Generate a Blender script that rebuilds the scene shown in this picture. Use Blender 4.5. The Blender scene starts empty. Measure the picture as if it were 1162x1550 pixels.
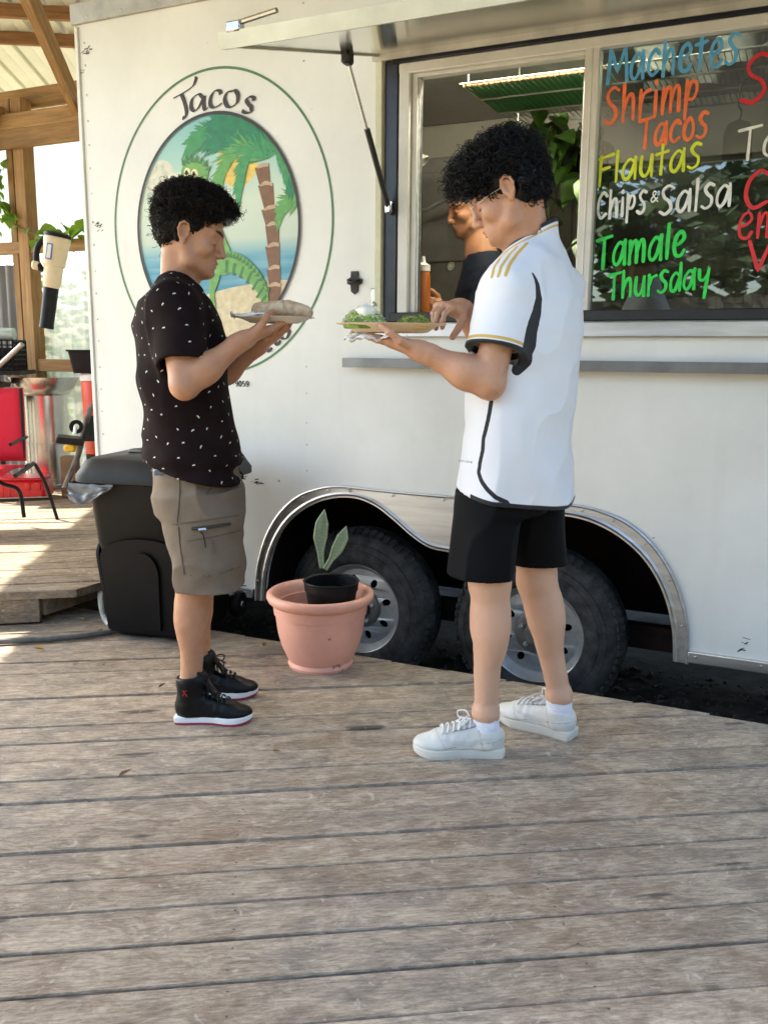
import bpy, bmesh, math, random
import numpy as np
from mathutils import Vector, Matrix
random.seed(7)
rng = np.random.default_rng(7)
PI = math.pi
SC = bpy.context.scene
COL = SC.collection
def rad(a): return math.radians(a)

# ------------------------------------------------------------ camera, sky, sun, exposure
FPX, PITCH, ROLL = 1345.0, rad(10.27), rad(0.45)      # measured on the 1162 x 1550 photograph
CAM_H = 1.20
WALL_A, BOARD_A = rad(25.2), rad(7.1)                 # trailer side and deck boards against the camera's x axis
WALL_D = 3.45                                          # metres from the lens to the trailer's side
_fw = np.array([0, math.cos(PITCH), -math.sin(PITCH)]); _up = np.array([0, math.sin(PITCH), math.cos(PITCH)])
_rt = np.array([1.0, 0, 0]); _c, _s = math.cos(ROLL), math.sin(ROLL)
CR = np.array([_c*_rt + _s*_up, -_s*_rt + _c*_up, _fw]); CC = np.array([0, 0, CAM_H])
cam_data = bpy.data.cameras.new('camera'); cam = bpy.data.objects.new('camera', cam_data); COL.objects.link(cam)
cam_data.sensor_fit = 'VERTICAL'; cam_data.sensor_height = 24; cam_data.lens = FPX/1550*24
cam_data.clip_start = 0.05; cam_data.clip_end = 3000
cam.matrix_world = Matrix(((CR[0][0], CR[1][0], -CR[2][0], 0), (CR[0][1], CR[1][1], -CR[2][1], 0),
                           (CR[0][2], CR[1][2], -CR[2][2], CAM_H), (0, 0, 0, 1)))
SC.camera = cam
SC.render.resolution_x, SC.render.resolution_y = 767, 1024

SUN_EL, SUN_AZ = rad(44), rad(-66)        # azimuth from the camera's forward direction, negative = left
sun_dir = Vector((math.sin(SUN_AZ)*math.cos(SUN_EL), math.cos(SUN_AZ)*math.cos(SUN_EL), math.sin(SUN_EL)))
world = bpy.data.worlds.new('World'); SC.world = world; world.use_nodes = True
_n = world.node_tree.nodes; _l = world.node_tree.links
for x in list(_n): _n.remove(x)
_sky = _n.new('ShaderNodeTexSky'); _sky.sky_type = 'NISHITA'; _sky.sun_disc = False
_sky.dust_density = 2.5; _sky.sun_elevation = SUN_EL; _sky.sun_rotation = SUN_AZ
_bg = _n.new('ShaderNodeBackground'); _bg.inputs[1].default_value = 0.15
_wo = _n.new('ShaderNodeOutputWorld'); _l.new(_sky.outputs[0], _bg.inputs[0]); _l.new(_bg.outputs[0], _wo.inputs[0])
_sl = bpy.data.lights.new('sun', 'SUN'); _sl.energy = 4.0; _sl.angle = rad(0.5); _sl.color = (1.0, 0.93, 0.82)
sun = bpy.data.objects.new('sun', _sl); COL.objects.link(sun)
sun.rotation_euler = sun_dir.to_track_quat('Z', 'Y').to_euler()
SC.view_settings.view_transform = 'Standard'; SC.view_settings.look = 'None'
SC.view_settings.gamma = 1.0; SC.view_settings.use_curve_mapping = False
SC.view_settings.exposure = 2.5
SC.view_settings.use_white_balance = True                 # the photograph is balanced for open shade
SC.view_settings.white_balance_temperature = 6550; SC.view_settings.white_balance_tint = 4

# ------------------------------------------------------------ measuring helpers
def ray(px, py): return CR.T @ np.array([(px-581)/FPX, -(py-775)/FPX, 1.0])
def at(px, py, D):
    d = ray(px, py); return CC + d*(D/d[1])
def onz(px, py, z=0.0):
    d = ray(px, py); return CC + d*((z-CAM_H)/d[2])
WX = np.array([math.cos(WALL_A), -math.sin(WALL_A), 0]); WN = np.array([math.sin(WALL_A), math.cos(WALL_A), 0])
def wl(px, py, off=0.0):
    d = ray(px, py); p = CC + d*((WALL_D+off)/(d @ WN)); return (float(p @ WX), float(p[2]))
def loc2w(x, y, z): return WX*x + WN*(WALL_D+y) + np.array([0, 0, z])
BD = np.array([math.cos(BOARD_A), math.sin(BOARD_A), 0]); BN = np.array([-math.sin(BOARD_A), math.cos(BOARD_A), 0])

# ------------------------------------------------------------ materials
MATS = {}
def mat(name, col, rough=0.6, metal=0.0, var=0.12, vscale=6.0, bump=0.0, bscale=60.0, spec=0.5, col2=None,
        stretch=(1, 1, 1), coat=0.0, trans=0.0, sss=0.0, detail=6.0, rvar=0.0, sheen=0.0, rand=0.0):
    """Principled surface whose colour wanders between two tones on a noise, with fine relief."""
    m = bpy.data.materials.new(name); m.use_nodes = True; nt = m.node_tree; N = nt.nodes; L = nt.links
    b = N['Principled BSDF']; b.inputs['Metallic'].default_value = metal
    b.inputs['Roughness'].default_value = rough; b.inputs['Specular IOR Level'].default_value = spec
    b.inputs['Coat Weight'].default_value = coat; b.inputs['Coat Roughness'].default_value = 0.08
    b.inputs['Transmission Weight'].default_value = trans
    if sheen: b.inputs['Sheen Weight'].default_value = sheen
    if sss:
        b.inputs['Subsurface Weight'].default_value = sss; b.inputs['Subsurface Radius'].default_value = (0.012, 0.005, 0.003)
        b.inputs['Subsurface Scale'].default_value = 1.0
    tc = N.new('ShaderNodeTexCoord'); mp = N.new('ShaderNodeMapping'); mp.inputs['Scale'].default_value = stretch
    L.new(tc.outputs['Object'], mp.inputs['Vector'])
    if rand:
        oi = N.new('ShaderNodeObjectInfo'); vm = N.new('ShaderNodeVectorMath'); vm.operation = 'SCALE'
        cx = N.new('ShaderNodeCombineXYZ')
        for i in range(3): L.new(oi.outputs['Random'], cx.inputs[i])
        L.new(cx.outputs[0], vm.inputs[0]); vm.inputs['Scale'].default_value = 37.0
        L.new(vm.outputs[0], mp.inputs['Location'])
    n = N.new('ShaderNodeTexNoise'); n.inputs['Scale'].default_value = vscale; n.inputs['Detail'].default_value = detail
    n.inputs['Roughness'].default_value = 0.62; L.new(mp.outputs[0], n.inputs['Vector'])
    c2 = col2 if col2 else tuple(max(0, c*(1-2.2*var)) for c in col)
    c1 = col if col2 else tuple(min(1, c*(1+var)) for c in col)
    r = N.new('ShaderNodeValToRGB'); r.color_ramp.elements[0].position = 0.34; r.color_ramp.elements[1].position = 0.66
    r.color_ramp.elements[0].color = (*c2, 1); r.color_ramp.elements[1].color = (*c1, 1)
    L.new(n.outputs['Fac'], r.inputs['Fac']); out = r.outputs['Color']
    if rand:
        hs = N.new('ShaderNodeHueSaturation'); mr = N.new('ShaderNodeMapRange')
        mr.inputs['To Min'].default_value = 1-rand; mr.inputs['To Max'].default_value = 1+rand
        L.new(oi.outputs['Random'], mr.inputs['Value']); L.new(mr.outputs[0], hs.inputs['Value']); L.new(out, hs.inputs['Color'])
        out = hs.outputs[0]
    L.new(out, b.inputs['Base Color'])
    if rvar:
        m2 = N.new('ShaderNodeMapRange'); m2.inputs['To Min'].default_value = max(0.02, rough-rvar); m2.inputs['To Max'].default_value = min(1, rough+rvar)
        L.new(n.outputs['Fac'], m2.inputs['Value']); L.new(m2.outputs[0], b.inputs['Roughness'])
    if bump:
        n2 = N.new('ShaderNodeTexNoise'); n2.inputs['Scale'].default_value = bscale; n2.inputs['Detail'].default_value = 5
        L.new(mp.outputs[0], n2.inputs['Vector']); bp = N.new('ShaderNodeBump'); bp.inputs['Strength'].default_value = bump
        bp.inputs['Distance'].default_value = 0.004
        L.new(n2.outputs['Fac'], bp.inputs['Height']); L.new(bp.outputs[0], b.inputs['Normal'])
    MATS[name] = m
    return m
def nodes_of(m):
    return m.node_tree.nodes, m.node_tree.links, m.node_tree.nodes['Principled BSDF']
def fattr(N, name):
    a = N.new('ShaderNodeAttribute'); a.attribute_name = name; return a.outputs['Fac']
def step_mix(m, attr, edge, col, soft=0.0006, invert=False, rough=None):
    """paint col where the mesh's float attribute is below edge (a real change of dye or material)"""
    N, L, b = nodes_of(m); a = fattr(N, attr)
    mr = N.new('ShaderNodeMapRange'); mr.inputs['From Min'].default_value = edge-soft; mr.inputs['From Max'].default_value = edge+soft
    mr.inputs['To Min'].default_value = 0.0 if invert else 1.0; mr.inputs['To Max'].default_value = 1.0 if invert else 0.0
    L.new(a, mr.inputs['Value'])
    mx = N.new('ShaderNodeMix'); mx.data_type = 'RGBA'
    src = b.inputs['Base Color'].links[0].from_socket if b.inputs['Base Color'].links else None
    if src: L.new(src, mx.inputs[6])
    mx.inputs[7].default_value = (*col, 1); L.new(mr.outputs[0], mx.inputs[0]); L.new(mx.outputs[2], b.inputs['Base Color'])

# ------------------------------------------------------------ mesh helpers
def tag(o, label=None, cat=None, group=None, kind=None):
    if label: o['label'] = label
    if cat: o['category'] = cat
    if group: o['group'] = group
    if kind: o['kind'] = kind
    return o
def empty(name, loc=(0, 0, 0), rz=0.0, label=None, cat=None, group=None):
    o = bpy.data.objects.new(name, None); COL.objects.link(o); o.empty_display_size = 0.1
    o.location = loc; o.rotation_euler = (0, 0, rz); tag(o, label, cat, group); return o
def link(name, me, m=None, parent=None, loc=None, smooth=True, angle=38):
    if m is not None: me.materials.append(m)
    if smooth:
        me.shade_smooth()
        if angle: me.set_sharp_from_angle(angle=rad(angle))
    o = bpy.data.objects.new(name, me); COL.objects.link(o)
    if parent is not None: o.parent = parent
    if loc is not None: o.location = loc
    return o
def copy_tree(o, parent=None):
    c = o.copy(); COL.objects.link(c); c.parent = parent
    for ch in list(o.children): copy_tree(ch, c)
    return c
def basis(d):
    d = np.asarray(d, float); d = d/np.linalg.norm(d)
    a = np.array([0, 0, 1.0]) if abs(d[2]) < 0.9 else np.array([1.0, 0, 0])
    u = np.cross(a, d); u /= np.linalg.norm(u); return u, np.cross(d, u), d
class MB:
    """collects shapes into one mesh"""
    def __init__(s): s.v = []; s.f = []
    def add(s, v, f):
        k = len(s.v); s.v += [tuple(map(float, p)) for p in v]; s.f += [tuple(i+k for i in q) for q in f]; return s
    def box(s, c, size, rot=None, bev=0.0):
        h = np.array(size)/2.0; c = np.array(c, float); b = min(bev, h.min()*0.9)
        if b <= 0:
            V = [(x, y, z) for x in (-h[0], h[0]) for y in (-h[1], h[1]) for z in (-h[2], h[2])]
            Fc = [(0, 1, 3, 2), (4, 6, 7, 5), (0, 4, 5, 1), (2, 3, 7, 6), (0, 2, 6, 4), (1, 5, 7, 3)]
        else:
            V = []; idx = {}
            for sx in (-1, 1):
                for sy in (-1, 1):
                    for sz in (-1, 1):
                        for ax in range(3):
                            p = np.array([sx, sy, sz])*h
                            for k in range(3):
                                if k != ax: p[k] -= (sx, sy, sz)[k]*b
                            idx[(sx, sy, sz, ax)] = len(V); V.append(p)
            Fc = []
            I = lambda sg, ax: idx[(sg[0], sg[1], sg[2], ax)]
            for ax in range(3):
                o1, o2 = (ax+1) % 3, (ax+2) % 3
                for sg in (-1, 1):
                    q = []
                    for a1, a2 in ((-1, -1), (1, -1), (1, 1), (-1, 1)):
                        t = [0, 0, 0]; t[ax] = sg; t[o1] = a1; t[o2] = a2; q.append(I(t, ax))
                    Fc.append(tuple(q) if sg > 0 else tuple(q[::-1]))
            for ax in range(3):                                # edges along ax
                o1, o2 = (ax+1) % 3, (ax+2) % 3
                for a1 in (-1, 1):
                    for a2 in (-1, 1):
                        t0 = [0, 0, 0]; t0[ax] = -1; t0[o1] = a1; t0[o2] = a2; t1 = list(t0); t1[ax] = 1
                        q = (I(t0, o1), I(t1, o1), I(t1, o2), I(t0, o2)); Fc.append(q if a1*a2 < 0 else q[::-1])
            for sx in (-1, 1):
                for sy in (-1, 1):
                    for sz in (-1, 1):
                        q = tuple(I((sx, sy, sz), a) for a in range(3)); Fc.append(q if sx*sy*sz > 0 else q[::-1])
        V = np.array(V, float)
        if rot is not None: V = V @ np.array(rot.to_3x3() if isinstance(rot, Matrix) else rot).T
        return s.add(V + c, Fc)
    def bar(s, a, b, w, h, up=(0, 0, 1), bev=0.0):
        """rectangular bar from a to b, w across, h along up"""
        a = np.array(a, float); b = np.array(b, float); d = b-a; L = np.linalg.norm(d); d = d/L
        u = np.array(up, float); u = u-d*(u @ d); u /= np.linalg.norm(u); r = np.cross(u, d)
        return s.box((a+b)/2, (L, w, h), np.column_stack([d, -r, u]), bev)
    def tube(s, path, r, n=8, caps=True, flat=None):
        P = np.array(path, float); m = len(P); R = np.full(m, r) if np.isscalar(r) else np.array(r)
        T = np.gradient(P, axis=0); T /= np.linalg.norm(T, axis=1)[:, None]+1e-12
        u, w, _ = basis(T[0]); V = []
        for i in range(m):
            u = u - T[i]*(u @ T[i]); u /= np.linalg.norm(u); w = np.cross(T[i], u)
            for k in range(n):
                a = 2*PI*k/n; V.append(P[i] + R[i]*(math.cos(a)*u + (flat or 1.0)*math.sin(a)*w))
        Fc = [(i*n+k, i*n+(k+1) % n, (i+1)*n+(k+1) % n, (i+1)*n+k) for i in range(m-1) for k in range(n)]
        if caps: Fc += [tuple(range(n-1, -1, -1)), tuple((m-1)*n+k for k in range(n))]
        return s.add(V, Fc)
    def lathe(s, prof, n=48, c=(0, 0, 0), axis=(0, 0, 1), closed=False):
        u, w, d = basis(axis); c = np.array(c, float); m = len(prof)
        V = [c + d*z + r*(math.cos(2*PI*k/n)*u + math.sin(2*PI*k/n)*w) for r, z in prof for k in range(n)]
        rng_ = range(m if closed else m-1)
        Fc = [(i*n+k, i*n+(k+1) % n, ((i+1) % m)*n+(k+1) % n, ((i+1) % m)*n+k) for i in rng_ for k in range(n)]
        return s.add(V, Fc)
    def disc(s, c, r, axis=(0, 0, 1), n=24):
        u, w, d = basis(axis); c = np.array(c, float)
        return s.add([c+r*(math.cos(2*PI*k/n)*u+math.sin(2*PI*k/n)*w) for k in range(n)], [tuple(range(n))])
    def prism(s, poly, t, fr=None):
        """2D outline (u,v) pushed along w by t; fr(u,v,w)->xyz"""
        fr = fr or (lambda u, v, w: (u, v, w)); n = len(poly)
        V = [fr(u, v, 0) for u, v in poly] + [fr(u, v, t) for u, v in poly]
        return s.add(V, [tuple(range(n-1, -1, -1)), tuple(range(n, 2*n))] + [(i, (i+1) % n, n+(i+1) % n, n+i) for i in range(n)])
    def sheet(s, G):
        G = np.array(G, float); a, b = G.shape[:2]
        return s.add(G.reshape(-1, 3), [(i*b+j, i*b+j+1, (i+1)*b+j+1, (i+1)*b+j) for i in range(a-1) for j in range(b-1)])
    def mesh(s, name='mesh'):
        me = bpy.data.meshes.new(name); me.from_pydata(s.v, [], s.f); me.update(); return me
    def build(s, name, m, parent=None, loc=None, smooth=True, angle=38, fix=True):
        me = s.mesh(name)
        if fix:
            bm = bmesh.new(); bm.from_mesh(me); bmesh.ops.recalc_face_normals(bm, faces=bm.faces); bm.to_mesh(me); bm.free()
        return link(name, me, m, parent, loc, smooth, angle)
def plate(outer, holes=(), t=0.004):
    """flat plate with holes in the (x, z) plane, thickness t towards +y"""
    cu = bpy.data.curves.new('plate', 'CURVE'); cu.dimensions = '2D'; cu.fill_mode = 'BOTH'; cu.extrude = t/2
    for ring in [outer, *holes]:
        sp = cu.splines.new('POLY'); sp.points.add(len(ring)-1); sp.use_cyclic_u = True
        for i, (x, z) in enumerate(ring): sp.points[i].co = (x, z, 0, 1)
    o = bpy.data.objects.new('plate', cu); COL.objects.link(o); bpy.context.view_layer.update()
    me = bpy.data.meshes.new_from_object(o.evaluated_get(bpy.context.evaluated_depsgraph_get()))
    bpy.data.objects.remove(o); bpy.data.curves.remove(cu)
    n = len(me.vertices); co = np.empty(n*3, np.float32); me.vertices.foreach_get('co', co); co = co.reshape(-1, 3)
    out = np.column_stack([co[:, 0], t/2-co[:, 2], co[:, 1]]).astype(np.float32); me.vertices.foreach_set('co', out.ravel())
    me.materials.clear(); me.update()
    return me
def cat(pts, n=8, closed=False):
    """Catmull-Rom through points"""
    P = np.array(pts, float)
    if closed: Q = np.vstack([P[-1], P, P[0], P[1]])
    else: Q = np.vstack([2*P[0]-P[1], P, 2*P[-1]-P[-2]])
    out = []
    for i in range(1, len(Q)-2):
        p0, p1, p2, p3 = Q[i-1:i+3]
        for k in range(n):
            t = k/n; out.append(0.5*((2*p1)+(-p0+p2)*t+(2*p0-5*p1+4*p2-p3)*t*t+(-p0+3*p1-3*p2+p3)*t**3))
    if not closed: out.append(P[-1])
    return np.array(out)
def ribbon(mb, pts, w, place, nib=None, lift=0.00004, y0=0.0, caps=True):
    """painted stroke: pts 2D, w width (or nib=(thick, thin, angle)); place(u,v,y)->xyz"""
    P = np.array(pts, float); T = np.gradient(P, axis=0); T /= np.linalg.norm(T, axis=1)[:, None]+1e-12
    Nn = np.column_stack([-T[:, 1], T[:, 0]]); m = len(P); V = []
    for i in range(m):
        if nib:
            k, th, an = nib; a = math.atan2(T[i, 1], T[i, 0])-an; hw = 0.5*max(th, k*abs(math.sin(a)))
        else: hw = 0.5*(w if np.isscalar(w) else w[i])
        y = y0 - lift*i
        V += [place(*(P[i]+Nn[i]*hw), y), place(*(P[i]-Nn[i]*hw), y)]
    Fc = [(2*i, 2*i+1, 2*i+3, 2*i+2) for i in range(m-1)]
    k0 = len(V)
    if caps and not nib:
        for e, sgn in ((0, -1), (m-1, 1)):
            hw = 0.5*(w if np.isscalar(w) else w[e]); y = y0-lift*e; b = len(V)
            for q in range(1, 5):
                a = PI*q/5; d = Nn[e]*math.cos(a)+sgn*T[e]*math.sin(a); V.append(place(*(P[e]+d*hw), y))
            Fc.append((2*e, b, b+1, b+2, b+3, 2*e+1))
    mb.add(V, Fc)

# ------------------------------------------------------------ implicit surfaces (bodies, clothes, shoes)
class Cap:
    def __init__(s, a, b, ra, rb=None, k=0.02, flat=None):
        s.a = np.array(a, float); s.b = np.array(b, float); s.ra = ra; s.rb = ra if rb is None else rb; s.k = k
        r = max(s.ra, s.rb); s.lo = np.minimum(s.a, s.b)-r; s.hi = np.maximum(s.a, s.b)+r
        s.flat = flat
        if flat is not None:
            d = np.array(flat[0], float); s.fd = d/np.linalg.norm(d); s.fs = flat[1]
    def d(s, p):
        ba = s.b-s.a; L2 = ba @ ba; q = p-s.a
        t = np.clip((q @ ba)/max(L2, 1e-12), 0, 1)
        e = q-t[:, None]*ba
        if s.flat is not None:
            c = e @ s.fd; ln = np.sqrt(np.maximum((e*e).sum(1)-c*c+(c*s.fs)**2, 0))
        else: ln = np.sqrt((e*e).sum(1))
        return ln-(s.ra+(s.rb-s.ra)*t)
class Ell:
    def __init__(s, c, r, M=None, k=0.02):
        s.c = np.array(c, float); s.r = np.array(r, float); s.M = np.eye(3) if M is None else np.array(M, float); s.k = k
        R = s.r.max(); s.lo = s.c-R; s.hi = s.c+R
    def d(s, p):
        q = ((p-s.c) @ s.M)/s.r; k0 = np.sqrt((q*q).sum(1)); k1 = np.sqrt(((q/s.r)**2).sum(1))+1e-9
        return np.where(k0 < 1e-6, -s.r.min(), k0*(k0-1)/k1)
class Loft:
    """stack of elliptic sections: (centre, half width along u, half depth along v); axis = the polyline of the centres"""
    def __init__(s, st, u, k=0.02, e=2.0):
        s.C = np.array([x[0] for x in st], float); s.rx = np.array([x[1] for x in st], float); s.ry = np.array([x[2] for x in st], float)
        ax = s.C[-1]-s.C[0]; s.ax = ax/np.linalg.norm(ax)
        u = np.array(u, float); u = u-s.ax*(u @ s.ax); s.u = u/np.linalg.norm(u); s.v = np.cross(s.ax, s.u)
        s.h = (s.C-s.C[0]) @ s.ax; s.k = k; s.e = e
        R = max(s.rx.max(), s.ry.max()); s.lo = s.C.min(0)-R; s.hi = s.C.max(0)+R
    def coords(s, p):
        q = p-s.C[0]; t = q @ s.ax; tc = np.clip(t, s.h[0], s.h[-1])
        c = np.column_stack([np.interp(tc, s.h, s.C[:, i]) for i in range(3)])
        return t, tc, (p-c) @ s.u, (p-c) @ s.v, np.interp(tc, s.h, s.rx), np.interp(tc, s.h, s.ry)
    def d(s, p):
        t, tc, a, b, rx, ry = s.coords(p)
        f = (np.abs(a/rx)**s.e+np.abs(b/ry)**s.e)**(1/s.e); g = np.sqrt((a/rx**2)**2+(b/ry**2)**2)+1e-9
        side = np.where(f < 1e-6, -np.minimum(rx, ry), np.minimum(1.0, 1.0)*f*(f-1)/np.maximum(g, 1e-6)) if s.e == 2.0 else (f-1)*np.minimum(rx, ry)
        cap = np.abs(t-tc)
        return np.where(cap > 0, np.sqrt(np.maximum(side, 0)**2+cap**2)+np.minimum(side, 0)*0, side)
class Sub:
    """carves its shape out, softly"""
    def __init__(s, prim, k=0.01): s.p = prim; s.k = k; s.lo = prim.lo; s.hi = prim.hi
class Mod:
    """distance modifier: fn(points, distance) -> distance"""
    def __init__(s, fn, near=False): s.fn = fn; s.near = near
def smin(a, b, k):
    h = np.maximum(k-np.abs(a-b), 0)/k; return np.minimum(a, b)-h*h*k*0.25
def field(prims, p, lo=None, hi=None, pad=0.0):
    d = np.full(len(p), 0.5)
    for q in prims:
        if isinstance(q, Mod):
            if getattr(q, 'near', False):
                mk = np.abs(d) < 0.03
                if mk.any(): d[mk] = q.fn(p[mk], d[mk])
            else: d = q.fn(p, d)
            continue
        if lo is not None and (np.any(q.lo-q.k-pad > hi) or np.any(q.hi+q.k+pad < lo)): continue
        if isinstance(q, Sub): d = -smin(-d, q.p.d(p), q.k)
        else: d = smin(d, q.d(p), q.k)
    return d
def polygonise(prims, h, pad=0.012, T=28):
    """surface nets over the tiles that the shapes touch; returns vertices, quads"""
    solid = [q for q in prims if not isinstance(q, (Mod, Sub))]
    lo = np.min([q.lo for q in solid], 0)-0.03; hi = np.max([q.hi for q in solid], 0)+0.03
    n = np.ceil((hi-lo)/h).astype(int)+1; nt = (n+T-1)//T
    g = np.arange(T+2); off = np.array(np.meshgrid(g, g, g, indexing='ij')).reshape(3, -1).T
    S = 1 << 20
    VK = []; VP = []; Q = []
    tl = T*h
    act = np.zeros(nt, bool)
    for q in solid:
        a = np.maximum(((q.lo-q.k-pad-lo)/tl).astype(int), 0); b = np.minimum(((q.hi+q.k+pad-lo)/tl).astype(int)+1, nt)
        act[a[0]:b[0], a[1]:b[1], a[2]:b[2]] = True
    cs = np.array([[0, 0, 0], [1, 0, 0], [0, 1, 0], [1, 1, 0], [0, 0, 1], [1, 0, 1], [0, 1, 1], [1, 1, 1]])
    ed = [(0, 1), (2, 3), (4, 5), (6, 7), (0, 2), (1, 3), (4, 6), (5, 7), (0, 4), (1, 5), (2, 6), (3, 7)]
    for ti in np.argwhere(act):
        b0 = ti*T; org = lo+b0*h; end = org+(T+1)*h
        cen = ((org+end)/2)[None]
        dc = field([q for q in prims if not isinstance(q, Mod)], cen, org, end, pad)[0]
        if abs(dc) > (T+2)*h*0.95+0.03: continue
        p = org+off*h
        D = field(prims, p, org, end, pad).reshape(T+2, T+2, T+2)
        sg = D < 0
        if not sg.any() or sg.all(): continue
        c = [sg[x:x+T+1, y:y+T+1, z:z+T+1] for x, y, z in cs]
        s_ = sum(x.astype(np.int8) for x in c); cell = (s_ > 0) & (s_ < 8); cell_in = cell.copy(); cell_in[T:] = False; cell_in[:, T:] = False; cell_in[:, :, T:] = False
        ix = np.argwhere(cell_in)
        if len(ix):
            acc = np.zeros((len(ix), 3)); cnt = np.zeros(len(ix))
            dv = [D[ix[:, 0]+x, ix[:, 1]+y, ix[:, 2]+z] for x, y, z in cs]
            for a, b in ed:
                da, db = dv[a], dv[b]; cr = (da < 0) != (db < 0)
                t = np.where(cr, da/np.where(cr, da-db, 1), 0)
                acc += np.where(cr[:, None], cs[a]+(cs[b]-cs[a])*t[:, None], 0); cnt += cr
            VP.append(org+(ix+acc/cnt[:, None])*h); gi = (ix+b0+1).astype(np.int64); VK.append((gi[:, 0]*S+gi[:, 1])*S+gi[:, 2])
        for ax in range(3):
            o1, o2 = [(1, 2), (2, 0), (0, 1)][ax]
            sl0 = [slice(0, T)]*3; sl1 = [slice(0, T)]*3; sl1[ax] = slice(1, T+1)
            A = sg[tuple(sl0)]; B = sg[tuple(sl1)]; e = np.argwhere(A != B)
            if not len(e): continue
            fl = A[e[:, 0], e[:, 1], e[:, 2]]; ge = (e+b0+1).astype(np.int64); ks = []
            for d1, d2 in ((0, 0), (1, 0), (1, 1), (0, 1)):
                gg = ge.copy(); gg[:, o1] -= d1; gg[:, o2] -= d2; ks.append((gg[:, 0]*S+gg[:, 1])*S+gg[:, 2])
            q = np.column_stack(ks); q[~fl] = q[~fl][:, ::-1]; Q.append(q)
    K = np.concatenate(VK); P = np.concatenate(VP); o = np.argsort(K); K = K[o]; P = P[o]
    Q = np.concatenate(Q); I = np.clip(np.searchsorted(K, Q), 0, len(K)-1); ok = (K[I] == Q).all(1)
    return P, I[ok]
def relax(V, Fq, it=2, lam=0.5):
    for _ in range(it):
        acc = np.zeros_like(V); cnt = np.zeros(len(V))
        for a, b in ((0, 1), (1, 2), (2, 3), (3, 0)):
            np.add.at(acc, Fq[:, a], V[Fq[:, b]]); np.add.at(cnt, Fq[:, a], 1)
            np.add.at(acc, Fq[:, b], V[Fq[:, a]]); np.add.at(cnt, Fq[:, b], 1)
        V = V+lam*(acc/np.maximum(cnt, 1)[:, None]-V)
    return V
def qmesh(name, V, Fq, attrs=None):
    me = bpy.data.meshes.new(name); n = len(V); m = len(Fq)
    me.vertices.add(n); me.vertices.foreach_set('co', V.astype(np.float32).ravel())
    me.loops.add(m*4); me.loops.foreach_set('vertex_index', Fq.astype(np.int32).ravel())
    me.polygons.add(m); me.polygons.foreach_set('loop_start', np.arange(0, 4*m, 4, dtype=np.int32))
    me.polygons.foreach_set('loop_total', np.full(m, 4, np.int32)); me.update(calc_edges=True); me.validate()
    for k, a in (attrs or {}).items():
        at_ = me.attributes.new(k, 'FLOAT', 'POINT'); at_.data.foreach_set('value', np.asarray(a, np.float32))
    return me
def solid(name, prims, h, m, parent, origin, attrs=None, it=1):
    V, Fq = polygonise(prims, h)
    V = relax(V, Fq, it)
    A = {k: f(V) for k, f in (attrs or {}).items()}
    me = qmesh(name, V-np.asarray(origin), Fq, A)
    return link(name, me, m, parent, None, True, None)
def vnoise(p, s, seed=0):
    """cheap smooth 3D value noise in [-1,1]"""
    q = p*s; i = np.floor(q).astype(np.int64); f = q-i; f = f*f*(3-2*f); r = 0
    for x in (0, 1):
        for y in (0, 1):
            for z in (0, 1):
                hsh = ((i[:, 0]+x)*73856093) ^ ((i[:, 1]+y)*19349663) ^ ((i[:, 2]+z)*83492791) ^ (seed*2654435761)
                hsh = (hsh*1103515245+12345) & 0x7fffffff; hsh = ((hsh >> 8) ^ hsh)*1103515245 & 0x7fffffff
                v = (hsh % 65536)/32768.0-1
                w = (f[:, 0] if x else 1-f[:, 0])*(f[:, 1] if y else 1-f[:, 1])*(f[:, 2] if z else 1-f[:, 2]); r = r+v*w
    return r
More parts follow.
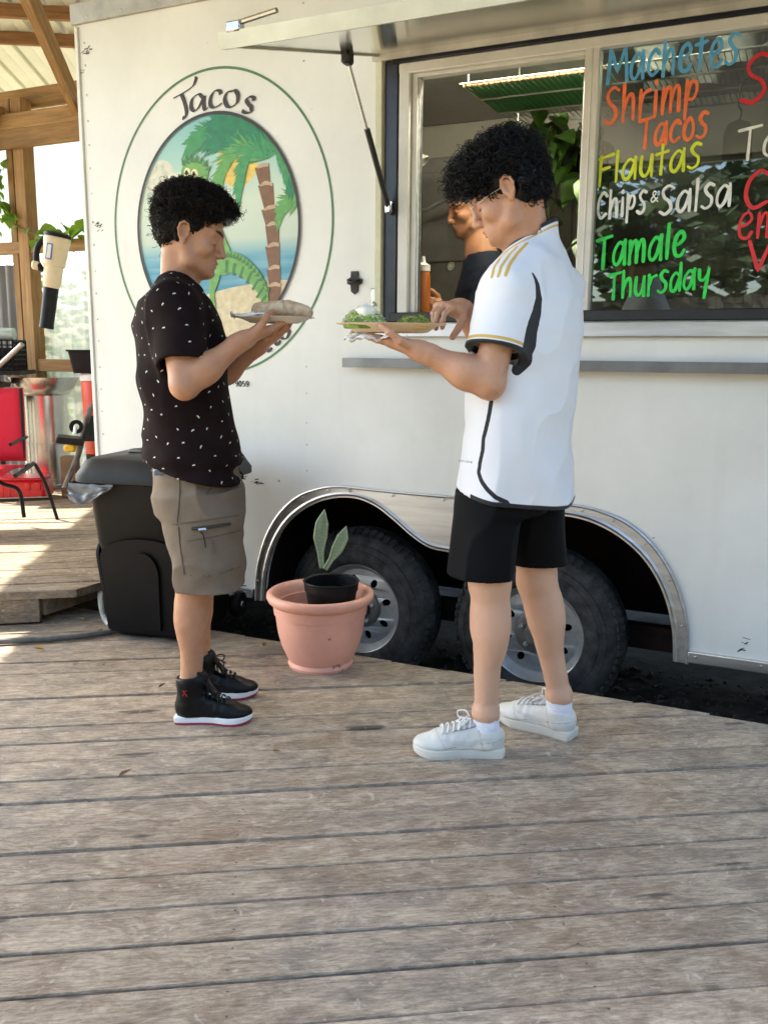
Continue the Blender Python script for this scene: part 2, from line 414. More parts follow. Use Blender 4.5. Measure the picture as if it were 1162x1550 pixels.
# ============================================================ SETTING
def wood(name, a, b, dark, rough=0.75, rand=0.14, grain=26.0):
    """sawn timber, grain along local x; weathered patches and dark checks"""
    m = mat(name, a, rough, 0, col2=b, vscale=2.2, stretch=(0.55, 2.4, 2.4), bump=0.0, rand=rand, spec=0.3, detail=8)
    N, L, bs = nodes_of(m)
    mp = [x for x in N if x.type == 'MAPPING'][0]
    src = bs.inputs['Base Color'].links[0].from_socket
    mp2 = N.new('ShaderNodeMapping'); mp2.inputs['Scale'].default_value = (0.9, grain, grain)
    tc = [x for x in N if x.type == 'TEX_COORD'][0]; L.new(tc.outputs['Object'], mp2.inputs['Vector'])
    if mp.inputs['Location'].links: L.new(mp.inputs['Location'].links[0].from_socket, mp2.inputs['Location'])
    g = N.new('ShaderNodeTexNoise'); g.inputs['Scale'].default_value = 3.0; g.inputs['Detail'].default_value = 10; g.inputs['Roughness'].default_value = 0.7
    L.new(mp2.outputs[0], g.inputs['Vector'])
    rp = N.new('ShaderNodeValToRGB'); rp.color_ramp.elements[0].position = 0.30; rp.color_ramp.elements[1].position = 0.62
    rp.color_ramp.elements[0].color = (0.42, 0.42, 0.42, 1); rp.color_ramp.elements[1].color = (1.06, 1.06, 1.06, 1); L.new(g.outputs['Fac'], rp.inputs['Fac'])
    mx = N.new('ShaderNodeMix'); mx.data_type = 'RGBA'; mx.blend_type = 'MULTIPLY'; mx.inputs[0].default_value = 0.8
    L.new(src, mx.inputs[6]); L.new(rp.outputs[0], mx.inputs[7])
    # stains: isolated dark blotches
    st = N.new('ShaderNodeTexNoise'); st.inputs['Scale'].default_value = 5.0; st.inputs['Detail'].default_value = 4; L.new(mp.outputs[0], st.inputs['Vector'])
    sr = N.new('ShaderNodeValToRGB'); sr.color_ramp.elements[0].position = 0.62; sr.color_ramp.elements[1].position = 0.74
    sr.color_ramp.elements[0].color = (0, 0, 0, 1); sr.color_ramp.elements[1].color = (0.75, 0.75, 0.75, 1); L.new(st.outputs['Fac'], sr.inputs['Fac'])
    m3 = N.new('ShaderNodeMix'); m3.data_type = 'RGBA'; L.new(sr.outputs[0], m3.inputs[0]); L.new(mx.outputs[2], m3.inputs[6]); m3.inputs[7].default_value = (*dark, 1)
    L.new(m3.outputs[2], bs.inputs['Base Color'])
    bp = N.new('ShaderNodeBump'); bp.inputs['Strength'].default_value = 0.5; bp.inputs['Distance'].default_value = 0.003
    L.new(g.outputs['Fac'], bp.inputs['Height']); L.new(bp.outputs[0], bs.inputs['Normal'])
    return m
def worn_boards(name, pale, brown, grey, dark, k=1.0):
    """foot-worn decking: pale fibres, brown and grey weathering, knots, scratches; grain along local x"""
    m = bpy.data.materials.new(name); m.use_nodes = True; N, L, b = nodes_of(m); b.inputs['Roughness'].default_value = 0.72; b.inputs['Specular IOR Level'].default_value = 0.28
    tc = N.new('ShaderNodeTexCoord'); oi = N.new('ShaderNodeObjectInfo'); geo = N.new('ShaderNodeNewGeometry')
    cx = N.new('ShaderNodeCombineXYZ'); ml = N.new('ShaderNodeMath'); ml.operation = 'MULTIPLY'; ml.inputs[1].default_value = 61.0; L.new(oi.outputs['Random'], ml.inputs[0])
    for i in range(3): L.new(ml.outputs[0], cx.inputs[i])
    def noise(scale, sc3, detail=8, rough=0.65, world=False, dist=0.0):
        mp = N.new('ShaderNodeMapping'); mp.inputs['Scale'].default_value = sc3
        L.new(geo.outputs['Position'] if world else tc.outputs['Object'], mp.inputs['Vector'])
        if not world: L.new(cx.outputs[0], mp.inputs['Location'])
        n = N.new('ShaderNodeTexNoise'); n.inputs['Scale'].default_value = scale; n.inputs['Detail'].default_value = detail; n.inputs['Roughness'].default_value = rough; n.inputs['Distortion'].default_value = dist
        L.new(mp.outputs[0], n.inputs['Vector']); return n.outputs['Fac']
    def ramp(src, p0, p1, c0=(0, 0, 0), c1=(1, 1, 1)):
        r = N.new('ShaderNodeValToRGB'); r.color_ramp.elements[0].position = p0; r.color_ramp.elements[1].position = p1; r.color_ramp.elements[0].color = (*c0, 1); r.color_ramp.elements[1].color = (*c1, 1); L.new(src, r.inputs[0]); return r.outputs[0]
    def mix(fac, a_, b_, mode='MIX'):
        x = N.new('ShaderNodeMix'); x.data_type = 'RGBA'; x.blend_type = mode
        for sock, v in ((x.inputs[0], fac), (x.inputs[6], a_), (x.inputs[7], b_)):
            if isinstance(v, (int, float)): sock.default_value = v
            elif isinstance(v, tuple): sock.default_value = (*v, 1)
            else: L.new(v, sock)
        return x.outputs[2]
    big = noise(1.1, (1, 1, 1), 4, 0.6, True); blot = noise(11.0, (0.7, 1.2, 1.2), 10, 0.74, dist=0.8); fib = noise(9.0, (2.2, 17, 17), 9, 0.72); fine = noise(26.0, (1.0, 3.2, 3.2), 6, 0.7, dist=1.2)
    col = mix(ramp(big, 0.40, 0.60), brown, grey)
    col = mix(ramp(blot, 0.42, 0.60), col, pale)
    col = mix(0.85, col, ramp(fib, 0.30, 0.64, (0.44, 0.42, 0.40), (1.14, 1.13, 1.12)), 'MULTIPLY')
    col = mix(0.8, col, ramp(fine, 0.32, 0.60, (0.60, 0.58, 0.56), (1.10, 1.10, 1.10)), 'MULTIPLY')
    spots = noise(3.0, (1.1, 4.6, 4.6), 3, 0.5); col = mix(ramp(spots, 0.665, 0.715, (0, 0, 0), (0.8, 0.8, 0.8)), col, dark)
    stain = noise(2.1, (1, 1.3, 1), 5, 0.6, True); col = mix(ramp(stain, 0.60, 0.72, (0, 0, 0), (0.5, 0.5, 0.5)), col, (0.11, 0.105, 0.10))
    scr = noise(13.0, (1, 1.2, 1), 4, 0.5, True, 2.5); col = mix(ramp(scr, 0.66, 0.69, (0, 0, 0), (0.5, 0.5, 0.5)), col, (0.55, 0.49, 0.41))
    hs = N.new('ShaderNodeHueSaturation'); mr = N.new('ShaderNodeMapRange'); mr.inputs['To Min'].default_value = 0.86; mr.inputs['To Max'].default_value = 1.12; L.new(oi.outputs['Random'], mr.inputs['Value']); L.new(mr.outputs[0], hs.inputs['Value']); L.new(col, hs.inputs['Color']); L.new(hs.outputs[0], b.inputs['Base Color'])
    ad = N.new('ShaderNodeMath'); ad.operation = 'ADD'; L.new(fib, ad.inputs[0]); L.new(fine, ad.inputs[1])
    bp = N.new('ShaderNodeBump'); bp.inputs['Strength'].default_value = 0.8; bp.inputs['Distance'].default_value = 0.004; L.new(ad.outputs[0], bp.inputs['Height']); L.new(bp.outputs[0], b.inputs['Normal'])
    return m
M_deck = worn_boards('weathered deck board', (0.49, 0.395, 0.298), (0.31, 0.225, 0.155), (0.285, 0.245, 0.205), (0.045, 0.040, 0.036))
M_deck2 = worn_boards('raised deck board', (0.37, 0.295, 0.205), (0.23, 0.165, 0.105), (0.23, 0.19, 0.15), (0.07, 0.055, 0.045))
M_lumber = wood('golden lumber', (0.40, 0.235, 0.095), (0.26, 0.145, 0.055), (0.12, 0.07, 0.035), rand=0.1, grain=18)
M_purlin = wood('purlin lumber', (0.36, 0.19, 0.085), (0.24, 0.12, 0.05), (0.12, 0.06, 0.03), rand=0.1, grain=18)
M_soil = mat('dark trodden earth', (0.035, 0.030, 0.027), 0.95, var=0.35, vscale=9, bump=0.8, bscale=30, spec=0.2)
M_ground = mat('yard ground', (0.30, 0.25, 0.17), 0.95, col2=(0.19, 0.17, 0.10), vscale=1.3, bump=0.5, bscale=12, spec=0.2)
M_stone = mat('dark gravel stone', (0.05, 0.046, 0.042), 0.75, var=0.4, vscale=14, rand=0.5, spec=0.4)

GZ = -0.335
g = MB()
g.sheet([[(x, y, GZ) for x in (-900, -40, -12, 12, 40, 900)] for y in (-900, -40, -12, 12, 40, 900)])
tag(g.build('ground', M_ground, smooth=False), kind='structure')
# bare earth under and beside the trailer, uneven
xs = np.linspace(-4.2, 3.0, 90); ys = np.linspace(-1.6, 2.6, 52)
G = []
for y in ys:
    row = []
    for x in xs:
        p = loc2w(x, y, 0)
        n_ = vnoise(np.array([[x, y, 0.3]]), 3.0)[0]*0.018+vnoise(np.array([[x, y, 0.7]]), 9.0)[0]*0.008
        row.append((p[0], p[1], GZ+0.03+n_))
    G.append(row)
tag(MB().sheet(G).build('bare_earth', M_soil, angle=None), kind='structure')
# gravel: many small stones, one mass
st = MB(); ico = [(0, 0, 1), (0.9, 0, 0.1), (0.28, 0.85, 0.1), (-0.72, 0.53, 0.1), (-0.72, -0.53, 0.1), (0.28, -0.85, 0.1), (0, 0, -0.6)]
icf = [(0, 1, 2), (0, 2, 3), (0, 3, 4), (0, 4, 5), (0, 5, 1), (6, 2, 1), (6, 3, 2), (6, 4, 3), (6, 5, 4), (6, 1, 5)]
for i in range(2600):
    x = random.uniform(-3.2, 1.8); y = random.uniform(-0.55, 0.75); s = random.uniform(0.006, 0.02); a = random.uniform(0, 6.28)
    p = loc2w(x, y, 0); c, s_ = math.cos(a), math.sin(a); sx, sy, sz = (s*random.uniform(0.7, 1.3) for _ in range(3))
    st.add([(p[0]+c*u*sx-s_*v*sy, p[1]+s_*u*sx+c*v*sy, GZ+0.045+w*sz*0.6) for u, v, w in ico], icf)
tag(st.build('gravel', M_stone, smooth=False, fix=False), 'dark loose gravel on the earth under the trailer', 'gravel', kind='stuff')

# ---- the deck: boards laid at an angle to the trailer, sawn off along its side
deck = empty('deck'); tag(deck, kind='structure')
PW, GAP, TH = 0.1185, 0.0062, 0.036
EDGE = 3.035
def clip_len(bn):        # where a board at offset bn along BN meets the sawn edge (distance EDGE along WN)
    return (EDGE-bn*float(BN @ WN))/float(BD @ WN)
i = 0; bn = 0.30
while bn < 5.4:
    b0, b1 = bn+GAP/2, bn+GAP/2+PW
    e = random.uniform(-0.012, 0.012)
    r0, r1 = clip_len(b0)+e, clip_len(b1)+e
    l0 = -3.6-random.uniform(0, 0.3)
    # boards past the raised platform's front end there
    if bn > 3.05: l0 = -3.3
    dz = random.uniform(-0.0018, 0.0018); ch = 0.0022
    nseg = 14; V = []
    for k in range(nseg+1):
        t = k/nseg; bow = 0.0016*math.sin(7*t+i*2.1)
        xa, xb = l0+(r0-l0)*t, l0+(r1-l0)*t
        V += [(xa, b0+bow, -TH), (xa, b0+bow, -ch*1.6), (xa, b0+ch+bow, dz), (xb, b1-ch+bow, dz), (xb, b1+bow, -ch*1.6), (xb, b1+bow, -TH)]
    Fc = [(6*k+j, 6*k+(j+1) % 6, 6*k+6+(j+1) % 6, 6*k+6+j) for k in range(nseg) for j in range(6)]
    Fc += [tuple(range(5, -1, -1)), tuple(6*nseg+j for j in range(6))]
    o = MB().add([(x, y-bn, z) for x, y, z in V], Fc).build('plank', M_deck, deck, angle=30)
    o.rotation_euler = (0, 0, BOARD_A); o.location = tuple(BN*bn)
    bn += PW+GAP+random.uniform(-0.001, 0.0015); i += 1
scw = MB()                                                   # screw heads over the joists
for t in (-2.2, -1.5, -0.8, -0.1, 0.6, 1.3):
    q = 0.30
    while q < 4.2:
        for o_ in (0.03, 0.095):
            p = BD*(t+random.uniform(-.006, .006))+BN*(q+o_)
            if p @ WN < EDGE-0.05: scw.disc((p[0], p[1], 0.0026), 0.0030, (0, 0, 1), 8)
        q += PW+GAP+0.00025
tag(scw.build('screws', mat('rusty screw head', (0.11, 0.09, 0.075), 0.6, 0.4), deck, smooth=False, fix=False), kind='stuff')
jm = MB()
for t in (-2.9, -2.2, -1.5, -0.8, -0.1, 0.6, 1.3):
    a = BD*t+BN*0.2; b = BD*t+BN*min(5.3, (EDGE-0.1-t*float(BD @ WN))/float(BN @ WN))
    if (b-a) @ BN > 0.4: jm.bar((a[0], a[1], -0.125), (b[0], b[1], -0.125), 0.04, 0.17)
jm.build('joist', M_deck, deck)
# rim joist along the sawn edge
a = WX*(-2.9)+WN*(EDGE-0.07); b = WX*1.9+WN*(EDGE-0.07)
MB().bar((a[0], a[1], -0.12), (b[0], b[1], -0.12), 0.04, 0.165).build('rim_joist', M_deck, deck)

# ---- raised platform behind, on the left
PZ = 0.155
plat = empty('raised_platform', (0, 0, 0)); tag(plat, kind='structure')
c0 = onz(116, 892, PZ); fl = onz(0, 897, PZ); fdir = (c0-fl)/np.linalg.norm(c0-fl)
c1 = onz(152, 881, PZ); sdir = (c1-c0)/np.linalg.norm(c1-c0)
pa = math.atan2(fdir[1], fdir[0]); pn = np.array([-fdir[1], fdir[0], 0])
PEDGE = 3.30                                      # stops short of the trailer's rear corner
k = 0; off = 0.0
while off < 5.2:
    w = 0.135; base = c0+pn*off
    # right end: along sdir close to the corner, then straight back beside the trailer
    def rend(q):
        tmax = 1e9
        den = fdir @ np.array([sdir[1], -sdir[0], 0])
        tt = -((pn*q) @ np.array([sdir[1], -sdir[0], 0]))/den
        return min(tt, 0.55+q*0.28)
    r0, r1 = rend(off), rend(off+w-0.006); l0 = -3.6
    V = [(l0, 0.003, PZ-0.036), (l0, 0.003, PZ-0.004), (l0, 0.007, PZ), (l0, w-0.007, PZ), (l0, w-0.003, PZ-0.004), (l0, w-0.003, PZ-0.036),
         (r0, 0.003, PZ-0.036), (r0, 0.003, PZ-0.004), (r0, 0.007, PZ), (r1, w-0.007, PZ), (r1, w-0.003, PZ-0.004), (r1, w-0.003, PZ-0.036)]
    Fc = [(j, (j+1) % 6, 6+(j+1) % 6, 6+j) for j in range(6)]+[(5, 4, 3, 2, 1, 0), (6, 7, 8, 9, 10, 11)]
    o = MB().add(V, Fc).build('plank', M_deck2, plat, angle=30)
    o.rotation_euler = (0, 0, pa); o.location = (base[0], base[1], random.uniform(-0.002, 0.002)); off += w; k += 1
f0 = fl-fdir*1.5; f1 = onz(72, 905, PZ-0.05); zb = PZ-0.036-0.055
p0 = c0-fdir*3.4+pn*0.03; p1 = c0-fdir*0.16+pn*0.03
MB().bar((p0[0], p0[1], zb), (p1[0], p1[1], zb), 0.04, 0.108, bev=0.003).build('fascia_board', M_deck2, plat)
q0 = p1+pn*0.02; q1 = q0+sdir*0.95
MB().bar((q0[0], q0[1], zb+0.01), (q1[0], q1[1], zb+0.01), 0.04, 0.085, bev=0.003).build('side_board', M_deck2, plat)
# ============================================================ FOOD TRAILER (local x along its side, y inwards, z up)
trailer = empty('food_trailer', tuple(WN*WALL_D), -WALL_A, 'white concession trailer with open serving window and painted emblem', 'food trailer')
M_wall = mat('off white trailer skin', (0.74, 0.73, 0.69), 0.34, var=0.045, vscale=1.6, bump=0.22, bscale=1.7, rvar=0.08, spec=0.5)
def scuffs(m, amount=0.66, col=(0.10, 0.09, 0.08), sc=17):
    N, L, b = nodes_of(m); src = b.inputs['Base Color'].links[0].from_socket
    tc = [x for x in N if x.type == 'TEX_COORD'][0]
    n1 = N.new('ShaderNodeTexNoise'); n1.inputs['Scale'].default_value = sc; n1.inputs['Detail'].default_value = 7; L.new(tc.outputs['Object'], n1.inputs['Vector'])
    n2 = N.new('ShaderNodeTexNoise'); n2.inputs['Scale'].default_value = 2.3; n2.inputs['Detail'].default_value = 2; L.new(tc.outputs['Object'], n2.inputs['Vector'])
    ad = N.new('ShaderNodeMath'); ad.operation = 'MULTIPLY_ADD'; ad.inputs[1].default_value = 0.35; L.new(n2.outputs['Fac'], ad.inputs[0]); L.new(n1.outputs['Fac'], ad.inputs[2])
    r = N.new('ShaderNodeValToRGB'); r.color_ramp.elements[0].position = amount+0.22; r.color_ramp.elements[1].position = amount+0.25
    r.color_ramp.elements[0].color = (0, 0, 0, 1); r.color_ramp.elements[1].color = (0.8, 0.8, 0.8, 1); L.new(ad.outputs[0], r.inputs['Fac'])
    mx = N.new('ShaderNodeMix'); mx.data_type = 'RGBA'; L.new(r.outputs[0], mx.inputs[0]); L.new(src, mx.inputs[6]); mx.inputs[7].default_value = (*col, 1)
    L.new(mx.outputs[2], b.inputs['Base Color'])
scuffs(M_wall, 0.70)
def streaks(m, amt=0.16, sc=(16, 1, 0.55)):
    N, L, b = nodes_of(m); src = b.inputs['Base Color'].links[0].from_socket; tc = [x for x in N if x.type == 'TEX_COORD'][0]
    mp = N.new('ShaderNodeMapping'); mp.inputs['Scale'].default_value = sc; L.new(tc.outputs['Object'], mp.inputs['Vector'])
    n = N.new('ShaderNodeTexNoise'); n.inputs['Scale'].default_value = 2.0; n.inputs['Detail'].default_value = 6; L.new(mp.outputs[0], n.inputs['Vector'])
    r = N.new('ShaderNodeValToRGB'); r.color_ramp.elements[0].position = 0.55; r.color_ramp.elements[1].position = 0.80; r.color_ramp.elements[0].color = (1, 1, 1, 1); r.color_ramp.elements[1].color = (1-amt, 1-amt*1.15, 1-amt*1.5, 1); L.new(n.outputs['Fac'], r.inputs[0])
    mx = N.new('ShaderNodeMix'); mx.data_type = 'RGBA'; mx.blend_type = 'MULTIPLY'; mx.inputs[0].default_value = 1.0; L.new(src, mx.inputs[6]); L.new(r.outputs[0], mx.inputs[7]); L.new(mx.outputs[2], b.inputs['Base Color'])
streaks(M_wall, 0.045, (5, 1, 0.5))
M_alu = mat('brushed aluminium', (0.60, 0.60, 0.60), 0.42, 1.0, var=0.10, vscale=5, stretch=(0.5, 6, 6), bump=0.04, bscale=30, rvar=0.1)
M_aludull = mat('dull aluminium', (0.42, 0.40, 0.37), 0.5, 0.85, var=0.12, vscale=7, bump=0.05, bscale=30)
M_mirror = mat('polished awning metal', (0.66, 0.65, 0.60), 0.16, 0.95, var=0.07, vscale=2.5, bump=0.03, bscale=5, rvar=0.06)
M_blackrub = mat('black rubber seal', (0.012, 0.012, 0.014), 0.45, var=0.3)
M_blkblue = mat('dark steel jamb', (0.025, 0.027, 0.038), 0.3, 0.3, var=0.2)
M_frame = mat('white window frame', (0.66, 0.64, 0.59), 0.38, var=0.05, vscale=6)
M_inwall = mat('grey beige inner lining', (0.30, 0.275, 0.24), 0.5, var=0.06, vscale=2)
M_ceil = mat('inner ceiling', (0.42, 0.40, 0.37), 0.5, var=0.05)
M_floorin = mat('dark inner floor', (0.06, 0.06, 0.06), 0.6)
M_steel = mat('stainless steel', (0.55, 0.54, 0.53), 0.25, 1.0, var=0.08, vscale=4, rvar=0.08)
M_yellow = mat('yellowed edge strip', (0.62, 0.60, 0.43), 0.4, var=0.08)
M_shelf = mat('grey worn shelf metal', (0.20, 0.20, 0.205), 0.42, 0.6, var=0.15, vscale=6, bump=0.05, bscale=40)
M_rivet = mat('rivet head', (0.50, 0.49, 0.46), 0.35, 0.8, var=0.2)

X0, X1, ZB, ZT = -3.235, 2.3, 0.078, 2.69
WIN = (-1.655, 0.35, 1.318, 2.335)       # opening x0,x1,z0,z1
half = [(-1.31, 0.375), (-1.40, 0.385), (-1.48, 0.425), (-1.57, 0.49), (-1.66, 0.545), (-1.76, 0.572), (-1.88, 0.562), (-2.00, 0.515), (-2.11, 0.43), (-2.19, 0.31), (-2.235, 0.17), (-2.25, 0.03)]
hl = cat(half, 6)
arch = [tuple(p) for p in hl[::-1]]+[(-2.62-p[0], p[1]) for p in hl[1:]]     # left foot -> dip -> right foot
outer = [(X0, ZB)]+[(-2.25, ZB)]+[p for p in arch if p[1] > ZB]+[(-0.37, ZB), (X1, ZB), (X1, ZT), (X0, ZT)]
hole = [(WIN[0], WIN[2]), (WIN[1], WIN[2]), (WIN[1], WIN[3]), (WIN[0], WIN[3])]
link('side_wall', plate(outer, [hole], 0.03), M_wall, trailer, smooth=False)
# body shell: roof, far side, ends, floor
Wd = 2.05
MB().box(((X0+X1)/2, Wd/2, ZT+0.055), (X1-X0+0.02, Wd+0.02, 0.02)).build('roof', M_aludull, trailer, smooth=False)
MB().box(((X0+X1)/2, Wd, (ZB+ZT)/2), (X1-X0, 0.03, ZT-ZB)).build('far_wall', M_wall, trailer, smooth=False)
for nm, x in (('rear_wall', X0+0.015), ('front_wall', X1-0.015)):
    MB().box((x, Wd/2, (ZB+ZT)/2), (0.03, Wd-0.06, ZT-ZB-0.002)).build(nm, M_wall, trailer, smooth=False)
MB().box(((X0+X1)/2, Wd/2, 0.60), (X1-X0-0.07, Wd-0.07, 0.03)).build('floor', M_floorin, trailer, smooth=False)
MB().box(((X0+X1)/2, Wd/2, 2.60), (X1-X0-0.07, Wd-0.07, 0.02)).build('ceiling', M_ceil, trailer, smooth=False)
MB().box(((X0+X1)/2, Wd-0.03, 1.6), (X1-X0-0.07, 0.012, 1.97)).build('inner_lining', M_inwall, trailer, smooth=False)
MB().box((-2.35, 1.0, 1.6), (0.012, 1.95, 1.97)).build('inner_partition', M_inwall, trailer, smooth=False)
# trims
MB().box(((X0+X1)/2-0.005, -0.008, ZT+0.043), (X1-X0+0.03, 0.02, 0.09), bev=0.003).build('top_trim', M_aludull, trailer)
MB().box((X0+0.004, -0.004, 1.38), (0.022, 0.012, 2.60), bev=0.003).build('corner_trim', M_wall, trailer)
MB().box((-2.77, -0.007, 0.058), (0.93, 0.016, 0.044), bev=0.003).build('skirt_trim', M_alu, trailer)
MB().box((0.99, -0.007, 0.056), (2.64, 0.016, 0.044), bev=0.003).build('skirt_trim', M_alu, trailer)
# fender: aluminium plate following the double arch
def offs(poly, d):
    P = np.array(poly); T = np.gradient(P, axis=0); T /= np.linalg.norm(T, axis=1)[:, None]; return P+np.column_stack([-T[:, 1], T[:, 0]])*d
inn = offs(arch, -0.012); 
hl_o = cat([(-1.31, 0.606), (-1.5, 0.606), (-1.72, 0.610), (-1.83, 0.612), (-1.93, 0.598), (-2.05, 0.552), (-2.155, 0.462), (-2.235, 0.335), (-2.283, 0.18), (-2.295, 0.028)], 6)
outl = [tuple(p) for p in hl_o[::-1]]+[(-2.62-p[0], p[1]) for p in hl_o[1:]]
fe = link('fender_trim', plate([tuple(p) for p in outl]+[tuple(p) for p in inn[::-1]], (), 0.006), M_alu, trailer, loc=(0, -0.0085, 0), smooth=False)
rim = MB(); rim.tube([(p[0], -0.006, p[1]) for p in offs(arch, 0.004)], 0.010, 6); rim.build('arch_lip', M_alu, trailer)
rim = MB(); rim.tube([(p[0], -0.010, p[1]) for p in offs(outl, -0.006)], 0.006, 6); rim.build('fender_bead', M_alu, trailer)
# wheel well: dark box behind the arch
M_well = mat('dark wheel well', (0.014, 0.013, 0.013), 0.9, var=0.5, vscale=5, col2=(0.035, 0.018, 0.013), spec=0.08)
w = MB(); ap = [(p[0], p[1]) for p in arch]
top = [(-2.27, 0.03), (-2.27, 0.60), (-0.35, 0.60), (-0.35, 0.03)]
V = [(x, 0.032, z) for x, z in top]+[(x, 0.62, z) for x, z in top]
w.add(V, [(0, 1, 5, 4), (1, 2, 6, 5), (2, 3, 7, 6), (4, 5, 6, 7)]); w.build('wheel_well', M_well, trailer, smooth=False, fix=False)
ax = MB()
for x in (-1.70, -0.92): ax.tube([(x, 0.2, -0.0), (x, 1.9, -0.0)], 0.035, 10)
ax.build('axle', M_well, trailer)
M_red = mat('rusty red shackle', (0.16, 0.025, 0.018), 0.6, var=0.3)
sh = MB(); sh.bar((-1.30, 0.22, 0.02), (-1.285, 0.22, -0.13), 0.012, 0.05, (1, 0, 0)); sh.tube([(-1.30, 0.20, 0.0), (-1.30, 0.25, 0.0)], 0.018, 8); sh.tube([(-1.285, 0.20, -0.11), (-1.285, 0.25, -0.11)], 0.018, 8)
sh.build('spring_shackle', M_red, trailer)
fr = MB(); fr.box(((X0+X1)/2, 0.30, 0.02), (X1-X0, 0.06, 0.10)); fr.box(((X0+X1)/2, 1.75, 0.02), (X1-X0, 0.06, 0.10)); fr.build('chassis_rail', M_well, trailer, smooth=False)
# rivets
rv = MB()
def rivet(x, z, r=0.0055, y=-0.001): rv.add([(x+r*math.cos(a), y, z+r*math.sin(a)) for a in np.arange(8)*PI/4]+[(x, y-r*0.55, z)], [(k, (k+1) % 8, 8) for k in range(8)])
for z in np.arange(0.2, 2.66, 0.115):
    if 0.62 < z < 1.15 or z > 2.37: rivet(-2.008, z+random.uniform(-.01, .01), 0.0045)
    rivet(X0+0.045, z+random.uniform(-.012, .012), 0.006)
for x in np.arange(-3.15, 2.2, 0.20): rivet(x, ZT+0.02, 0.006, -0.0185); rivet(x+0.06, ZT+0.065, 0.005, -0.0185)
for x in np.arange(-3.1, -2.33, 0.19): rivet(x, 0.06, 0.006, -0.0155)
for x in np.arange(-0.30, 2.2, 0.23): rivet(x, 0.06, 0.007, -0.0155)
P = np.array(outl); 
for kk in range(4, len(P)-4, 7):
    pp = offs(outl, -0.02)[kk]; rivet(pp[0], pp[1], 0.006, -0.0165)
for x in (-1.79, -1.33, -1.05, -0.85): rivet(x, 0.60, 0.006, -0.0165)
tag(rv.build('rivets', M_rivet, trailer, fix=False), kind='stuff')
# ---- window: black jamb, white frame, divider, glass, sills
jx = WIN[0]
MB().box((jx+0.006, -0.012, 1.83), (0.030, 0.03, 1.03), bev=0.003).build('edge_strip', M_yellow, trailer)
MB().box((jx+0.052, 0.03, 1.83), (0.058, 0.07, 1.02), bev=0.004).build('window_jamb', M_blkblue, trailer)
wf = empty('window_frame'); wf.parent = trailer
def fbar(x0, x1, z0, z1, y0, y1, m=M_frame, nm='frame_bar', bev=0.004): return MB().box(((x0+x1)/2, (y0+y1)/2, (z0+z1)/2), (x1-x0, y1-y0, z1-z0), bev=bev).build(nm, m, wf)
fbar(-1.570, -1.522, 1.335, 2.315, -0.006, 0.05); fbar(-1.5225, -1.494, 1.35, 2.28, 0.012, 0.06)
fbar(-1.571, 0.35, 2.282, 2.322, -0.007, 0.05); fbar(-1.52, -0.82, 2.268, 2.284, 0.010, 0.06)
fbar(-0.831, -0.776, 1.345, 2.290, -0.004, 0.055); fbar(-0.806, -0.800, 1.345, 2.29, -0.007, 0.0)
fbar(-1.60, 0.36, 1.318, 1.358, -0.012, 0.06, M_blackrub, 'sill_bar')
fbar(-1.494, -1.488, 1.36, 2.27, 0.02, 0.05, M_alu, 'slide_track', 0.001)
MB().box((-0.63, -0.010, 1.286), (2.05, 0.026, 0.058), bev=0.004).build('window_sill', M_alu, trailer)
fbar(-1.60, 0.36, 2.322, 2.352, -0.010, 0.03, M_blkblue, 'head_seal')
# menu glass: thin tinted pane with a mirror-like face
M_glass = bpy.data.materials.new('menu glass'); M_glass.use_nodes = True
N, L, b = nodes_of(M_glass); out = N['Material Output']; N.remove(b)
tr = N.new('ShaderNodeBsdfTransparent'); tr.inputs[0].default_value = (0.17, 0.20, 0.19, 1)
gl = N.new('ShaderNodeBsdfGlossy'); gl.inputs['Color'].default_value = (0.85, 0.9, 0.9, 1); gl.inputs['Roughness'].default_value = 0.015
lw = N.new('ShaderNodeLayerWeight'); lw.inputs['Blend'].default_value = 0.35
mr = N.new('ShaderNodeMapRange'); mr.inputs['To Min'].default_value = 0.12; mr.inputs['To Max'].default_value = 0.9; L.new(lw.outputs['Fresnel'], mr.inputs['Value'])
ms = N.new('ShaderNodeMixShader'); L.new(mr.outputs[0], ms.inputs[0]); L.new(tr.outputs[0], ms.inputs[1]); L.new(gl.outputs[0], ms.inputs[2]); L.new(ms.outputs[0], out.inputs[0])
gm = MB(); gm.add([(-0.776, 0.03, 1.36), (0.35, 0.03, 1.36), (0.35, 0.03, 2.282), (-0.776, 0.03, 2.282)], [(0, 1, 2, 3)])
gm.build('window_pane', M_glass, trailer, smooth=False)
# the shelf below the window
MB().add([(-1.80, -0.002, 1.170), (-1.80, -0.055, 1.170), (-1.80, -0.055, 1.130), (-1.80, -0.045, 1.130), (-1.80, -0.045, 1.158), (-1.80, -0.002, 1.158),
          (0.9, -0.002, 1.170), (0.9, -0.055, 1.170), (0.9, -0.055, 1.130), (0.9, -0.045, 1.130), (0.9, -0.045, 1.158), (0.9, -0.002, 1.158)],
         [(0, 1, 2, 3, 4, 5), (11, 10, 9, 8, 7, 6)]+[(j, 6+j, 6+(j+1) % 6, (j+1) % 6) for j in range(6)]).build('serving_shelf', M_shelf, trailer, smooth=False)
